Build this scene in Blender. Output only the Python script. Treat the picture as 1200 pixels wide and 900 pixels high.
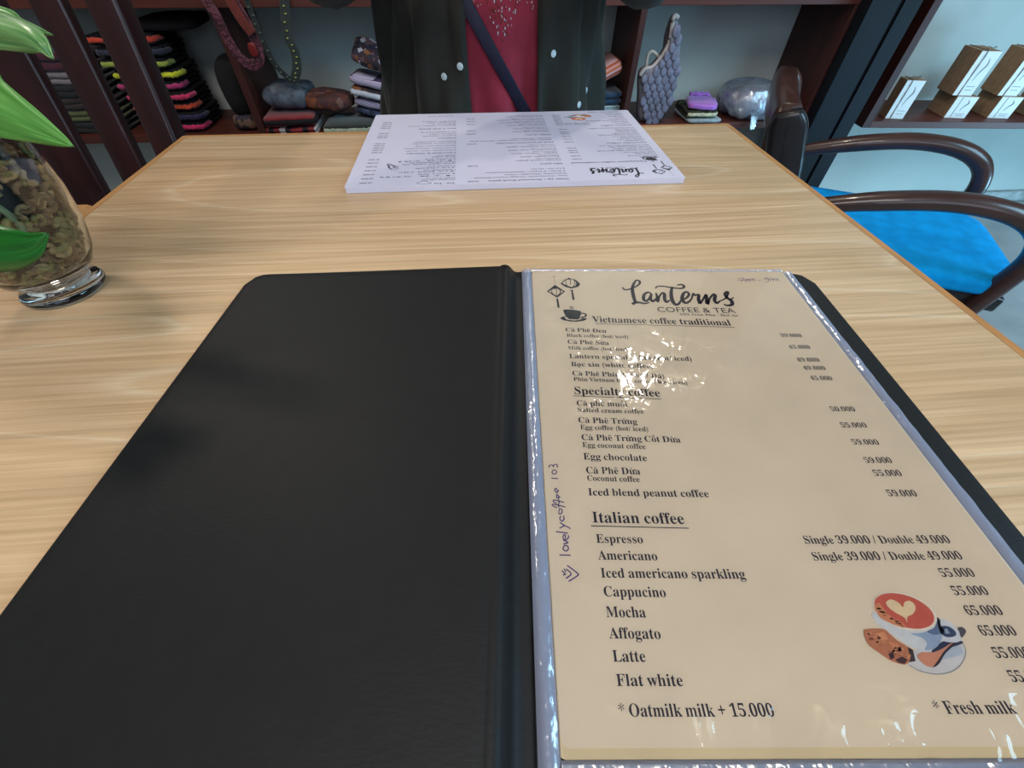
import bpy, bmesh, math, random
from mathutils import Vector, Matrix, noise
random.seed(7)
S = bpy.context.scene
COL = S.collection
for o in list(bpy.data.objects): bpy.data.objects.remove(o)

# ---------------------------------------------------------------- camera
cam = bpy.data.cameras.new('camera'); cam.sensor_width = 36.0; cam.lens = 475.398/1200*36.0
cam.clip_start = 0.01
co = bpy.data.objects.new('camera', cam); COL.objects.link(co); S.camera = co
PITCH, ROLL = 0.8536, 0.0068
cp, sp = math.cos(PITCH), math.sin(PITCH)
fwd = Vector((0, cp, -sp)); up0 = Vector((0, sp, cp)); r0 = Vector((1, 0, 0))
rr = r0*math.cos(ROLL)+up0*math.sin(ROLL); uu = up0*math.cos(ROLL)-r0*math.sin(ROLL)
M = Matrix((rr, uu, -fwd)).transposed().to_4x4(); M.translation = Vector((0, 0, 0.1999))
co.matrix_world = M

# ---------------------------------------------------------------- light
S.view_settings.view_transform = 'Standard'; S.view_settings.look = 'None'
S.view_settings.exposure = 0.0; S.view_settings.gamma = 1.0
S.view_settings.use_curve_mapping = False
w = bpy.data.worlds.new('world'); S.world = w; w.use_nodes = True
w.node_tree.nodes['Background'].inputs[0].default_value = (0.80, 0.86, 1.0, 1)
w.node_tree.nodes['Background'].inputs[1].default_value = 0.14
def light(name, kind, loc, energy, color, size=.1, target=None, size_y=None, spread=None):
    l = bpy.data.lights.new(name, kind); l.energy = energy; l.color = color
    if kind == 'AREA':
        l.size = size
        if size_y: l.shape = 'RECTANGLE'; l.size_y = size_y
        if spread: l.spread = spread
    else: l.shadow_soft_size = size
    o = bpy.data.objects.new(name, l); COL.objects.link(o); o.location = loc
    if target is not None:
        o.rotation_euler = (Vector(target)-Vector(loc)).to_track_quat('-Z', 'Y').to_euler()
    return o
# daylight from the open shop front, to the right and behind the viewer
light('daylight_right', 'AREA', (2.7, -0.35, 1.45), 66, (0.40, 0.76, 1.0), 1.3, (1.5, 1.7, -0.6), 1.3)
light('daylight_right', 'AREA', (3.2, 0.5, -0.45), 13, (0.30, 0.70, 1.0), 0.8, (1.7, 2.0, -0.8), 0.5, 1.8)  # added low fill that brightens the wall below the shelf
light('daylight_street', 'AREA', (0.6, -2.6, 0.9), 30, (0.62, 0.79, 1.0), 2.2, (0.1, 0.6, 0.0), 1.4)
# added unseen fill panel to brighten the tables, and warm lamps
light('fill_panel', 'AREA', (-0.1, -0.75, 1.75), 24, (1.0, 0.955, 0.92), 1.0, (0.0, 0.35, 0.0), 0.7)
light('ceiling_lamp', 'POINT', (0.66, 1.40, 1.35), 24, (1.0, 0.90, 0.77), 0.045)
light('ceiling_lamp', 'POINT', (-1.05, 0.95, 1.30), 24, (1.0, 0.90, 0.77), 0.12)

# ---------------------------------------------------------------- lettering outlines and print positions (mm on each sheet)
GLYPH_DATA = [
(0,48,280,[[140,-5,99,1,68,18,44,46,29,83,20,128,17,180,20,231,29,276,44,312,68,340,99,356,141,362,180,356,211,340,234,312,250,276,259,231,263,179,259,127,250,82,234,46,211,18,179,1],[140,28,163,38,177,68,183,115,185,179,183,243,177,290,163,320,141,330,117,320,104,290,97,243,95,179,97,115,104,68,117,38]]),
(0,49,280,[[49,0,49,27,90,27,101,28,109,34,113,43,115,59,115,310,80,272,65,261,50,258,39,260,30,268,23,279,21,295,55,307,98,333,133,359,189,359,189,59,190,45,194,35,202,29,215,27,255,27,255,0]]),
(0,50,280,[[18,0,18,52,92,127,119,157,139,183,153,206,162,229,167,252,169,277,166,301,158,318,146,328,130,332,108,326,94,310,86,283,84,245,58,248,37,256,24,271,20,295,23,312,32,328,47,342,69,353,96,360,130,362,179,356,215,340,237,313,244,279,242,262,238,245,217,209,178,164,115,103,65,55,182,55,196,57,208,64,217,75,223,90,227,105,257,105,254,0]]),
(0,51,280,[[122,-5,87,-3,60,4,40,13,25,26,17,40,14,55,17,72,27,84,41,92,57,94,61,66,73,46,93,34,118,30,134,32,149,37,161,45,171,59,177,78,180,104,175,130,160,151,135,164,102,169,71,169,71,200,104,200,132,205,152,220,164,244,168,274,165,298,157,316,144,328,126,332,110,329,99,320,91,307,86,291,83,254,56,257,35,265,22,279,18,299,25,323,46,344,81,357,128,362,176,357,213,341,236,315,244,281,239,250,222,224,197,204,168,191,208,177,227,166,243,150,253,129,257,103,254,75,245,52,232,33,215,19,194,8,172,1]]),
(0,52,280,[[90,0,90,27,104,27,120,28,133,33,142,43,145,62,145,93,7,93,7,124,149,357,218,357,218,126,270,126,270,93,218,93,218,62,221,43,230,33,243,28,259,27,266,27,266,0],[42,126,145,126,145,214,146,261,149,310,141,294,129,272,118,252,109,238]]),
(0,53,280,[[123,-5,89,-3,62,4,43,14,30,26,23,40,20,56,23,71,31,82,44,88,60,90,65,62,72,49,83,39,97,32,115,30,131,32,146,37,158,47,168,62,174,83,177,110,172,143,159,166,137,179,109,184,77,181,53,175,30,184,46,357,235,357,238,266,209,266,205,283,199,297,192,301,182,302,78,302,70,210,94,215,125,217,177,210,218,190,244,157,253,110,250,80,241,56,228,36,210,20,190,9,168,1]]),
(0,54,280,[[147,-5,112,0,82,13,57,36,38,69,26,112,23,165,25,205,31,242,42,276,58,305,77,329,102,347,131,358,165,362,194,360,217,354,233,345,245,334,251,321,254,307,250,292,240,280,222,271,194,268,191,298,181,323,172,330,161,333,134,324,114,298,100,257,93,201,120,213,139,218,162,219,203,212,235,192,255,159,262,116,255,67,233,29,197,3],[148,28,165,33,178,48,187,73,190,111,186,146,177,170,163,184,144,189,130,187,115,181,93,165,97,102,109,60,127,36]]),
(0,55,280,[[83,0,216,303,84,303,64,296,55,277,52,252,22,252,25,357,263,357,263,333,125,0]]),
(0,56,280,[[137,-5,99,-2,68,8,45,23,28,43,18,66,15,91,20,120,35,144,59,163,89,181,62,199,43,220,31,244,27,271,29,294,38,315,52,334,74,349,104,359,143,362,189,356,222,337,242,309,249,275,244,248,231,227,209,210,182,194,220,171,246,149,260,123,265,95,256,53,231,21,190,2],[151,211,167,222,178,236,184,253,186,275,181,303,174,315,165,325,154,331,140,333,121,329,108,317,100,299,97,277,101,254,111,237,128,223],[139,24,162,28,180,41,191,61,195,86,191,108,178,127,155,143,122,161,106,148,94,133,85,113,83,89,86,63,98,42,116,28]]),
(0,57,280,[[114,-5,87,-3,66,3,50,13,40,25,34,38,32,52,33,62,38,70,45,76,56,80,65,59,77,42,94,30,116,27,153,43,176,91,187,172,174,158,158,147,139,140,116,138,76,144,45,164,24,197,18,241,21,275,31,304,48,329,71,347,99,358,132,362,166,358,197,345,222,322,241,290,253,248,257,194,255,154,249,117,239,83,224,53,204,29,179,11,149,-1],[137,174,153,176,167,183,178,193,187,207,183,262,172,300,156,321,135,329,116,323,102,307,93,281,90,244,95,205,111,181]]),
(0,65,325,[[-7,0,-7,14,7,16,18,23,27,35,37,56,154,347,167,347,286,65,306,26,316,17,330,14,330,0,171,0,171,14,201,19,211,34,203,61,188,99,77,99,59,53,56,44,56,36,65,19,92,14,95,14,95,0],[85,120,180,120,132,238]]),
(0,66,330,[[12,0,12,13,33,16,47,24,53,38,56,61,56,275,52,307,46,316,38,322,12,327,12,339,164,339,237,330,280,304,295,261,286,225,259,199,214,184,268,166,301,138,312,98,303,57,276,26,234,6,177,0],[136,188,140,188,174,191,196,203,208,224,212,257,209,287,201,307,185,319,161,323,147,321,140,316,137,307,136,291],[165,18,193,23,211,37,221,61,224,96,220,131,206,155,183,168,147,172,136,172,136,49,137,34,142,25,151,20]]),
(0,67,349,[[191,-8,144,-2,102,15,68,42,42,78,25,121,20,170,25,219,42,261,68,297,103,324,145,341,193,347,230,342,274,328,289,324,304,330,312,347,325,347,325,230,312,230,292,271,265,303,233,323,198,330,147,312,117,258,107,169,118,85,151,34,207,18,237,21,267,33,294,53,319,79,333,66,294,25,247,0]]),
(0,68,369,[[15,0,15,13,35,16,47,22,53,34,55,56,55,279,53,303,45,317,32,324,11,327,11,339,165,339,220,334,266,319,302,295,328,262,343,220,349,170,329,75,269,19,170,0],[166,18,195,22,219,35,238,56,255,103,261,171,250,255,219,306,166,323,150,321,141,315,137,304,136,287,136,54,137,36,141,25,150,20]]),
(0,69,329,[[11,0,11,13,33,15,47,22,54,36,56,58,56,275,54,301,46,317,33,324,12,327,12,339,297,339,297,238,286,238,274,277,253,303,220,316,173,321,149,319,142,316,139,310,136,289,136,183,144,183,173,187,193,200,206,223,215,257,227,257,227,88,214,88,210,115,203,135,193,149,179,159,161,164,138,166,136,166,136,50,138,35,143,26,154,22,172,21,205,23,233,29,257,40,276,56,292,78,306,107,320,107,300,0]]),
(0,70,301,[[12,0,12,13,33,17,47,25,53,39,56,62,56,279,53,302,46,315,32,322,11,327,11,339,293,339,293,238,281,238,274,266,265,287,250,303,231,313,205,319,171,321,149,320,138,314,136,297,136,184,142,184,170,188,191,201,204,224,212,258,225,258,225,88,212,88,204,125,191,149,170,162,141,167,136,167,136,60,140,32,146,23,156,18,191,13,191,0]]),
(0,71,378,[[200,-8,149,-2,105,15,69,41,43,77,26,120,21,171,26,219,43,262,69,297,104,324,145,341,192,347,232,342,275,328,289,325,296,326,302,330,312,347,326,347,326,229,312,229,300,257,285,282,266,302,245,317,223,327,199,330,149,312,119,259,109,170,115,100,134,50,153,28,177,14,205,10,229,12,244,20,252,34,255,53,255,95,252,115,245,127,230,133,205,136,205,148,373,148,373,136,352,133,340,127,334,115,332,96,332,22,266,0]]),
(0,72,390,[[12,0,12,13,33,16,47,24,53,37,56,60,56,282,53,302,46,316,33,323,12,327,12,339,180,339,180,327,152,322,144,317,139,309,136,282,136,187,255,187,255,282,251,309,246,317,239,322,210,327,210,339,378,339,378,327,356,323,343,316,337,303,335,282,335,60,337,39,343,25,356,16,378,13,378,0,210,0,210,13,231,16,245,23,252,36,255,60,255,165,136,165,136,60,138,37,145,24,158,16,180,13,180,0]]),
(0,73,194,[[10,0,10,13,31,17,46,24,53,36,56,56,56,288,54,307,47,318,33,324,10,327,10,339,182,339,182,327,160,324,146,318,138,307,136,288,136,58,140,33,145,25,153,20,183,13,183,0]]),
(0,74,246,[[81,-49,58,-46,38,-40,21,-30,9,-16,0,-1,-3,17,0,33,8,45,20,53,33,56,48,53,59,46,67,35,69,21,63,-1,57,-15,62,-26,78,-30,94,-27,103,-19,108,-4,110,16,110,273,106,305,100,314,91,320,59,327,59,339,234,339,234,327,206,321,198,315,193,306,190,273,190,66,178,2,142,-36]]),
(0,75,380,[[12,0,12,13,34,16,47,24,54,37,56,60,56,282,54,302,47,316,34,323,13,327,13,339,181,339,181,327,153,322,145,317,140,309,136,282,136,174,239,278,254,297,260,312,249,323,217,327,217,339,362,339,362,327,355,327,309,312,257,269,202,212,345,35,363,19,387,13,387,0,209,0,209,13,228,14,240,16,246,20,249,26,245,35,236,49,149,159,136,148,136,60,138,37,145,24,158,16,181,13,181,0]]),
(0,76,318,[[12,0,12,13,33,16,47,24,53,37,56,60,56,282,53,303,46,316,33,323,12,327,12,339,186,339,186,327,155,323,146,318,140,310,136,282,136,62,138,35,142,28,149,23,174,21,207,23,234,30,257,41,275,59,291,84,305,115,318,115,299,0]]),
(0,77,472,[[11,0,11,13,32,16,46,24,53,37,56,59,56,285,53,310,47,317,39,322,11,327,11,339,138,339,236,106,335,339,460,339,460,327,439,323,426,315,419,302,417,282,417,64,421,32,425,23,433,17,459,13,459,0,295,0,295,13,322,19,330,24,335,33,339,62,339,297,215,0,201,0,79,290,79,60,81,36,89,22,104,15,126,13,126,0]]),
(0,78,368,[[300,-8,80,261,80,59,82,36,88,23,102,16,124,13,124,0,14,0,14,13,40,17,48,23,53,31,57,59,57,289,27,323,14,327,14,339,117,339,291,126,291,281,288,308,282,316,275,321,247,327,247,339,357,339,357,327,335,323,323,316,316,303,314,281,314,-8]]),
(0,79,391,[[194,-8,158,-5,126,6,96,22,70,43,49,69,34,100,24,133,21,170,24,206,34,239,49,270,71,296,97,317,127,334,161,344,198,347,233,344,266,334,296,318,321,297,342,271,358,241,368,207,371,170,368,133,358,100,342,69,321,43,294,22,264,6,231,-5],[197,9,245,27,273,80,282,170,277,239,259,289,231,320,194,330,146,312,118,259,108,170,114,100,132,50,160,19]]),
(0,80,311,[[12,0,12,13,33,16,47,24,53,37,56,60,56,282,53,302,46,316,33,323,12,327,12,339,159,339,214,336,250,328,273,314,290,296,301,273,305,247,297,209,273,179,234,159,180,153,136,153,136,60,138,37,145,24,158,16,180,13,180,0],[136,171,150,171,182,175,202,188,214,211,218,245,214,279,205,303,187,316,161,321,148,320,141,316,137,308,136,297]]),
(0,81,391,[[282,-86,220,-77,173,-48,139,-1,105,15,76,37,52,64,35,96,24,131,21,170,24,206,34,239,49,270,71,296,97,317,127,334,161,344,198,347,233,344,266,334,296,318,321,297,342,271,358,241,368,207,371,170,363,113,338,64,299,25,246,0,268,-33,296,-53,331,-60,366,-55,369,-69,324,-82],[198,9,245,27,273,80,283,170,277,239,259,289,231,320,194,330,146,312,118,259,108,170,114,100,132,50,161,19]]),
(0,82,352,[[12,0,12,13,33,16,47,24,53,37,56,60,56,282,53,302,46,316,33,323,12,327,12,339,162,339,227,334,274,317,301,289,311,249,302,212,277,185,235,167,322,38,337,19,345,15,356,13,358,13,358,0,252,0,150,158,136,158,136,60,138,37,145,24,158,16,180,13,180,0],[136,174,152,174,185,179,208,192,222,216,226,250,219,289,200,313,167,321,151,319,141,315,137,304,136,287]]),
(0,83,291,[[32,-8,32,118,47,118,62,70,83,37,111,18,147,11,172,15,191,27,203,45,208,67,198,96,168,119,121,142,83,164,57,188,42,215,37,247,40,275,50,300,65,320,86,335,110,344,138,347,171,344,210,334,217,332,223,331,233,335,239,347,252,347,252,238,240,238,231,264,219,287,203,305,185,319,165,328,145,331,122,328,104,318,93,302,89,283,92,265,102,251,118,238,141,226,189,203,216,189,236,174,251,157,261,140,266,121,268,99,264,69,252,43,234,22,209,6,179,-4,143,-8,118,-6,94,1,73,7,63,9,52,5,46,-8]]),
(0,84,315,[[69,0,69,13,91,16,106,23,113,37,116,60,116,323,111,323,76,317,49,300,30,273,22,237,8,237,8,339,306,339,306,236,293,236,279,284,248,313,200,323,196,323,196,60,198,37,206,23,220,15,244,13,244,0]]),
(0,86,318,[[158,-10,33,284,17,313,6,322,-11,327,-11,339,157,339,157,327,137,325,124,322,116,315,114,305,120,282,193,107,259,281,264,305,262,315,254,322,223,327,223,339,329,339,329,327,315,324,304,318,294,306,285,285,171,-10]]),
(0,87,455,[[127,-8,24,293,11,318,2,324,-12,327,-12,339,135,339,135,327,112,322,106,315,105,306,110,278,166,114,224,263,213,297,207,311,199,320,188,324,171,327,171,339,327,339,327,327,301,322,293,307,297,288,353,124,403,275,409,303,407,314,401,321,390,325,375,327,375,339,465,339,465,327,452,322,443,314,428,282,332,-8,319,-8,235,230,142,-8]]),
(0,89,317,[[76,0,76,13,97,16,111,24,117,37,120,60,120,133,35,288,22,308,11,320,1,324,-10,326,-10,339,154,339,154,326,146,326,124,322,118,317,116,310,122,292,185,168,248,273,257,290,260,304,250,320,222,326,220,326,220,339,327,339,327,326,315,323,305,316,285,292,200,152,200,60,202,37,209,24,222,16,244,13,244,0]]),
(0,97,256,[[190,-8,168,-4,155,7,149,26,113,2,71,-7,48,-3,30,9,19,26,15,47,23,77,47,101,89,122,148,142,148,180,146,198,139,210,127,218,110,220,86,216,78,204,85,191,90,181,92,172,89,160,82,150,71,144,58,142,44,144,33,151,27,162,25,176,28,193,37,207,51,220,71,229,94,235,121,237,166,232,196,218,213,193,218,157,218,47,220,30,227,26,239,31,245,21,219,-1],[113,25,130,31,148,47,148,126,115,113,95,92,88,62,94,34]]),
(0,98,268,[[32,-9,32,289,31,308,27,319,20,324,6,327,6,339,103,339,103,208,131,230,165,237,189,233,211,223,229,205,243,183,252,155,255,124,251,88,240,56,223,30,201,10,174,-3,143,-8,110,0,78,21,40,-9],[136,11,158,17,173,37,180,71,183,119,180,159,172,187,158,203,137,209,126,207,116,201,107,192,103,180,103,51,107,29,118,15]]),
(0,99,219,[[116,-8,89,-4,65,8,44,26,28,51,18,79,15,112,18,146,30,176,48,202,71,221,99,233,130,238,162,234,186,222,201,204,207,183,204,170,198,160,189,154,176,152,159,156,149,167,146,187,147,195,147,202,142,216,126,221,102,212,88,185,84,140,88,92,102,57,124,36,152,29,178,35,202,54,212,45,185,16,153,-2]]),
(0,100,276,[[104,-8,79,-4,58,8,40,26,26,50,17,78,15,110,18,146,27,177,41,202,61,221,83,233,109,237,140,230,166,209,166,299,164,312,158,320,147,325,131,327,131,339,238,339,238,56,239,40,242,30,249,24,263,21,263,8,219,4,166,-8,166,29,140,2],[128,21,139,23,150,31,160,42,166,57,166,180,162,191,154,201,142,207,130,209,110,203,97,186,90,156,88,114,90,73,97,44,109,27]]),
(0,101,224,[[115,-8,87,-4,63,8,43,26,28,51,18,82,15,117,18,150,28,179,44,203,65,222,89,233,117,237,156,230,185,209,204,174,211,129,211,124,87,124,94,72,115,42,149,32,176,40,201,64,212,54,185,20,152,-1],[87,143,150,143,150,160,148,187,144,206,135,217,120,221,101,213,90,190,87,152]]),
(0,102,159,[[11,0,11,12,30,16,37,26,39,55,39,206,12,206,12,231,39,231,39,263,45,298,63,324,92,341,130,346,157,342,179,332,192,316,196,298,194,283,188,273,178,267,167,265,155,266,146,272,140,280,138,291,144,313,146,318,147,322,144,328,134,330,121,328,114,320,110,291,110,231,152,231,152,206,110,206,110,49,112,30,118,19,129,14,149,12,149,0]]),
(0,103,244,[[109,-105,66,-101,36,-91,17,-75,11,-56,21,-34,51,-19,26,-1,18,23,21,40,32,55,50,69,76,82,43,100,23,126,16,158,20,180,30,199,45,215,65,227,90,235,117,237,146,234,174,227,236,227,236,200,200,200,213,177,217,152,214,131,206,113,192,97,174,86,153,79,128,77,117,77,106,78,94,76,84,70,77,62,75,53,83,41,105,37,131,37,166,35,193,30,212,22,225,10,233,-7,235,-28,227,-60,203,-84,163,-99],[117,93,132,97,142,109,147,129,149,157,147,186,142,206,132,217,117,221,102,217,92,206,87,186,85,157,87,129,92,109,102,97],[120,-87,162,-82,188,-70,196,-49,193,-38,186,-31,172,-27,153,-26,72,-26,59,-38,55,-54,58,-66,71,-77,90,-84]]),
(0,104,284,[[14,0,14,12,26,14,34,19,38,28,39,42,39,297,38,310,34,320,27,325,14,328,14,339,110,339,110,199,142,227,181,237,217,228,239,202,246,158,246,42,247,28,251,19,258,14,271,12,271,0,151,0,151,12,154,12,170,19,175,42,175,162,171,192,163,200,151,202,129,195,110,175,110,42,111,28,115,19,122,14,134,12,134,0]]),
(0,105,147,[[75,270,60,272,48,280,40,292,38,307,40,322,48,334,60,342,75,345,90,342,102,334,110,322,113,307,110,292,102,280,89,272],[14,0,14,12,26,14,34,19,38,28,39,42,39,188,38,203,35,212,28,217,15,219,16,231,111,231,111,42,112,28,115,20,122,14,134,12,134,0]]),
(0,106,156,[[79,271,64,273,52,281,44,293,42,308,44,323,53,335,65,343,79,346,94,343,106,335,114,323,117,308,114,294,106,282,94,273],[27,-105,8,-103,-8,-98,-22,-89,-33,-79,-39,-66,-42,-52,-39,-39,-33,-30,-24,-24,-11,-22,1,-23,11,-29,17,-38,20,-49,14,-65,8,-77,12,-84,23,-87,36,-84,44,-74,48,-40,48,186,46,202,42,212,32,217,16,219,16,231,119,231,119,-16,112,-55,94,-82,65,-99]]),
(0,107,267,[[13,0,13,12,26,14,34,19,38,28,39,42,39,296,35,320,28,325,15,327,16,339,110,339,110,126,169,185,178,196,182,207,175,216,156,219,153,219,153,231,257,231,257,219,229,212,205,194,166,156,258,26,268,15,280,12,280,0,157,0,157,12,162,12,174,15,178,24,173,37,121,110,110,100,110,42,111,28,115,20,122,14,134,12,134,0]]),
(0,108,149,[[14,0,14,12,26,14,34,19,38,28,39,42,39,296,35,320,28,325,15,327,15,339,111,339,111,42,112,28,115,20,122,14,134,12,134,0]]),
(0,109,413,[[14,0,14,12,26,14,34,19,38,28,39,42,39,189,38,202,34,211,27,217,14,219,14,231,109,231,109,197,140,227,177,237,206,232,227,218,239,195,271,226,311,237,347,228,368,202,375,158,375,42,376,28,380,19,387,14,399,12,399,0,281,0,281,12,293,14,300,20,304,29,305,42,305,162,301,192,293,200,281,202,260,196,242,177,242,42,243,29,246,20,253,14,265,12,265,0,149,0,149,12,160,14,168,20,171,29,173,42,173,162,168,192,161,199,149,202,127,195,109,175,109,42,110,29,114,20,120,14,132,12,132,0]]),
(0,110,284,[[14,0,14,12,26,14,34,19,38,28,39,42,39,189,38,202,34,211,27,217,14,219,14,231,110,231,110,199,142,228,181,237,217,228,239,202,246,158,246,42,247,28,251,19,258,14,271,12,271,0,151,0,151,12,154,12,170,19,175,42,175,162,171,192,163,200,151,202,129,195,110,175,110,42,111,28,115,19,122,14,134,12,134,0]]),
(0,111,251,[[126,-8,94,-3,67,9,45,27,28,52,18,82,14,115,18,148,28,178,45,203,67,221,94,233,125,237,156,233,183,222,205,203,222,179,232,149,236,115,232,81,222,51,205,27,183,8,156,-4],[126,9,143,14,156,29,162,61,164,115,161,169,155,202,143,217,126,223,107,217,96,202,89,169,87,115,89,61,96,29,108,14]]),
(0,112,277,[[13,-104,13,-92,30,-87,38,-75,39,-48,39,181,38,200,35,211,27,216,15,220,15,231,107,231,107,196,124,219,145,233,172,238,196,234,218,222,236,204,249,180,258,151,261,119,258,84,249,54,235,28,217,9,194,-3,169,-8,136,0,110,24,110,-43,113,-73,117,-82,124,-88,147,-92,147,-104],[146,21,165,27,178,44,186,74,188,115,186,155,180,185,168,201,148,207,127,199,110,175,110,51,125,29]]),
(0,113,271,[[130,-104,130,-92,148,-89,159,-85,165,-76,167,-62,167,22,139,0,106,-7,81,-3,59,8,40,25,27,48,18,75,15,107,19,143,30,175,47,201,69,221,96,233,127,238,160,231,192,210,230,239,238,239,238,-62,239,-76,243,-85,251,-90,264,-92,264,-104],[133,22,144,24,155,30,163,38,167,50,167,180,163,202,152,215,134,220,112,213,98,195,90,162,87,116,90,74,97,45,111,28]]),
(0,114,214,[[14,0,14,12,26,14,34,19,38,28,39,42,39,188,38,203,35,212,27,217,15,219,16,231,109,231,109,188,123,209,139,224,157,234,174,237,192,234,205,226,213,214,216,198,213,185,207,175,197,168,185,166,173,167,165,172,154,186,148,192,141,194,130,190,121,180,113,164,111,143,111,42,113,27,118,19,129,14,147,12,147,0]]),
(0,115,215,[[113,-8,90,-5,65,5,55,7,44,3,38,-7,27,-7,27,79,40,79,49,50,65,29,84,16,105,11,121,13,133,20,141,30,143,44,136,63,116,78,80,97,57,110,41,126,31,144,28,164,33,193,48,217,73,232,105,238,124,235,148,229,154,228,159,227,166,230,172,238,182,238,182,165,170,165,160,189,146,206,130,217,111,221,97,219,87,213,80,204,78,193,80,182,86,173,109,158,143,141,165,128,180,113,189,94,192,71,186,38,170,14,145,-2]]),
(0,116,170,[[92,-7,66,-3,49,8,39,26,36,53,36,208,15,208,15,223,66,275,96,316,108,316,108,231,155,231,155,208,108,208,108,61,111,38,117,32,125,30,141,36,154,56,166,49,147,18,123,-1]]),
(0,117,279,[[98,-8,68,-2,49,13,38,38,34,72,34,185,33,200,29,210,22,217,9,219,9,231,106,231,106,55,107,43,112,34,120,28,132,27,153,32,170,49,170,185,169,201,165,211,156,217,141,219,141,231,241,231,241,52,242,38,247,29,255,24,268,22,268,10,223,5,170,-8,170,30,156,14,139,3,119,-5]]),
(0,118,228,[[106,-8,29,185,16,209,9,216,-2,219,-2,231,122,231,122,219,116,219,101,216,96,206,97,200,138,91,176,188,180,203,173,215,152,219,152,231,227,231,227,220,215,215,207,208,194,181,119,-8]]),
(0,119,323,[[91,-8,13,197,5,212,-8,219,-8,231,103,231,103,219,89,215,85,206,86,198,89,188,124,95,157,175,150,198,141,215,125,220,125,231,241,231,241,219,225,215,220,206,221,200,222,195,250,105,285,191,288,205,287,211,283,215,265,220,265,231,332,231,332,220,322,217,316,212,307,192,227,-8,215,-8,166,147,104,-8]]),
(0,120,238,[[4,0,4,11,25,22,46,42,92,102,32,196,18,212,3,219,3,231,126,231,126,219,110,216,105,209,111,194,137,153,167,191,172,200,175,208,173,213,169,216,150,219,150,231,232,231,232,221,210,210,189,189,148,137,217,27,226,16,238,12,238,0,116,0,116,12,133,15,137,18,138,23,136,32,129,44,103,85,73,46,65,34,63,26,69,15,85,11,88,11,88,0]]),
(0,121,224,[[39,-105,22,-102,8,-93,-2,-80,-5,-62,-3,-50,4,-40,13,-32,27,-30,38,-31,48,-37,54,-45,56,-57,55,-61,55,-65,57,-71,64,-73,73,-69,85,-55,96,-33,105,-4,27,187,18,205,12,214,-3,219,-4,219,-4,231,121,231,121,219,101,216,97,212,96,205,97,199,99,191,138,89,172,180,176,194,177,204,175,211,171,216,151,219,151,231,223,231,223,219,214,216,206,209,193,181,121,-18,96,-71,84,-87,71,-97,56,-103]]),
(0,122,218,[[10,0,10,11,125,214,96,214,71,211,54,202,41,186,33,161,20,161,24,231,205,231,205,217,94,19,114,19,144,22,166,33,181,51,194,80,206,80,200,0]]),
(0,40,161,[[84,116,91,202,115,279,156,347,129,347,77,280,44,200,32,116,44,32,77,-48,129,-115,156,-115,115,-47,91,30]]),
(0,41,161,[[78,116,70,30,46,-47,6,-115,33,-115,84,-48,118,32,130,116,118,200,84,280,33,347,6,347,46,279,70,202]]),
(0,47,141,[[4,-5,39,-5,137,346,102,346]]),
(0,46,110,[[55,56,33,47,25,26,33,4,55,-5,76,4,85,26,76,47]]),
(0,42,209,[[89,257,88,246,25,224,8,213,8,196,24,187,41,196,91,240,101,234,88,168,89,149,104,139,119,149,121,168,108,234,118,239,168,195,185,186,201,195,200,213,185,224,122,245,122,257,185,278,201,289,202,307,185,315,169,307,119,263,109,269,121,334,120,353,105,363,90,353,89,334,101,269,91,264,41,307,24,316,8,308,9,289,25,279]]),
(0,43,292,[[126,295,126,197,28,197,28,156,126,156,126,59,167,59,167,156,264,156,264,197,167,197,167,295]]),
(0,44,110,[[30,-59,62,-42,82,-16,88,13,84,39,71,55,53,62,31,53,23,33,30,13,48,5,46,-25,30,-50]]),
(0,38,313,[[248,170,232,141,211,115,163,170,199,200,219,229,226,261,215,298,186,325,144,335,97,325,67,297,56,256,68,214,95,177,53,148,24,115,14,77,26,35,57,6,100,-5,132,0,168,16,208,47,247,0,310,0,241,80,275,125,297,170],[178,81,142,52,105,41,76,51,63,77,70,101,90,122,123,145],[104,261,115,284,141,293,161,288,175,276,180,258,171,232,136,203,114,229]]),
(0,39,94,[[37,231,58,231,69,300,69,358,25,358,25,300]]),
(0,45,161,[[142,134,20,134,20,87,142,87]]),
(1,76,318,[[93,-4,65,-1,47,7,37,18,34,30,36,42,45,52,61,59,84,62,116,57,155,43,177,75,197,120,160,127,132,144,113,169,107,198,112,227,128,254,153,278,187,297,226,308,269,312,283,312,293,311,298,308,300,304,297,300,287,299,254,296,226,288,202,275,182,260,166,242,155,223,148,203,146,185,150,163,161,146,179,136,202,132,226,182,253,226,283,262,313,290,343,307,371,313,390,310,405,302,414,288,418,271,415,253,407,234,394,214,377,195,355,177,331,160,304,145,275,132,239,69,191,25,209,18,227,15,241,18,257,25,292,50,327,81,356,110,379,130,396,136,406,134,390,122,368,102,331,66,294,32,263,10,245,2,227,0,200,4,174,16,135,1],[281,148,303,159,324,173,359,206,371,224,379,240,386,261,388,278,384,294,373,300,350,290,327,263,304,215],[88,10,120,15,147,31,115,44,83,49,69,47,58,43,51,37,49,30,51,23,60,16,72,11]]),
(1,97,265,[[157,-4,144,-1,134,5,127,16,125,30,95,5,62,-3,42,0,26,9,15,24,12,43,15,62,24,82,37,100,54,118,74,132,96,144,118,152,140,154,163,149,175,132,184,152,240,154,194,59,183,37,180,28,181,24,184,23,196,28,214,41,232,56,242,46,217,25,195,9,175,0],[73,9,90,14,109,30,128,53,146,81,160,107,164,122,159,135,147,140,138,138,128,131,105,108,83,78,67,46,61,20,65,13]]),
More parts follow.
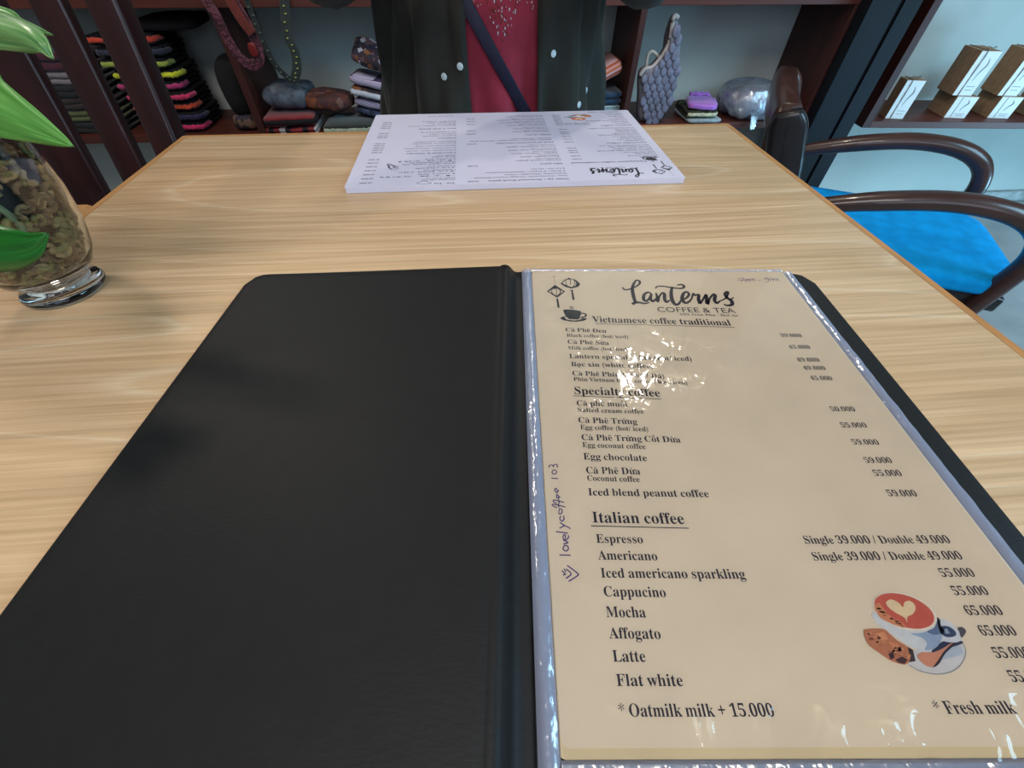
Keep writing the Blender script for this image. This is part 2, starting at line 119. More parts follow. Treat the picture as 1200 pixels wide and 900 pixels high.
(1,110,289,[[-1,-4,34,46,58,82,77,114,74,118,64,110,38,85,29,95,72,137,91,149,110,153,125,145,130,119,127,98,174,140,212,154,226,151,237,143,245,130,247,112,240,89,224,63,206,41,197,29,195,21,198,16,215,25,250,56,260,46,233,22,216,9,200,0,184,-3,170,0,158,8,151,22,148,39,153,62,178,98,207,131,208,133,209,135,206,138,187,129,158,105,120,62,74,0]]),
(1,116,221,[[27,95,57,124,81,153,105,188,160,281,224,283,187,220,220,220,216,204,176,204,140,144,109,87,84,41,77,21,78,16,83,15,92,17,104,25,142,56,151,46,129,26,107,10,86,0,65,-3,50,-1,38,7,31,19,29,33,34,55,43,75,62,110,35,85]]),
(1,101,206,[[75,-4,49,0,27,12,13,29,9,50,12,67,21,85,35,102,53,119,73,133,94,144,115,152,136,154,153,152,167,145,176,134,179,121,176,105,165,91,149,78,127,67,73,51,66,35,64,22,67,14,79,12,100,14,123,22,146,36,170,56,179,46,153,25,126,9,100,0],[78,64,94,67,109,75,123,85,135,97,142,110,145,123,142,135,136,139,128,136,119,128,97,102]]),
(1,114,205,[[177,46,146,18,128,5,115,-1,101,-3,80,0,64,7,53,19,50,35,51,48,57,63,79,95,110,123,89,121,76,121,57,103,37,85,27,95,45,110,61,125,71,161,79,165,86,164,87,157,86,153,86,150,91,144,107,141,132,137,152,128,158,121,160,112,155,97,142,77,127,56,116,40,108,22,109,17,115,16,132,25,168,57]]),
(1,115,175,[[154,53,112,16,95,6,81,0,50,-4,29,-1,15,7,6,18,3,32,5,41,10,48,17,53,27,55,36,54,42,49,48,36,46,28,42,22,30,16,26,17,31,12,39,11,55,17,69,38,78,69,81,108,81,117,80,126,68,115,52,99,36,85,27,95,51,117,84,149,90,156,97,165,104,169,111,167,113,161,109,152,104,141,109,131,125,101,131,73,128,54,120,41,144,62]]),
(2,38,313,[[248,170,232,141,211,115,163,170,199,200,219,229,226,261,215,298,186,325,144,335,97,325,67,297,56,256,68,214,95,177,53,148,24,115,14,77,26,35,57,6,100,-5,132,0,168,16,208,47,247,0,310,0,241,80,275,125,297,170],[178,81,142,52,105,41,76,51,63,77,70,101,90,122,123,145],[104,261,115,284,141,293,161,288,175,276,180,258,171,232,136,203,114,229]]),
(2,45,162,[[142,134,20,134,20,87,142,87]]),
(2,48,250,[[235,171,221,263,183,323,125,346,67,323,29,263,15,171,29,78,67,18,125,-5,183,18,221,78],[186,171,179,102,158,58,125,42,92,58,71,102,64,171,71,239,92,283,125,299,158,283,179,239]]),
(2,49,250,[[150,341,101,341,101,0,150,0]]),
(2,51,250,[[41,285,71,296,99,299,130,293,150,275,158,248,150,221,127,204,90,199,90,154,130,147,155,127,163,97,156,68,137,49,108,42,70,48,32,68,32,15,69,1,105,-5,160,9,198,45,212,99,207,133,191,162,163,180,188,199,202,224,207,257,194,304,159,334,106,346,71,342,41,331]]),
(2,65,334,[[181,343,147,343,0,0,50,0,93,101,238,101,284,0,334,0],[163,268,218,145,112,145]]),
(2,67,354,[[328,318,265,339,211,346,114,322,48,258,24,166,43,90,103,24,208,-5,277,4,332,26,332,79,272,50,213,41,140,57,92,102,75,170,92,237,141,283,211,301,268,292,328,265]]),
(2,69,250,[[231,341,38,341,38,0,236,0,236,44,87,44,87,150,226,150,226,194,87,194,87,297,231,297]]),
(2,70,234,[[220,341,38,341,38,0,87,0,87,159,220,159,220,203,87,203,87,297,220,297]]),
(2,72,365,[[327,341,278,341,278,193,87,193,87,341,38,341,38,0,87,0,87,149,278,149,278,0,327,0]]),
(2,79,412,[[23,171,45,84,108,20,205,-5,304,20,367,84,389,171,366,258,303,321,206,346,109,321,45,258],[73,171,90,238,137,283,206,301,274,283,321,238,339,171,321,104,274,58,206,41,137,58,90,104]]),
(2,80,255,[[35,341,35,0,84,0,84,148,135,148,200,160,238,194,250,243,238,292,203,328,142,341],[84,297,142,297,176,289,194,270,200,245,192,216,171,198,140,192,84,192]]),
(2,84,302,[[294,341,9,341,9,297,127,297,127,0,176,0,176,297,294,297]]),
(2,97,214,[[206,40,192,31,182,28,176,31,174,40,174,155,162,197,133,221,92,229,49,221,18,199,18,150,52,178,89,187,111,183,124,170,129,148,129,136,90,122,54,107,25,86,13,51,20,23,39,3,68,-5,99,1,128,19,140,1,163,-5,182,-1,206,13],[129,46,110,32,90,27,67,36,58,59,68,81,94,98,129,111]]),
(2,104,250,[[75,341,31,341,31,0,75,0,75,161,104,186,131,194,154,187,170,168,175,139,175,0,220,0,220,138,209,189,182,219,143,229,107,220,76,195,75,195]]),
(2,105,109,[[77,225,33,225,33,0,77,0],[82,293,74,311,55,319,36,311,29,293,36,274,55,266,74,274]]),
(2,110,250,[[75,225,31,225,31,0,75,0,75,161,104,186,131,194,154,187,170,168,175,139,175,0,220,0,220,139,209,189,182,219,143,229,107,220,76,195,75,195]]),
(2,111,276,[[137,229,76,214,34,173,18,115,33,53,75,11,137,-5,200,11,243,52,258,115,242,174,199,214],[136,189,176,179,203,153,213,114,203,72,177,45,136,36,98,45,73,73,64,115,73,153,99,179]]),
(2,114,198,[[35,225,35,0,79,0,79,118,86,153,106,177,134,187,153,180,175,165,199,203,172,223,145,229,124,223,102,205,80,173,79,173,79,225]]),
(2,117,250,[[219,0,219,225,174,225,174,64,149,41,121,33,95,38,80,55,75,82,75,225,30,225,30,85,40,36,67,6,108,-5,142,5,174,29,174,0]]),
]
PAGE_TEXT = [('COFFEE & TEA', 't', 92.51, -53.13, 151.32, -54.39, 5.6), ('103 Tran Phu - Hoi An', 'b', 108.2, -57.08, 151.73, -58.46, 2.3), ('Vietnamese coffee traditional', 'b', 42.17, -65.01, 142.86, -68.78, 6.6), ('Cà Phê Đen', 'b', 21.2, -75.14, 50.65, -76.72, 3.9), ('Black coffee (hot/ iced)', 'b', 21.65, -80.9, 65.06, -82.6, 3.2), ('39.000', 'b', 173.44, -80.81, 188.79, -81.05, 3.4), ('Cà Phê Sữa', 'b', 21.48, -87.9, 50.45, -89.31, 3.9), ('Milk coffee (hot/ iced)', 'b', 21.29, -93.67, 63.15, -95.28, 3.2), ('45.000', 'b', 174.11, -92.69, 188.99, -92.92, 3.4), ('Lantern special coffee (hot/ iced)', 'b', 21.43, -102.05, 103.68, -104.66, 4.0), ('49.000', 'b', 173.93, -105.05, 189.3, -105.27, 3.5), ('Bạc xỉu (white coffee)', 'b', 21.84, -109.48, 76.13, -111.27, 3.9), ('49.000', 'b', 174.65, -112.55, 189.41, -112.84, 3.4), ('Cà Phê Phin (nóng / Đá)', 'b', 21.86, -117.69, 81.41, -120.23, 3.9), ('Phin Vietnam black coffee ( hot / iced)', 'b', 22.2, -122.4, 94.51, -125.52, 3.2), ('45.000', 'b', 174.97, -121.54, 189.19, -121.82, 3.4), ('Specialty coffee', 'b', 21.34, -133.44, 74.97, -135.53, 6.0), ('Cà phê muối', 'b', 22.01, -142.44, 52.98, -143.34, 3.9), ('Salted cream coffee', 'b', 22.06, -147.22, 61.81, -148.62, 3.2), ('50.000', 'b', 174.73, -146.67, 189.87, -146.79, 3.4), ('Cà Phê Trứng', 'b', 21.6, -155.1, 56.29, -156.32, 3.9), ('Egg coffee (hot/ iced)', 'b', 22.31, -159.82, 61.65, -161.36, 3.2), ('55.000', 'b', 174.61, -158.56, 190.01, -158.68, 3.4), ('Cà Phê Trứng Cốt Dừa', 'b', 22.1, -167.17, 78.23, -168.89, 3.9), ('Egg coconut coffee', 'b', 22.13, -171.85, 57.52, -173.14, 3.2), ('59.000', 'b', 174.84, -170.22, 190.13, -170.33, 3.4), ('Egg chocolate', 'b', 21.73, -179.69, 56.57, -180.82, 4.0), ('59.000', 'b', 175.1, -181.88, 190.25, -181.99, 3.4), ('Cà Phê Dừa', 'b', 22.13, -188.14, 51.22, -188.91, 3.9), ('55.000', 'b', 175.47, -189.75, 190.54, -189.86, 3.4), ('Coconut coffee', 'b', 22.19, -192.42, 49.98, -193.28, 3.2), ('Iced blend peanut coffee', 'b', 21.76, -200.72, 83.7, -201.76, 3.9), ('59.000', 'b', 175.71, -201.29, 191.08, -201.4, 3.4), ('Italian coffee', 'b', 22.02, -214.87, 67.25, -215.65, 5.4), ('Espresso', 'b', 22.53, -224.65, 44.9, -224.96, 4.0), ('Single 39.000 / Double 49.000', 'b', 121.23, -225.2, 191.2, -225.1, 3.6), ('Americano', 'b', 22.45, -232.27, 49.91, -232.73, 4.0), ('Single 39.000 / Double 49.000', 'b', 121.51, -232.85, 191.55, -232.52, 3.6), ('Iced americano sparkling', 'b', 22.48, -240.04, 87.52, -240.7, 4.0), ('55.000', 'b', 175.92, -240.07, 191.63, -239.99, 3.5), ('Cappucino', 'b', 22.54, -247.7, 49.94, -248.1, 4.0), ('55.000', 'b', 176.19, -247.54, 192.02, -247.5, 3.5), ('Mocha', 'b', 22.41, -255.69, 39.36, -255.88, 4.0), ('65.000', 'b', 176.06, -255.29, 192.09, -255.26, 3.5), ('Affogato', 'b', 22.57, -263.42, 43.87, -263.68, 3.9), ('65.000', 'b', 176.51, -262.79, 191.8, -262.77, 3.5), ('Latte', 'b', 22.62, -271.33, 35.88, -271.42, 3.8), ('55.000', 'b', 176.36, -270.51, 191.6, -270.49, 3.5), ('Flat white', 'b', 22.74, -279.08, 48.64, -279.21, 3.7), ('55.000', 'b', 176.5, -278.25, 191.66, -278.24, 3.5), ('* Oatmilk milk + 15.000', 'b', 22.14, -288.2, 80.16, -288.37, 3.7), ('* Fresh milk', 'b', 140.57, -287.77, 170.64, -287.81, 3.7)]
PAGE_RULES = [([(43.79, -66.81), (144.45, -70.56)], 0.45, 0), ([(20.77, -134.81), (74.78, -137.36)], 0.45, 0), ([(21.05, -216.52), (68.31, -217.76)], 0.45, 0)]
PAGE_LOGO = [([(71.7, -22.03), (72.75, -25.22), (75.75, -25.21), (81.85, -22.0), (86.15, -17.82), (87.22, -14.06), (85.14, -12.65), (82.05, -16.9), (79.29, -24.52), (78.24, -34.52), (78.18, -41.4)], [1, 1.6, 1.4, 1.4, 1.6, 1.8, 1.6, 1.8, 2.4, 2.6, 2.2]), ([(75.27, -44.14), (77.75, -42.24), (81.13, -41.81), (84.8, -43.06), (89.16, -41.79)], [2.2, 2.4, 2.0, 1.8, 0.9]), ([(93.03, -31.85), (91.3, -28.76), (87.47, -31.43), (85.44, -37.1), (86.64, -40.1), (89.69, -37.09), (92.86, -31.41), (91.02, -37.09), (91.83, -40.51), (95.02, -37.08)], [1.3, 1.6, 2, 2.4, 2, 1.4, 1.4, 2, 2, 1]), ([(96.78, -29.63), (96.7, -34.47), (95.53, -40.5), (98.31, -34.47), (101.92, -29.61), (103.21, -30.94), (101.83, -37.49), (102.19, -41.33), (105.49, -38.77)], [1.2, 2, 2.4, 1.4, 1.4, 2.2, 2.4, 2, 1]), ([(97.89, -23.78), (100.19, -21.02), (105.42, -21.01), (111.81, -22.82), (118.42, -23.71), (121.53, -21.42), (120.66, -18.64), (116.38, -19.12)], [0.8, 1.3, 1.5, 1.6, 1.6, 1.8, 1.8, 1.2]), ([(111.9, -21.45), (108.83, -30.04), (107.35, -38.76), (108.26, -44.26), (111.11, -43.41), (114.25, -38.74)], [1.6, 2.4, 2.8, 2.4, 1.8, 1.1]), ([(114.37, -38.31), (118.58, -36.58), (122.38, -31.77), (121.78, -28.22), (118.44, -30.45), (115.53, -37.02), (116.2, -42.14), (119.74, -40.86), (123.91, -35.7)], [1.1, 1.5, 1.8, 1.8, 2, 2.6, 2.4, 1.6, 1.1]), ([(123.12, -36.57), (126.27, -30.43), (126.69, -32.64), (130.19, -31.74), (128.32, -36.98), (127.42, -43.37)], [1.1, 1.6, 1.8, 1.6, 2.4, 2.4]), ([(127.42, -43.37), (130.98, -38.7), (135.85, -31.73), (134.45, -37.83), (133.21, -43.36), (137.26, -36.53), (141.93, -31.27), (142.69, -33.03), (140.28, -38.67), (140.6, -42.49), (144.51, -39.51)], [1.6, 1.4, 1.6, 2.4, 2.4, 1.5, 1.6, 2.2, 2.4, 2, 1.1]), ([(144.1, -39.94), (149.55, -36.49), (154.17, -29.46), (153.56, -28.12), (150.84, -31.24), (151.3, -36.05), (153.12, -39.92), (151.86, -44.15), (148.0, -45.41), (145.7, -43.74)], [1, 1.2, 1.6, 1.8, 2, 2.4, 2.6, 2.4, 2, 1.4]), ([(152.25, -38.64), (156.43, -35.17)], [1.4, 0.8])]
PAGE_HAND = [([(4.58, -230.17), (9.85, -230.38)], 0.55, 1), ([(6.61, -227.06), (7.42, -225.94), (8.83, -226.22), (8.98, -227.62), (7.77, -228.45), (6.56, -227.62), (6.62, -226.92)], 0.55, 1), ([(6.77, -225.23), (9.13, -224.53), (6.8, -223.24)], 0.55, 1), ([(8.15, -222.67), (8.16, -220.93), (7.27, -221.07), (7.01, -222.38), (8.24, -223.24), (9.65, -222.09), (9.45, -221.08)], 0.55, 1), ([(3.77, -219.31), (9.55, -220.06)], 0.55, 1), ([(5.65, -217.69), (8.27, -216.35)], 0.55, 1), ([(6.03, -214.83), (8.27, -216.35), (10.11, -217.25), (10.92, -217.99)], 0.55, 1), ([(6.75, -211.46), (6.18, -213.0), (7.12, -214.23), (8.27, -213.0), (8.1, -211.46)], 0.55, 1), ([(6.02, -209.27), (6.59, -207.85), (7.62, -208.33), (7.48, -209.9), (6.23, -210.53), (5.86, -209.43)], 0.55, 1), ([(5.26, -207.37), (3.07, -206.09), (3.88, -205.45), (9.41, -206.9)], 0.55, 1), ([(6.04, -205.13), (6.19, -207.21)], 0.55, 1), ([(5.14, -204.96), (3.67, -203.99), (4.35, -203.17), (9.01, -204.48)], 0.55, 1), ([(6.38, -202.85), (6.5, -205.13)], 0.55, 1), ([(6.61, -201.86), (6.12, -200.2), (5.43, -201.03), (6.11, -202.35), (7.28, -201.2)], 0.55, 1), ([(6.23, -198.69), (5.59, -196.83), (4.74, -197.68), (5.73, -199.2), (6.94, -197.68)], 0.55, 1), ([(3.47, -190.93), (7.13, -191.28)], 0.55, 1), ([(4.05, -187.0), (5.25, -186.09), (6.5, -186.82), (6.07, -188.26), (4.44, -188.44), (4.04, -187.18)], 0.55, 1), ([(2.9, -184.81), (2.81, -183.52), (4.64, -183.15), (5.04, -184.44), (5.3, -183.15), (6.97, -182.78), (7.16, -184.63)], 0.55, 1), ([(5.07, -237.04), (6.33, -238.33), (5.58, -239.1)], 0.55, 1), ([(6.05, -238.33), (6.98, -238.72)], 0.55, 1), ([(7.19, -236.39), (9.09, -238.08), (8.72, -239.11), (6.69, -240.38)], 0.55, 1), ([(7.75, -234.81), (11.97, -238.09), (12.13, -239.12), (7.79, -241.65)], 0.55, 1), ([(6.23, -236.25), (6.93, -237.69)], 0.55, 1), ([(168.85, -10.69), (174.26, -9.23), (170.47, -14.26)], 0.42, 1), ([(168.61, -12.49), (172.54, -12.12)], 0.42, 1), ([(176.88, -10.66), (173.8, -12.11), (174.38, -13.89), (177.31, -10.66), (176.9, -13.89)], 0.42, 1), ([(178.57, -10.66), (177.74, -13.88)], 0.42, 1), ([(178.72, -11.38), (180.83, -10.29), (179.56, -13.52)], 0.42, 1), ([(180.41, -11.37), (182.52, -10.28), (181.66, -13.51)], 0.42, 1), ([(184.47, -12.79), (186.72, -12.43)], 0.42, 1), ([(193.71, -8.8), (191.44, -9.17), (191.38, -11.33), (193.98, -9.16), (192.3, -14.19), (189.63, -14.55)], 0.42, 1), ([(195.25, -9.16), (194.55, -13.83)], 0.42, 1), ([(195.25, -9.16), (198.07, -9.51), (196.88, -11.32), (194.61, -11.68)], 0.42, 1), ([(198.03, -10.59), (197.22, -13.46)], 0.42, 1), ([(198.14, -11.31), (200.3, -10.22), (199.33, -13.45)], 0.42, 1), ([(199.83, -11.31), (201.99, -10.22), (201.01, -13.45)], 0.42, 1)]
PAGE_ART1 = [('p', [(10.88, -27.86), (17.93, -19.16), (25.32, -28.07), (18.39, -36.21)], (34, 33, 46), 0), ('p', [(12.34, -28.11), (17.26, -23.27), (18.29, -23.62), (23.9, -28.08), (18.72, -34.02)], (222, 211, 190), 1), ('p', [(14.29, -23.99), (17.9, -19.52), (20.35, -22.37), (18.81, -24.5), (16.07, -25.04)], (34, 33, 46), 2), ('s', [(18.67, -22.11), (18.11, -33.85)], 0.5, (34, 33, 46), 2), ('s', [(15.34, -25.66), (14.64, -28.28), (15.3, -30.87), (17.18, -33.68)], 0.6, (34, 33, 46), 2), ('s', [(20.82, -25.2), (21.63, -28.26), (20.6, -31.28), (18.85, -33.68)], 0.8, (34, 33, 46), 2), ('p', [(16.55, -33.17), (20.53, -33.42), (18.39, -36.21)], (34, 33, 46), 2), ('p', [(17.44, -37.22), (18.9, -37.05), (19.08, -38.72), (19.33, -48.34), (17.72, -48.34), (17.66, -39.06)], (34, 33, 46), 0), ('s', [(17.98, -4.11), (17.93, -11.65), (17.92, -19.34)], 0.3, (150, 130, 105), 0), ('p', [(22.5, -17.6), (25.91, -12.37), (28.22, -10.87), (30.0, -9.37), (31.51, -10.68), (34.68, -11.6), (36.82, -14.36), (38.39, -18.19), (36.38, -21.79), (30.71, -24.11), (26.12, -22.09)], (34, 33, 46), 0), ('p', [(24.0, -16.96), (27.57, -11.99), (33.57, -11.79), (35.38, -16.2), (34.41, -20.27), (31.17, -22.16), (27.38, -20.03)], (222, 211, 190), 1), ('s', [(27.54, -12.36), (26.92, -16.23), (27.4, -19.85), (30.27, -23.23)], 0.6, (34, 33, 46), 2), ('s', [(31.25, -11.61), (30.26, -18.94)], 0.6, (34, 33, 46), 2), ('s', [(33.55, -11.97), (34.3, -16.2), (33.39, -19.83), (31.07, -23.23)], 0.6, (34, 33, 46), 2), ('p', [(29.48, -25.88), (31.91, -25.87), (31.43, -27.45), (31.84, -38.68), (30.02, -38.86), (30.12, -27.45)], (34, 33, 46), 0), ('p', [(18.49, -60.7), (20.86, -58.8), (23.88, -58.02), (34.48, -60.29), (38.12, -60.66), (38.32, -61.79), (36.07, -63.45), (31.06, -64.65), (26.21, -64.51), (20.99, -62.96)], (34, 33, 46), 0), ('p', [(21.76, -59.71), (23.29, -59.1), (25.49, -61.82), (31.32, -62.26), (34.24, -60.29), (34.98, -61.04), (32.25, -62.71), (28.28, -63.31), (23.49, -62.28)], (222, 211, 190), 1), ('p', [(21.77, -51.03), (24.58, -50.47), (28.55, -50.86), (32.48, -51.64), (35.11, -52.73), (34.48, -56.85), (32.69, -60.9), (28.63, -62.26), (25.07, -61.07), (22.93, -57.64), (22.0, -54.17)], (34, 33, 46), 2), ('s', [(34.69, -55.07), (37.05, -55.3), (38.25, -56.84), (37.3, -58.91), (34.04, -59.83)], 1.3, (34, 33, 46), 2), ('s', [(26.83, -46.88), (27.63, -48.0), (27.15, -49.83)], 0.5, (34, 33, 46), 2), ('s', [(28.59, -46.47), (28.08, -48.0), (28.73, -50.06)], 0.6, (34, 33, 46), 2), ('s', [(30.24, -47.19), (29.3, -48.47), (29.44, -50.06)], 0.5, (34, 33, 46), 2)]
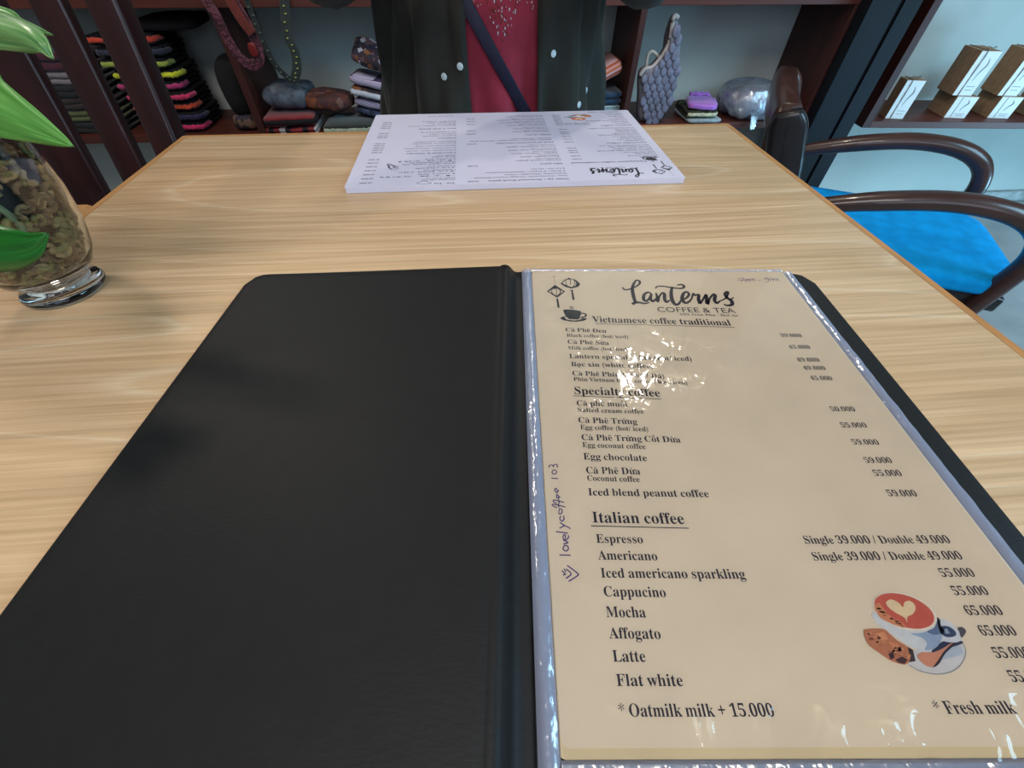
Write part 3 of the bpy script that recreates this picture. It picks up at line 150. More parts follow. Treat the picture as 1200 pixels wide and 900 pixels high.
PAGE_ART2 = [('p', [(139.5, -272.15), (139.65, -272.8), (140.33, -273.4), (141.24, -273.94), (142.11, -274.39), (142.9, -274.72), (143.75, -274.97), (144.64, -275.15), (145.54, -275.32), (146.42, -275.47), (147.3, -275.61), (148.25, -275.69), (149.32, -275.69), (150.57, -275.62), (151.96, -275.48), (153.39, -275.27), (154.77, -274.97), (156.08, -274.58), (157.38, -274.11), (158.64, -273.56), (159.85, -272.95), (161.02, -272.26), (162.16, -271.49), (163.22, -270.7), (164.12, -269.94), (164.85, -269.24), (165.43, -268.55), (165.89, -267.89), (166.26, -267.24), (166.49, -266.66), (166.59, -266.12), (166.64, -265.55), (166.7, -264.88), (166.87, -264.08), (167.08, -263.2), (167.18, -262.25), (166.99, -261.24), (166.61, -259.91), (166.08, -258.32), (165.14, -257.03), (163.55, -256.65), (160.97, -257.54), (157.67, -259.31), (154.28, -261.39), (151.39, -263.24), (149.09, -264.83), (147.08, -266.41), (145.31, -267.88), (143.76, -269.12), (142.3, -270.09), (140.99, -270.86), (140.0, -271.52)], (206, 208, 210), 0), ('s', [(139.66, -272.6), (142.11, -274.39), (145.54, -275.32), (149.32, -275.69), (154.77, -274.97), (159.85, -272.95), (164.12, -269.94), (166.26, -267.24), (166.55, -265.08)], 0.35, (135, 140, 150), 1), ('p', [(156.91, -268.77), (158.17, -268.09), (159.68, -267.34), (161.18, -266.67), (162.42, -266.25), (163.37, -266.14), (164.16, -266.24), (164.72, -266.5), (165.01, -266.85), (165.02, -267.34), (164.78, -267.98), (164.28, -268.64), (163.54, -269.17), (162.43, -269.55), (160.99, -269.84), (159.47, -270.08), (158.11, -270.31), (156.81, -270.59), (155.49, -270.9), (154.43, -271.09), (153.92, -271.06), (154.1, -270.71), (154.8, -270.12), (155.81, -269.43)], (178, 192, 208), 1), ('p', [(152.64, -267.6), (153.92, -266.87), (155.62, -266.01), (157.51, -265.22), (159.35, -264.66), (161.26, -264.43), (163.32, -264.42), (165.14, -264.53), (166.37, -264.68), (166.92, -264.84), (166.97, -265.08), (166.6, -265.36), (165.88, -265.67), (164.6, -266.02), (162.81, -266.41), (160.94, -266.82), (159.39, -267.23), (158.34, -267.58), (157.54, -267.9), (156.81, -268.28), (155.98, -268.77), (154.95, -269.55), (153.82, -270.54), (152.79, -271.39), (152.02, -271.81), (151.57, -271.6), (151.34, -270.98), (151.27, -270.2), (151.31, -269.53), (151.37, -269.04), (151.51, -268.6), (151.88, -268.14)], (44, 56, 86), 2), ('p', [(136.66, -254.02), (135.37, -254.8), (134.98, -255.92), (135.13, -257.15), (135.49, -258.27), (136.12, -259.23), (137.14, -260.15), (138.32, -261.05), (139.43, -262.0), (140.45, -263.04), (141.5, -264.15), (142.52, -265.18), (143.47, -266.01), (144.32, -266.58), (145.1, -266.98), (145.87, -267.27), (146.67, -267.51), (147.52, -267.7), (148.4, -267.83), (149.27, -267.89), (150.11, -267.9), (150.89, -267.88), (151.63, -267.81), (152.4, -267.67), (153.23, -267.41), (154.21, -267.0), (155.27, -266.47), (156.33, -265.87), (157.29, -265.25), (158.13, -264.61), (158.9, -263.92), (159.59, -263.2), (160.2, -262.45), (160.72, -261.66), (161.16, -260.82), (161.51, -259.98), (161.79, -259.17), (162.22, -258.39), (162.72, -257.63), (162.82, -256.9), (162.01, -256.22), (159.96, -255.57), (156.99, -254.95), (153.58, -254.42), (150.22, -254.05), (146.66, -253.79), (142.77, -253.63), (139.22, -253.67)], (206, 212, 216), 3), ('p', [(147.47, -262.01), (148.08, -261.88), (149.35, -261.86), (150.91, -261.84), (152.42, -261.7), (153.88, -261.4), (155.46, -261.02), (157.0, -260.55), (158.34, -259.99), (159.49, -259.18), (160.52, -258.18), (161.36, -257.3), (161.95, -256.86), (162.23, -257.03), (162.25, -257.61), (162.1, -258.39), (161.88, -259.17), (161.6, -259.93), (161.22, -260.78), (160.74, -261.64), (160.2, -262.45), (159.58, -263.2), (158.89, -263.92), (158.12, -264.61), (157.29, -265.25), (156.36, -265.87), (155.34, -266.47), (154.28, -266.98), (153.26, -267.37), (152.13, -267.62), (150.91, -267.77), (149.88, -267.8), (149.34, -267.67), (149.55, -267.33), (150.28, -266.8), (151.12, -266.2), (151.65, -265.63), (151.79, -265.12), (151.76, -264.61), (151.54, -264.11), (151.12, -263.64), (150.23, -263.18), (148.96, -262.72), (147.85, -262.32)], (150, 172, 198), 4), ('p', [(154.65, -261.21), (155.23, -260.93), (156.29, -260.67), (157.53, -260.36), (158.64, -259.91), (159.65, -259.13), (160.7, -258.11), (161.61, -257.23), (162.19, -256.86), (162.33, -257.24), (162.15, -258.12), (161.8, -259.15), (161.44, -260.0), (161.12, -260.62), (160.76, -261.19), (160.31, -261.67), (159.77, -262.04), (159.07, -262.3), (158.23, -262.45), (157.39, -262.49), (156.65, -262.44), (155.93, -262.25), (155.21, -261.94), (154.7, -261.57)], (96, 118, 150), 5), ('p', [(162.15, -256.22), (162.49, -256.05), (162.78, -256.25), (162.97, -256.65), (163.01, -257.07), (162.81, -257.52), (162.43, -258.07), (162.03, -258.65), (161.79, -259.17), (161.81, -259.61), (161.98, -260.02), (162.12, -260.42), (162.06, -260.82), (161.64, -261.32), (161.01, -261.87), (160.37, -262.3), (159.96, -262.45), (159.82, -262.25), (159.83, -261.79), (159.97, -261.15), (160.2, -260.41), (160.59, -259.4), (161.13, -258.15), (161.7, -256.97)], (52, 68, 100), 5), ('p', [(163.4, -256.86), (164.09, -256.71), (164.88, -256.82), (165.67, -257.12), (166.33, -257.5), (166.85, -258.0), (167.29, -258.63), (167.64, -259.33), (167.89, -260.01), (168.05, -260.68), (168.14, -261.37), (168.11, -262.05), (167.94, -262.67), (167.6, -263.25), (167.12, -263.81), (166.54, -264.3), (165.91, -264.68), (165.2, -264.93), (164.41, -265.09), (163.57, -265.17), (162.72, -265.19), (161.77, -265.15), (160.73, -265.04), (159.79, -264.88), (159.11, -264.66), (158.76, -264.41), (158.63, -264.13), (158.69, -263.76), (158.92, -263.26), (159.4, -262.57), (160.12, -261.74), (160.91, -260.85), (161.59, -260.0), (162.07, -259.12), (162.48, -258.19), (162.89, -257.38)], (208, 214, 220), 3), ('p', [(161.73, -259.58), (162.45, -259.32), (163.32, -259.25), (164.19, -259.33), (164.9, -259.51), (165.46, -259.82), (165.92, -260.28), (166.26, -260.78), (166.42, -261.24), (166.39, -261.67), (166.21, -262.09), (165.87, -262.48), (165.4, -262.79), (164.71, -263.03), (163.84, -263.22), (162.93, -263.33), (162.16, -263.34), (161.5, -263.27), (160.88, -263.11), (160.41, -262.84), (160.2, -262.45), (160.29, -261.81), (160.64, -260.97), (161.15, -260.15)], (58, 76, 108), 5), ('p', [(162.35, -260.41), (163.68, -260.21), (163.56, -262.05), (161.66, -262.05)], (150, 168, 190), 6), ('p', [(160.8, -258.04), (159.66, -258.92), (158.3, -259.67), (156.75, -260.28), (155.05, -260.73), (153.23, -261.03), (151.35, -261.15), (149.43, -261.1), (147.54, -260.88), (145.69, -260.49), (143.95, -259.95), (142.35, -259.26), (140.93, -258.43), (139.72, -257.49), (138.76, -256.46), (138.07, -255.36), (137.66, -254.21), (137.56, -253.05), (137.78, -251.9), (138.3, -250.8), (139.12, -249.76), (140.23, -248.82), (141.59, -248.0), (143.17, -247.33), (144.94, -246.83), (146.84, -246.5), (148.83, -246.36), (150.86, -246.41), (152.86, -246.66), (154.79, -247.09), (156.6, -247.69), (158.23, -248.44), (159.65, -249.33), (160.82, -250.33), (161.72, -251.41), (162.33, -252.55), (162.62, -253.71), (162.61, -254.87), (162.29, -255.99), (161.68, -257.06)], (228, 222, 208), 6), ('p', [(159.99, -257.54), (158.95, -258.33), (157.7, -259.02), (156.28, -259.56), (154.7, -259.97), (153.02, -260.22), (151.26, -260.32), (149.48, -260.26), (147.7, -260.04), (145.98, -259.67), (144.34, -259.15), (142.83, -258.5), (141.49, -257.73), (140.34, -256.85), (139.42, -255.9), (138.75, -254.88), (138.36, -253.82), (138.24, -252.76), (138.42, -251.71), (138.88, -250.7), (139.62, -249.75), (140.63, -248.9), (141.88, -248.17), (143.33, -247.57), (144.96, -247.12), (146.72, -246.84), (148.57, -246.73), (150.45, -246.8), (152.31, -247.04), (154.12, -247.45), (155.81, -248.02), (157.34, -248.72), (158.69, -249.55), (159.8, -250.47), (160.67, -251.47), (161.26, -252.51), (161.57, -253.58), (161.59, -254.64), (161.32, -255.67), (160.78, -256.64)], (196, 98, 84), 7), ('p', [(138.08, -252.28), (138.61, -251.6), (139.4, -251.02), (140.22, -250.63), (140.85, -250.52), (141.2, -250.77), (141.39, -251.3), (141.53, -251.99), (141.74, -252.73), (141.98, -253.54), (142.22, -254.46), (142.55, -255.38), (143.04, -256.18), (143.85, -256.81), (144.9, -257.35), (145.89, -257.83), (146.53, -258.3), (146.75, -258.82), (146.72, -259.35), (146.45, -259.78), (145.94, -259.96), (145.1, -259.83), (143.95, -259.48), (142.71, -258.99), (141.6, -258.5), (140.61, -258.01), (139.64, -257.48), (138.8, -256.88), (138.2, -256.17), (137.87, -255.26), (137.75, -254.2), (137.83, -253.15)], (206, 140, 104), 8), ('p', [(143.97, -250.53), (144.39, -250.13), (145.02, -249.77), (145.71, -249.47), (146.32, -249.28), (146.82, -249.22), (147.28, -249.27), (147.72, -249.39), (148.14, -249.56), (148.55, -249.79), (148.94, -250.09), (149.3, -250.42), (149.61, -250.76), (149.81, -251.19), (149.94, -251.68), (150.08, -252.08), (150.31, -252.22), (150.66, -251.96), (151.09, -251.43), (151.57, -250.82), (152.09, -250.37), (152.67, -250.09), (153.31, -249.88), (153.93, -249.76), (154.47, -249.75), (154.92, -249.87), (155.3, -250.1), (155.6, -250.41), (155.78, -250.78), (155.85, -251.2), (155.81, -251.7), (155.66, -252.23), (155.37, -252.76), (154.91, -253.29), (154.3, -253.84), (153.6, -254.37), (152.88, -254.83), (152.09, -255.17), (151.21, -255.42), (150.37, -255.67), (149.68, -256.02), (149.17, -256.6), (148.79, -257.32), (148.51, -257.94), (148.31, -258.22), (148.27, -258.03), (148.38, -257.51), (148.45, -256.86), (148.3, -256.28), (147.81, -255.77), (147.1, -255.25), (146.34, -254.74), (145.69, -254.26), (145.18, -253.81), (144.73, -253.38), (144.36, -252.96), (144.08, -252.51), (143.89, -252.02), (143.78, -251.49), (143.79, -250.98)], (222, 204, 168), 9), ('p', [(128.31, -261.15), (128.78, -260.65), (129.32, -260.42), (130.02, -260.33), (130.97, -260.26), (132.38, -260.17), (134.12, -260.14), (135.83, -260.2), (137.11, -260.35), (137.78, -260.64), (138.07, -261.03), (138.22, -261.49), (138.48, -261.99), (138.88, -262.55), (139.3, -263.16), (139.75, -263.79), (140.27, -264.41), (140.97, -264.99), (141.8, -265.54), (142.54, -266.12), (142.96, -266.79), (143.01, -267.62), (142.8, -268.54), (142.4, -269.46), (141.86, -270.27), (141.17, -271.01), (140.3, -271.72), (139.33, -272.29), (138.3, -272.6), (137.17, -272.59), (135.92, -272.34), (134.68, -271.94), (133.56, -271.46), (132.61, -270.9), (131.76, -270.21), (130.97, -269.46), (130.2, -268.71), (129.37, -267.98), (128.54, -267.24), (127.84, -266.45), (127.41, -265.58), (127.33, -264.49), (127.51, -263.24), (127.87, -262.05)], (186, 124, 94), 6), ('p', [(143.09, -266.6), (144.49, -267.66), (143.12, -271.48), (140.15, -271.85), (141.86, -270.27)], (66, 56, 62), 6), ('p', [(133.64, -269.1), (135.96, -268.33), (135.45, -270.25), (133.38, -271.01)], (66, 44, 50), 7), ('p', [(135.21, -271.01), (138.67, -269.88), (140.23, -271.02), (137.94, -272.45), (135.76, -271.95)], (74, 50, 56), 7), ('p', [(132.34, -261.98), (136.49, -261.38), (136.77, -264.01), (133.25, -264.4)], (212, 150, 112), 7), ('p', [(136.28, -264.8), (139.52, -265.6), (140.11, -268.34), (137.12, -267.95)], (206, 140, 104), 7), ('p', [(129.26, -261.97), (130.64, -261.65), (129.74, -262.78)], (96, 60, 54), 7), ('p', [(144.81, -269.97), (145.25, -269.48), (146.0, -269.07), (146.91, -268.74), (147.85, -268.52), (148.78, -268.46), (149.78, -268.54), (150.84, -268.62), (151.97, -268.57), (153.2, -268.32), (154.53, -267.96), (155.86, -267.55), (157.13, -267.14), (158.37, -266.7), (159.6, -266.2), (160.71, -265.76), (161.59, -265.46), (162.3, -265.31), (162.88, -265.26), (163.12, -265.36), (162.85, -265.66), (161.84, -266.23), (160.26, -267.01), (158.49, -267.89), (156.91, -268.77), (155.54, -269.7), (154.21, -270.7), (152.97, -271.64), (151.86, -272.37), (150.91, -272.86), (150.08, -273.19), (149.33, -273.39), (148.59, -273.48), (147.85, -273.47), (147.13, -273.35), (146.48, -273.1), (145.93, -272.73), (145.45, -272.15), (145.02, -271.4), (144.76, -270.62)], (204, 144, 118), 6), ('p', [(148.52, -273.59), (148.82, -273.59), (149.65, -273.34), (150.75, -272.91), (151.86, -272.37), (152.94, -271.67), (154.13, -270.79), (155.42, -269.85), (156.77, -268.96), (158.37, -268.11), (160.17, -267.24), (161.81, -266.45), (162.94, -265.86), (163.45, -265.47), (163.52, -265.23), (163.23, -265.18), (162.61, -265.34), (161.54, -265.79), (160.04, -266.48), (158.41, -267.29), (156.94, -268.08), (155.66, -268.86), (154.43, -269.69), (153.27, -270.5), (152.19, -271.24), (151.03, -271.97), (149.84, -272.69), (148.91, -273.28)], (58, 48, 62), 7), ('p', [(167.98, -260.22), (168.43, -259.99), (169.08, -259.79), (169.76, -259.67), (170.28, -259.69), (170.64, -259.89), (170.93, -260.23), (171.08, -260.64), (171.04, -261.05), (170.72, -261.46), (170.19, -261.9), (169.58, -262.32), (169.03, -262.67), (168.51, -263.0), (167.98, -263.3), (167.52, -263.49), (167.26, -263.48), (167.26, -263.15), (167.45, -262.59), (167.71, -261.97), (167.89, -261.45), (167.9, -261.07), (167.83, -260.74), (167.81, -260.46)], (84, 84, 92), 6), ('p', [(136.79, -267.64), (137.45, -268.02), (136.91, -268.57), (135.64, -268.66), (135.59, -268.06)], (214, 158, 122), 7), ('p', [(137.7, -269.38), (138.35, -269.2), (138.76, -269.37), (138.41, -269.67), (137.7, -269.71)], (170, 106, 80), 7), ('p', [(136.14, -269.14), (136.69, -269.09), (136.9, -269.33), (136.34, -269.52), (135.91, -269.41)], (160, 98, 76), 7), ('p', [(140.51, -269.48), (141.68, -269.14), (142.6, -269.4), (141.86, -270.01), (140.55, -270.08)], (206, 146, 104), 7), ('p', [(139.0, -269.3), (138.42, -269.32), (138.37, -269.04), (138.96, -268.88), (139.39, -269.02)], (214, 158, 122), 7), ('p', [(131.79, -266.35), (131.55, -265.98), (132.33, -265.69), (133.09, -265.81), (132.63, -266.23)], (170, 106, 80), 7), ('p', [(138.61, -267.41), (138.81, -266.9), (139.79, -266.66), (140.33, -266.98), (139.67, -267.51)], (160, 98, 76), 7), ('p', [(131.04, -265.62), (130.94, -265.06), (132.13, -264.66), (132.8, -265.05), (132.24, -265.63)], (206, 146, 104), 7), ('p', [(140.59, -267.76), (139.36, -267.99), (138.83, -267.52), (139.88, -267.03), (141.02, -267.14)], (214, 158, 122), 7), ('p', [(135.68, -266.39), (135.05, -266.55), (134.71, -266.31), (135.24, -266.05), (135.76, -266.11)], (170, 106, 80), 7), ('p', [(139.96, -269.78), (140.67, -269.68), (140.91, -269.94), (140.37, -270.19), (139.75, -270.14)], (160, 98, 76), 7), ('p', [(129.59, -263.35), (130.03, -263.53), (129.74, -263.84), (129.15, -263.84), (129.03, -263.59)], (206, 146, 104), 7), ('p', [(133.41, -263.05), (132.66, -263.44), (131.95, -263.27), (132.19, -262.84), (133.09, -262.69)], (214, 158, 122), 7), ('p', [(133.89, -266.19), (134.0, -265.86), (134.66, -265.73), (134.94, -265.95), (134.5, -266.21)], (170, 106, 80), 7), ('p', [(128.67, -264.33), (128.73, -263.73), (129.95, -263.41), (130.62, -263.81), (129.85, -264.38)], (160, 98, 76), 7), ('p', [(134.88, -264.35), (135.28, -264.67), (134.73, -265.09), (133.87, -265.01), (133.98, -264.57)], (206, 146, 104), 7), ('p', [(129.43, -261.91), (130.15, -261.42), (131.19, -261.45), (131.05, -261.97), (130.05, -262.26)], (214, 158, 122), 7), ('p', [(139.6, -267.52), (139.51, -268.1), (138.25, -268.39), (137.72, -267.97), (138.51, -267.46)], (170, 106, 80), 7), ('p', [(131.67, -264.62), (132.46, -264.74), (132.18, -265.17), (131.31, -265.36), (130.98, -265.0)], (160, 98, 76), 7), ('p', [(135.97, -267.69), (136.99, -267.71), (137.11, -268.15), (136.16, -268.5), (135.39, -268.23)], (206, 146, 104), 7), ('p', [(131.94, -264.59), (132.3, -264.37), (132.75, -264.4), (132.71, -264.65), (132.2, -264.76)], (214, 158, 122), 7), ('p', [(130.16, -263.66), (130.96, -263.59), (131.25, -263.91), (130.52, -264.17), (129.9, -264.06)], (170, 106, 80), 7), ('p', [(132.32, -263.9), (132.36, -263.36), (133.49, -263.15), (134.1, -263.51), (133.27, -264.0)], (160, 98, 76), 7), ('p', [(137.11, -267.6), (137.28, -267.96), (136.59, -268.23), (135.94, -268.11), (136.26, -267.7)], (206, 146, 104), 7), ('p', [(141.45, -270.09), (141.27, -270.43), (140.53, -270.57), (140.24, -270.28), (140.87, -270.0)], (214, 158, 122), 7), ('p', [(137.6, -267.43), (136.92, -267.27), (137.39, -266.86), (138.27, -266.76), (138.41, -267.17)], (170, 106, 80), 7), ('p', [(133.88, -268.65), (134.15, -268.21), (135.08, -268.15), (135.25, -268.51), (134.53, -268.83)], (160, 98, 76), 7), ('p', [(131.79, -262.92), (132.03, -263.22), (131.56, -263.53), (130.92, -263.45), (130.98, -263.08)], (206, 146, 104), 7), ('p', [(138.19, -267.98), (137.73, -268.24), (137.19, -268.16), (137.33, -267.85), (137.97, -267.74)], (214, 158, 122), 7), ('p', [(135.57, -268.96), (136.22, -268.74), (136.73, -268.9), (136.36, -269.25), (135.65, -269.28)], (170, 106, 80), 7), ('p', [(143.77, -257.72), (143.28, -257.6), (143.64, -257.38), (144.3, -257.4), (144.31, -257.6)], (216, 160, 118), 8), ('p', [(144.18, -257.22), (145.11, -257.36), (144.9, -257.73), (143.75, -257.8), (143.36, -257.51)], (188, 104, 78), 8), ('p', [(145.36, -257.46), (145.66, -257.69), (144.87, -257.89), (144.22, -257.74), (144.56, -257.48)], (216, 160, 118), 8), ('p', [(143.22, -258.21), (143.7, -258.0), (144.36, -258.05), (144.3, -258.27), (143.61, -258.39)], (188, 104, 78), 8), ('p', [(145.21, -257.02), (145.45, -257.26), (144.76, -257.43), (144.08, -257.35), (144.32, -257.07)], (216, 160, 118), 8), ('p', [(145.84, -259.04), (145.99, -259.23), (145.37, -259.38), (144.89, -259.25), (145.23, -259.05)], (188, 104, 78), 8), ('p', [(140.17, -255.16), (140.89, -255.11), (141.2, -255.31), (140.6, -255.47), (140.02, -255.39)], (216, 160, 118), 8), ('p', [(141.39, -254.56), (142.08, -254.45), (142.39, -254.63), (142.02, -254.82), (141.4, -254.78)], (188, 104, 78), 8), ('p', [(142.11, -256.79), (142.02, -256.36), (143.38, -256.2), (144.24, -256.49), (143.33, -256.89)], (216, 160, 118), 8), ('p', [(144.74, -258.78), (144.1, -258.54), (144.67, -258.19), (145.78, -258.24), (145.74, -258.58)], (188, 104, 78), 8), ('p', [(140.9, -254.52), (139.7, -254.43), (139.89, -254.04), (141.04, -253.83), (141.59, -254.15)], (216, 160, 118), 8), ('p', [(140.29, -253.67), (140.22, -253.93), (139.43, -254.07), (139.06, -253.86), (139.5, -253.61)], (188, 104, 78), 8), ('p', [(139.3, -252.44), (140.53, -252.53), (140.61, -253.0), (139.09, -253.19), (138.27, -252.83)], (216, 160, 118), 8), ('p', [(139.69, -254.21), (138.98, -254.07), (139.39, -253.78), (140.29, -253.75), (140.44, -254.02)], (188, 104, 78), 8)]
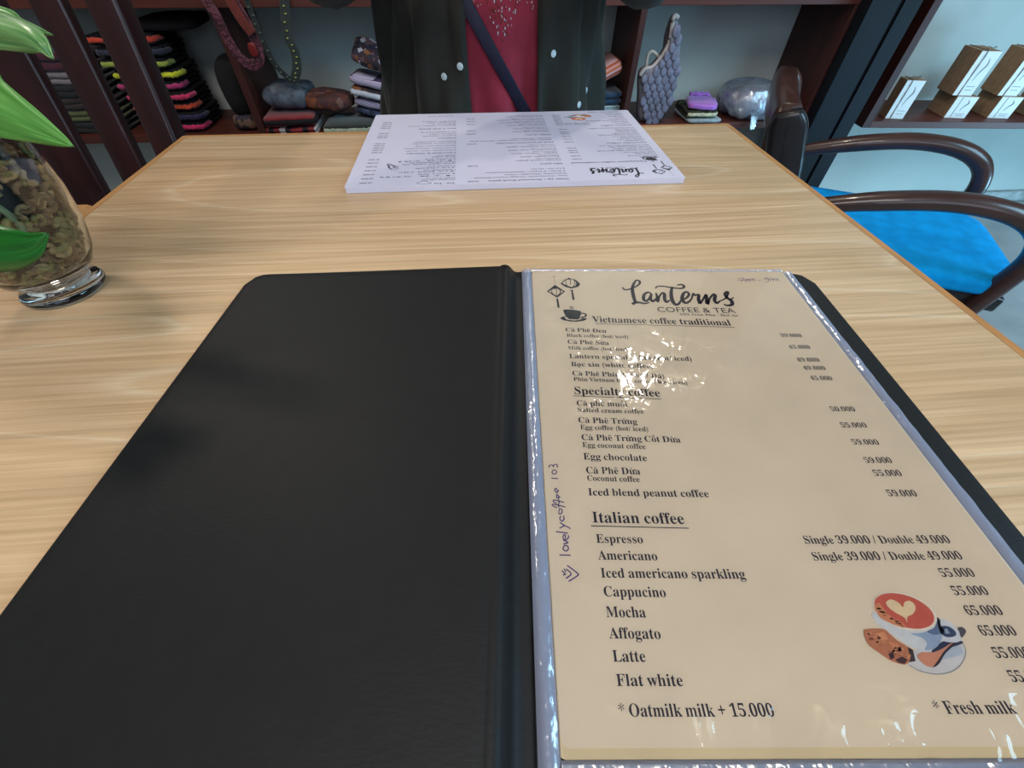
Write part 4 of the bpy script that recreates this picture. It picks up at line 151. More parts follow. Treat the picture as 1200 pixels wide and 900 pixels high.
CARD_TEXT = [('COFFEE & TEA', 't', 61.5, -35.2, 105.3, -35.2, 4.0), ('Vietnamese coffee traditional', 'b', 29.7, -52.3, 123.6, -52.3, 4.0), ('Cà Phê Đen', 'b', 11.0, -64.4, 35.0, -64.4, 3), ('Black coffee (hot/ iced)', 'b', 11.0, -69.4, 49.0, -69.4, 2.4), ('Cà Phê Sữa', 'b', 11.0, -76.5, 38.0, -76.5, 3), ('Milk coffee (hot/ iced)', 'b', 11.0, -80.8, 52.0, -80.8, 2.4), ('Lantern special coffee (hot/ iced)', 'b', 11.0, -87.5, 84.0, -87.5, 3), ('Bạc xỉu (white coffee)', 'b', 11.0, -93.6, 62.0, -93.6, 3), ('Cà Phê Phin (nóng / Đá)', 'b', 11.0, -100.1, 66.0, -100.1, 3), ('Phin Vietnam black coffee ( hot / iced)', 'b', 11.0, -104.7, 78.0, -104.7, 2.4), ('Specialty coffee', 'b', 11.0, -114.0, 66.0, -114.0, 3.8), ('Cà phê muối', 'b', 12.0, -122.0, 38.0, -122.0, 3), ('Salted cream coffee', 'b', 12.0, -126.5, 48.0, -126.5, 2.4), ('Cà Phê Trứng', 'b', 12.0, -132.5, 42.0, -132.5, 3), ('Egg coffee (hot/ iced)', 'b', 12.0, -137.0, 52.0, -137.0, 2.4), ('Cà Phê Trứng Cốt Dừa', 'b', 12.0, -144.0, 70.0, -144.0, 3), ('Egg coconut coffee', 'b', 12.0, -148.4, 50.0, -148.4, 2.4), ('Egg chocolate', 'b', 12.0, -155.0, 44.0, -155.0, 3), ('Cà Phê Dừa', 'b', 12.0, -160.8, 40.0, -160.8, 3), ('Coconut coffee', 'b', 12.0, -165.0, 44.0, -165.0, 2.4), ('Iced blend peanut coffee', 'b', 12.0, -171.5, 78.0, -171.5, 3), ('Italian coffee', 'b', 12.0, -183.0, 58.0, -183.0, 3.8), ('Espresso', 'b', 13.0, -191.0, 35.0, -191.0, 3), ('Americano', 'b', 13.0, -197.2, 39.0, -197.2, 3), ('Iced americano sparkling', 'b', 13.0, -203.4, 75.0, -203.4, 3), ('Cappucino', 'b', 13.0, -209.6, 41.0, -209.6, 3), ('Mocha', 'b', 13.0, -215.8, 31.0, -215.8, 3), ('Affogato', 'b', 13.0, -222.0, 37.0, -222.0, 3), ('Latte', 'b', 13.0, -228.2, 27.0, -228.2, 3), ('Flat white', 'b', 13.0, -234.4, 39.0, -234.4, 3), ('* Oatmilk milk + 15.000', 'b', 13.0, -243.5, 64.0, -243.5, 2.8), ('39.000', 'b', 107.7, -63.7, 120.2, -63.7, 2.8), ('45.000', 'b', 107.7, -73.7, 120.2, -73.7, 2.8), ('49.000', 'b', 107.7, -85.1, 120.2, -85.1, 2.8), ('49.000', 'b', 107.7, -91.8, 120.2, -91.8, 2.8), ('45.000', 'b', 107.7, -99.9, 120.2, -99.9, 2.8), ('50.000', 'b', 107.7, -122.1, 120.2, -122.1, 2.8), ('55.000', 'b', 107.7, -132.5, 120.2, -132.5, 2.8), ('59.000', 'b', 107.7, -142.5, 120.2, -142.5, 2.8), ('59.000', 'b', 107.7, -153.1, 120.2, -153.1, 2.8), ('55.000', 'b', 107.7, -159.6, 120.2, -159.6, 2.8), ('59.000', 'b', 107.7, -170.6, 120.2, -170.6, 2.8), ('Single 39.000 / Double 49.000', 'b', 72.0, -189.8, 121.0, -189.8, 2.8), ('Single 39.000 / Double 49.000', 'b', 72.0, -195.6, 121.0, -195.6, 2.8), ('55.000', 'b', 109.5, -202.5, 121.0, -202.5, 2.8), ('55.000', 'b', 109.5, -208.7, 121.0, -208.7, 2.8), ('65.000', 'b', 109.5, -214.9, 121.0, -214.9, 2.8), ('65.000', 'b', 109.5, -221.1, 121.0, -221.1, 2.8), ('55.000', 'b', 109.5, -227.3, 121.0, -227.3, 2.8), ('55.000', 'b', 109.5, -233.5, 121.0, -233.5, 2.8), ('Nước ép / Seasonal fresh juice', 'b', 133.7, -8.2, 226.0, -8.2, 4.2), ('50.000', 'b', 236.0, -8.0, 248.6, -8.0, 3), ('Lime / Passion fruit / Orange/ Carrot/ Beetroot', 'b', 133.7, -16.5, 241.0, -16.5, 3), ('Watermelon / Pineapple / Guava', 'b', 133.7, -23.0, 206.0, -23.0, 3), ('1 fruit / 2 fruits / mixed fruit juice', 'b', 133.7, -30.0, 228.0, -30.0, 3), ('Less ice / no ice', 'b', 133.7, -37.0, 174.0, -37.0, 3), ('Mix juice', 'b', 133.7, -52.1, 162.0, -52.1, 4.2), ('55.000', 'b', 236.0, -51.0, 248.6, -51.0, 3), ('Orange, carrot, ginger', 'b', 134.0, -63.0, 190.0, -63.0, 3), ('with honey or sugar', 'b', 134.0, -67.6, 164.8, -67.6, 2.2), ('Pineapple, mint', 'b', 134.0, -75.0, 184.0, -75.0, 3), ('with honey or sugar', 'b', 134.0, -79.6, 161.5, -79.6, 2.2), ('Apple, celery, lime', 'b', 134.0, -86.0, 194.0, -86.0, 3), ('with honey or sugar', 'b', 134.0, -90.6, 167.0, -90.6, 2.2), ('Watermelon, lime, mint', 'b', 134.0, -97.0, 197.0, -97.0, 3), ('with honey or sugar', 'b', 134.0, -101.6, 168.65, -101.6, 2.2), ('Carrot, beetroot, apple', 'b', 134.0, -109.0, 198.0, -109.0, 3), ('with honey or sugar', 'b', 134.0, -113.6, 169.2, -113.6, 2.2), ('Pick of seasonal smoothie', 'b', 134.5, -123.4, 211.0, -123.4, 4.0), ('60.000', 'b', 236.0, -122.8, 248.6, -122.8, 3), ('Mango / Banana / Pineapple / Passion fruit', 'b', 135.0, -132.6, 245.0, -132.6, 3), ('Avocado / Dragon fruit', 'b', 135.0, -138.0, 190.0, -138.0, 3), ('Milk shake', 'b', 133.6, -152.3, 169.5, -152.3, 3.6), ('60.000', 'b', 236.0, -160.9, 248.6, -160.9, 3), ('60.000', 'b', 236.0, -173.6, 248.6, -173.6, 3), ('Chocolate milk shake', 'b', 134.5, -164.9, 186.0, -164.9, 3), ('with fresh milk', 'b', 134.5, -169.3, 170.55, -169.3, 2.2), ('Vanilla milk shake', 'b', 134.5, -177.2, 184.0, -177.2, 3), ('with fresh milk', 'b', 134.5, -181.6, 169.15, -181.6, 2.2), ('Strawberry milk shake', 'b', 134.5, -191.4, 192.0, -191.4, 3), ('with fresh milk', 'b', 134.5, -195.8, 174.75, -195.8, 2.2), ('Peach orange lemongrass', 'b', 134.5, -203.2, 200.0, -203.2, 3), ('with fresh milk', 'b', 134.5, -207.6, 180.35, -207.6, 2.2), ('Lychee rose soda', 'b', 134.5, -215.3, 205.0, -215.3, 3), ('with fresh milk', 'b', 134.5, -219.70000000000002, 183.85, -219.70000000000002, 2.2), ('Passion soda', 'b', 134.5, -229.9, 190.0, -229.9, 3), ('with fresh milk', 'b', 134.5, -234.3, 173.35, -234.3, 2.2), ('55.000', 'b', 236.6, -200.0, 248.6, -200.0, 3), ('55.000', 'b', 236.6, -213.0, 248.6, -213.0, 3), ('55.000', 'b', 236.6, -225.2, 248.6, -225.2, 3), ('Trà - Tea', 'b', 262.6, -5.5, 286.0, -5.5, 4.0), ('Trà gừng mật ong', 'b', 262.3, -14.7, 300.0, -14.7, 2.8), ('Ginger honey tea', 'b', 262.3, -19.0, 296.0, -19.0, 2.8), ('Trà sen', 'b', 262.3, -25.7, 350.0, -25.7, 2.8), ('Lotus tea', 'b', 262.3, -31.0, 306.0, -31.0, 2.8), ('Trà hoa cúc', 'b', 262.3, -37.7, 329.0, -37.7, 2.8), ('Chamomile tea', 'b', 262.3, -42.0, 300.0, -42.0, 2.8), ('Trà chanh', 'b', 262.3, -48.2, 310.0, -48.2, 2.8), ('Lemon tea', 'b', 262.3, -53.0, 296.0, -53.0, 2.8), ('Trà đào cam sả', 'b', 262.3, -60.4, 326.0, -60.4, 2.8), ('Peach orange lemongrass tea', 'b', 262.3, -65.0, 318.0, -65.0, 2.8), ('Trà vải', 'b', 262.3, -70.1, 333.0, -70.1, 2.8), ('Lychee tea', 'b', 262.3, -75.0, 300.0, -75.0, 2.8), ('Trà sữa', 'b', 262.3, -81.6, 292.0, -81.6, 2.8), ('Milk tea', 'b', 262.3, -86.0, 286.0, -86.0, 2.8), ('45.000', 'b', 354.6, -12.0, 368.2, -12.0, 3), ('45.000', 'b', 354.6, -23.3, 368.2, -23.3, 3), ('45.000', 'b', 354.6, -34.6, 368.2, -34.6, 3), ('45.000', 'b', 354.6, -45.8, 368.2, -45.8, 3), ('45.000', 'b', 354.6, -57.5, 368.2, -57.5, 3), ('45.000', 'b', 354.6, -68.4, 368.2, -68.4, 3), ('45.000', 'b', 354.6, -78.6, 368.2, -78.6, 3), ('55.000', 'b', 354.6, -101.7, 368.2, -101.7, 3), ('55.000', 'b', 354.6, -109.7, 368.2, -109.7, 3), ('55.000', 'b', 354.6, -117.2, 368.2, -117.2, 3), ('55.000', 'b', 354.6, -125.1, 368.2, -125.1, 3), ('55.000', 'b', 354.6, -131.9, 368.2, -131.9, 3), ('50.000', 'b', 354.6, -154.0, 368.2, -154.0, 3), ('50.000', 'b', 354.6, -161.3, 368.2, -161.3, 3), ('50.000', 'b', 354.6, -170.6, 368.2, -170.6, 3), ('35.000', 'b', 354.6, -191.6, 368.2, -191.6, 3), ('35.000', 'b', 354.6, -199.0, 368.2, -199.0, 3), ('35.000', 'b', 354.6, -207.7, 368.2, -207.7, 3), ('35.000', 'b', 354.6, -216.0, 368.2, -216.0, 3), ('Chocolate & Matcha', 'b', 262.0, -95.2, 324.0, -95.2, 4.0), ('Chocolate (hot / iced)', 'b', 262.2, -103.4, 326.0, -103.4, 2.8), ('Coconut chocolate', 'b', 262.2, -111.7, 329.0, -111.7, 2.8), ('Matcha latte (hot / iced)', 'b', 262.2, -119.7, 315.0, -119.7, 2.8), ('Coconut matcha', 'b', 262.2, -127.8, 320.0, -127.8, 2.8), ('Matcha smoothie', 'b', 262.2, -134.6, 317.0, -134.6, 2.8), ('Yoghurt', 'b', 262.1, -147.2, 288.0, -147.2, 3.8), ('Yoghurt with fruit', 'b', 262.0, -156.0, 308.0, -156.0, 2.8), ('Yoghurt coffee', 'b', 262.0, -163.0, 300.0, -163.0, 2.8), ('Yoghurt', 'b', 262.0, -170.7, 312.0, -170.7, 2.8), ('Beer & Soft Drink', 'b', 262.8, -185.3, 315.0, -185.3, 4.0), ('Water / soda / tonic', 'b', 262.9, -196.9, 332.0, -196.9, 2.8), ('Beer', 'b', 262.9, -203.0, 300.0, -203.0, 2.8), ('Ginger ale', 'b', 262.9, -210.0, 306.0, -210.0, 2.8), ('Soda lime', 'b', 262.9, -216.0, 313.0, -216.0, 2.8), ('103 Tran Phu - Hoi An', 'b', 268.0, -240.0, 305.0, -240.0, 2.6)]
# ---------------------------------------------------------------- helpers
def lin(c):
    return tuple(((v/255)/12.92 if v/255 <= .04045 else ((v/255+.055)/1.055)**2.4) for v in c)
def newmat(name):
    m = bpy.data.materials.new(name); m.use_nodes = True
    nt = m.node_tree; return m, nt, nt.nodes['Principled BSDF']
def mat(name, col, rough=.5, var=.12, scale=40, bump=0, bscale=200, metal=0, spec=.5, sheen=0, stretch=(1, 1, 1), coat=0, trans=0, ior=1.45):
    """procedural material: base colour with noise variation and optional noise bump (object space)"""
    m, nt, b = newmat(name); c = lin(col); L = nt.links.new
    tc = nt.nodes.new('ShaderNodeTexCoord'); mp = nt.nodes.new('ShaderNodeMapping'); mp.inputs['Scale'].default_value = stretch
    L(tc.outputs['Object'], mp.inputs['Vector'])
    n = nt.nodes.new('ShaderNodeTexNoise'); n.inputs['Scale'].default_value = scale; n.inputs['Detail'].default_value = 4
    L(mp.outputs['Vector'], n.inputs['Vector'])
    r = nt.nodes.new('ShaderNodeValToRGB'); r.color_ramp.elements[0].position = .3; r.color_ramp.elements[1].position = .7
    r.color_ramp.elements[0].color = (*[max(0, v*(1-var)) for v in c], 1); r.color_ramp.elements[1].color = (*[min(1, v*(1+var)) for v in c], 1)
    L(n.outputs['Fac'], r.inputs['Fac']); L(r.outputs['Color'], b.inputs['Base Color'])
    b.inputs['Roughness'].default_value = rough; b.inputs['Metallic'].default_value = metal
    b.inputs['Specular IOR Level'].default_value = spec; b.inputs['Sheen Weight'].default_value = sheen
    b.inputs['Coat Weight'].default_value = coat; b.inputs['Transmission Weight'].default_value = trans; b.inputs['IOR'].default_value = ior
    if bump:
        n2 = nt.nodes.new('ShaderNodeTexNoise'); n2.inputs['Scale'].default_value = bscale; n2.inputs['Detail'].default_value = 3
        L(mp.outputs['Vector'], n2.inputs['Vector'])
        bp = nt.nodes.new('ShaderNodeBump'); bp.inputs['Strength'].default_value = bump; bp.inputs['Distance'].default_value = .002
        L(n2.outputs['Fac'], bp.inputs['Height']); L(bp.outputs['Normal'], b.inputs['Normal'])
    return m
def stripes(name, cols, axis=0, scale=60, rough=.85):
    """woven stripes: colours cycled along one object axis"""
    m, nt, b = newmat(name); L = nt.links.new
    tc = nt.nodes.new('ShaderNodeTexCoord'); sx = nt.nodes.new('ShaderNodeSeparateXYZ'); L(tc.outputs['Object'], sx.inputs[0])
    mu = nt.nodes.new('ShaderNodeMath'); mu.operation = 'MULTIPLY'; mu.inputs[1].default_value = scale; L(sx.outputs[axis], mu.inputs[0])
    fr = nt.nodes.new('ShaderNodeMath'); fr.operation = 'FRACT'; L(mu.outputs[0], fr.inputs[0])
    r = nt.nodes.new('ShaderNodeValToRGB'); r.color_ramp.interpolation = 'CONSTANT'
    el = r.color_ramp.elements
    while len(el) < len(cols): el.new(.5)
    for i, c in enumerate(cols): el[i].position = i/len(cols); el[i].color = (*lin(c), 1)
    L(fr.outputs[0], r.inputs[0]); L(r.outputs[0], b.inputs['Base Color']); b.inputs['Roughness'].default_value = rough
    return m
def ethnic(name, cols, scale=45, rough=.85):
    """patterned brocade: voronoi cells cycled through a palette"""
    m, nt, b = newmat(name); L = nt.links.new
    tc = nt.nodes.new('ShaderNodeTexCoord'); v = nt.nodes.new('ShaderNodeTexVoronoi'); v.distance = 'MANHATTAN'; v.inputs['Scale'].default_value = scale
    L(tc.outputs['Object'], v.inputs['Vector'])
    r = nt.nodes.new('ShaderNodeValToRGB'); r.color_ramp.interpolation = 'CONSTANT'; el = r.color_ramp.elements
    while len(el) < len(cols): el.new(.5)
    for i, c in enumerate(cols): el[i].position = i/len(cols)*.9; el[i].color = (*lin(c), 1)
    sx = nt.nodes.new('ShaderNodeSeparateColor'); L(v.outputs['Color'], sx.inputs[0]); L(sx.outputs[0], r.inputs[0])
    L(r.outputs[0], b.inputs['Base Color']); b.inputs['Roughness'].default_value = rough
    return m
def inkmat(name, col, rough=.6):
    return mat(name, col, rough, .06, 300)

def link(o, parent=None):
    COL.objects.link(o)
    if parent is not None: o.parent = parent
    return o
def obj(name, bm, m, parent=None, smooth=True, loc=None, rot=None):
    me = bpy.data.meshes.new(name)
    if smooth:
        for f in bm.faces: f.smooth = True
    bm.to_mesh(me); bm.free()
    for x in (m if isinstance(m, (list, tuple)) else [m]): me.materials.append(x)
    o = bpy.data.objects.new(name, me); link(o, parent)
    if loc is not None: o.location = loc
    if rot is not None: o.rotation_euler = rot
    return o
def tag(o, label, cat, group=None):
    o['label'] = label; o['category'] = cat
    if group: o['group'] = group
    return o
def thing(name, label, cat, loc=(0, 0, 0), rot=(0, 0, 0), group=None):
    o = bpy.data.objects.new(name, None); o.empty_display_size = .05; link(o); o.location = loc; o.rotation_euler = rot
    return tag(o, label, cat, group)
def struct(o): o['kind'] = 'structure'; return o
def bm_box(lo, hi, bev=0, seg=2, bm=None):
    bm = bm or bmesh.new()
    n0 = set(bm.verts)
    bmesh.ops.create_cube(bm, size=1)
    vs = [v for v in bm.verts if v not in n0]
    for v in vs:
        v.co = Vector([lo[i]+(hi[i]-lo[i])*(v.co[i]+.5) for i in range(3)])
    if bev:
        es = {e for v in vs for e in v.link_edges}
        bmesh.ops.bevel(bm, geom=list(es), offset=bev, segments=seg, profile=.5, affect='EDGES')
    return bm
def sharp(o, ang=40):
    me = o.data
    bm = bmesh.new(); bm.from_mesh(me)
    for e in bm.edges:
        if len(e.link_faces) == 2 and e.calc_face_angle(0) > math.radians(ang): e.smooth = False
    bm.to_mesh(me); bm.free(); return o
def catmull(pts, k=6, closed=False):
    P = [Vector(p) for p in pts]; n = len(P); out = []
    for i in range(n if closed else n-1):
        a, b = P[i], P[(i+1) % n]
        p0 = P[i-1] if (closed or i > 0) else a*2-b
        p3 = P[(i+2) % n] if (closed or i+2 < n) else b*2-a
        for j in range(k):
            t = j/k
            out.append(.5*((2*a)+(b-p0)*t+(2*p0-5*a+4*b-p3)*t*t+(3*a-p0-3*b+p3)*t**3))
    if not closed: out.append(P[-1].copy())
    return out
def sweep(bm, pts, prof, upv=(0, 0, 1), scale=None, cap=True, k=6, smooth=True):
    """sweep a closed 2D profile along a path; scale(t) -> (sx, sy)"""
    path = catmull(pts, k) if smooth and len(pts) > 2 else [Vector(p) for p in pts]
    rings = []; n = len(path)
    for i, p in enumerate(path):
        t = (path[min(i+1, n-1)]-path[max(i-1, 0)]).normalized()
        u = Vector(upv); s = t.cross(u)
        if s.length < 1e-4: s = t.cross(Vector((1, 0, .1)))
        s.normalize(); u = s.cross(t).normalized()
        sx, sy = scale(i/(n-1)) if scale else (1, 1)
        rings.append([bm.verts.new(p+s*(a*sx)+u*(b*sy)) for a, b in prof])
    m = len(prof)
    for a, b in zip(rings, rings[1:]):
        for j in range(m): bm.faces.new((a[j], a[(j+1) % m], b[(j+1) % m], b[j]))
    if cap:
        bm.faces.new(rings[0][::-1]); bm.faces.new(rings[-1])
    return bm
def circ(r, n=12, ry=None): return [(r*math.cos(2*math.pi*i/n), (ry or r)*math.sin(2*math.pi*i/n)) for i in range(n)]
def rrect(w, h, r, n=3):
    out = []
    for cx, cy, a0 in ((w/2-r, h/2-r, 0), (-w/2+r, h/2-r, 90), (-w/2+r, -h/2+r, 180), (w/2-r, -h/2+r, 270)):
        for i in range(n+1):
            a = math.radians(a0+90*i/n); out.append((cx+r*math.cos(a), cy+r*math.sin(a)))
    return out
def tube(pts, r, n=10, bm=None, k=6, taper=None, ry=None, upv=(0, 0, 1)):
    return sweep(bm or bmesh.new(), pts, circ(r, n, ry), upv=upv, scale=taper, k=k)
def lathe(prof, n=40, bm=None, cap0=True, cap1=True):
    bm = bm or bmesh.new(); rings = []
    for r, z in prof: rings.append([bm.verts.new((r*math.cos(2*math.pi*i/n), r*math.sin(2*math.pi*i/n), z)) for i in range(n)])
    for a, b in zip(rings, rings[1:]):
        for j in range(n): bm.faces.new((a[j], a[(j+1) % n], b[(j+1) % n], b[j]))
    if cap0: bm.faces.new(rings[0][::-1])
    if cap1: bm.faces.new(rings[-1])
    return bm
def slab(outline, z0, z1, bm=None, bev=0):
    """prism over an xy outline (counter-clockwise)"""
    bm = bm or bmesh.new()
    a = [bm.verts.new((x, y, z0)) for x, y in outline]; b = [bm.verts.new((x, y, z1)) for x, y in outline]
    n = len(a); bm.faces.new(a[::-1]); top = bm.faces.new(b)
    for i in range(n): bm.faces.new((a[i], a[(i+1) % n], b[(i+1) % n], b[i]))
    if bev: bmesh.ops.bevel(bm, geom=list(top.edges), offset=bev, segments=2, profile=.5, affect='EDGES')
    return bm
def rect_outline(x0, y0, x1, y1, r, n=5):
    return [(p[0]+(x0+x1)/2, p[1]+(y0+y1)/2) for p in rrect(x1-x0, y1-y0, r, n)]
def wob(bm, amp, freq, seed=0):
    for v in bm.verts:
        q = v.co*freq+Vector((seed*7.3, seed*3.1, seed*1.7))
        v.co += Vector((noise.noise(q), noise.noise(q+Vector((31, 0, 0))), noise.noise(q+Vector((0, 57, 0)))))*amp
    return bm
def pillow(w, d, h, p=4.0, nx=14, ny=10, nz=5):
    """soft rounded block centred on its base (superellipsoid)"""
    bm = bmesh.new(); bmesh.ops.create_cube(bm, size=2)
    bmesh.ops.subdivide_edges(bm, edges=bm.edges[:], cuts=7, use_grid_fill=True)
    for v in bm.verts:
        x, y, z = v.co; L = (abs(x)**p+abs(y)**p+abs(z)**p)**(1/p)
        v.co = Vector((x/L*w/2, y/L*d/2, z/L*h/2+h/2))
    return bm

# flat ink: strokes, glyphs, polygons on a sheet -------------------------------------------
GLYPHS = {}
for font_, code_, adv_, outlines_ in GLYPH_DATA:
    GLYPHS['bst'[font_]+chr(code_)] = (adv_, [list(zip(c[0::2], c[1::2])) for c in outlines_])
_mesh = {}
def glyph_mesh(g):
    if g not in _mesh:
        adv, cs = GLYPHS[g]
        cu = bpy.data.curves.new('ink', 'CURVE'); cu.dimensions = '2D'; cu.fill_mode = 'BOTH'
        for c in cs:
            s = cu.splines.new('POLY'); s.points.add(len(c)-1)
            for i, (x, y) in enumerate(c): s.points[i].co = (x/500, y/500, 0, 1)
            s.use_cyclic_u = True
        o = bpy.data.objects.new('ink', cu)
        me = bpy.data.meshes.new_from_object(o)
        _mesh[g] = (adv, [(v.co.x*500, v.co.y*500) for v in me.vertices], [tuple(f.vertices) for f in me.polygons])
        bpy.data.objects.remove(o); bpy.data.meshes.remove(me); bpy.data.curves.remove(cu)
    return _mesh[g]
VN = {'à': ('a', 'g'), 'ê': ('e', 'c'), 'ữ': ('u', 'ht'), 'ứ': ('u', 'ha'), 'ừ': ('u', 'hg'), 'ố': ('o', 'ca'), 'ộ': ('o', 'cd'), 'ó': ('o', 'a'), 'á': ('a', 'a'),
      'ạ': ('a', 'd'), 'ỉ': ('i', ''), 'Đ': ('D', '-'), 'ớ': ('o', 'ha'), 'é': ('e', 'a'), 'ô': ('o', 'c'), 'ư': ('u', 'h'), 'ấ': ('a', 'ca'),
      'ậ': ('a', 'cd'), 'ú': ('u', 'a'), 'đ': ('d', '-'), 'ả': ('a', 'a'), 'ũ': ('u', 't')}
def stroke2d(pts, ws, k=5, smooth=True):
    """outline quads of a brush stroke; ws is a width or one width per point"""
    if not isinstance(ws, (list, tuple)): ws = [ws]*len(pts)
    P3 = [(p[0], p[1], w_) for p, w_ in zip(pts, ws)]
    path = catmull(P3, k) if smooth and len(pts) > 2 else [Vector(p) for p in P3]
    n = len(path); L_, R_ = [], []
    for i, p in enumerate(path):
        t = path[min(i+1, n-1)]-path[max(i-1, 0)]; t.z = 0
        t = t.normalized() if t.length > 1e-9 else Vector((1, 0, 0))
        nx, ny = -t.y*p.z/2, t.x*p.z/2
        L_.append((p.x+nx, p.y+ny)); R_.append((p.x-nx, p.y-ny))
    return [(R_[i], R_[i+1], L_[i+1], L_[i]) for i in range(n-1)]
def add_quads(bm, quads, z, mi=0):
    for q in quads:
        vs = [bm.verts.new((x, y, z)) for x, y in q]
        f = bm.faces.new(vs); f.material_index = mi
def put_text(bm, s, font, u0, v0, u1, v1, cap, z, mi=0):
    seq = []
    tot = 0
    for ch in s:
        base, marks = VN.get(ch, (ch, ''))
        if base == ' ': seq.append((None, '', tot)); tot += 125; continue
        key = font+base if font+base in GLYPHS else 'b'+base
        g = glyph_mesh(key); seq.append((g, marks, tot)); tot += g[0]
    d = Vector((u1-u0, v1-v0)); ln = d.length; d.normalize(); nrm = Vector((-d.y, d.x))
    sx = ln/tot; sy = cap/339
    def P(x, y): q = Vector((u0, v0))+d*(x*sx)+nrm*(y*sy); return (q.x/1000, q.y/1000)
    for g, marks, x0 in seq:
        if g is None: continue
        adv, vs, fs = g
        bv = [bm.verts.new((*P(x0+x, y), z)) for x, y in vs]
        for f in fs:
            try: bm.faces.new([bv[i] for i in f]).material_index = mi
            except ValueError: pass
        c = x0+adv/2; hi = 262
        def mk(pts, w_): add_quads(bm, [[P(*q) for q in qd] for qd in stroke2d(pts, w_, 3)], z, mi)
        for j, m_ in enumerate(marks):
            y = hi+(62 if j and marks[0] == 'c' else 0)
            if m_ == 'g': mk([(c-50, y+75), (c+25, y+10)], 34)
            if m_ == 'a': mk([(c+50, y+75), (c-25, y+10)], 34)
            if m_ == 'c': mk([(c-66, y), (c, y+66), (c+66, y)], 30)
            if m_ == 't': mk([(c-70, y+15), (c-25, y+50), (c+25, y+15), (c+70, y+50)], 28)
            if m_ == 'h': mk([(x0+adv-30, 215), (x0+adv+8, 235), (x0+adv+10, 285)], 40)
            if m_ == 'd': mk([(c, -105), (c, -45)], 60)
            if m_ == '-': mk([(x0-6, 168), (x0+adv*.45, 168)], 40)
def put_poly(bm, pts, z, mi=0):
    vs = [bm.verts.new((x/1000, y/1000, z)) for x, y in pts]
    f = bm.faces.new(vs); f.material_index = mi
    if f.calc_area() and sum(a[0]*b[1]-b[0]*a[1] for a, b in zip(pts, pts[1:]+pts[:1])) < 0: f.normal_flip()
def mm(quads): return [[(x/1000, y/1000) for x, y in q] for q in quads]

# ---------------------------------------------------------------- room
plaster = mat('plaster', (178, 182, 176), .9, .10, 3, .25, 60)
WYAW = .0863; WPIV = Vector((1.05, 2.0, 0))
WROT = Matrix.Translation(WPIV) @ Matrix.Rotation(WYAW, 4, 'Z') @ Matrix.Translation(-WPIV)     # the back wall runs parallel to the tables
def on_wall(o): o.matrix_world = WROT @ o.matrix_basis; return o
on_wall(struct(obj('wall_back', bm_box((-4.8, 2.0, -.76), (3.3, 2.12, 1.9)), plaster, smooth=False)))
struct(obj('wall_left', bm_box((-3.7, -3.2, -.76), (-3.6, 2.12, 1.9)), plaster, smooth=False))
struct(obj('floor', bm_box((-3.7, -3.2, -.80), (3.9, 2.12, -.75)), mat('floor_cement', (150, 152, 152), .55, .18, 6, .2, 30), smooth=False))
on_wall(struct(obj('baseboard_back', bm_box((-4.8, 1.975, -.75), (3.3, 2.0, -.70), .006), mat('baseboard_stone', (150, 152, 150), .8, .3, 25, .6, 60))))

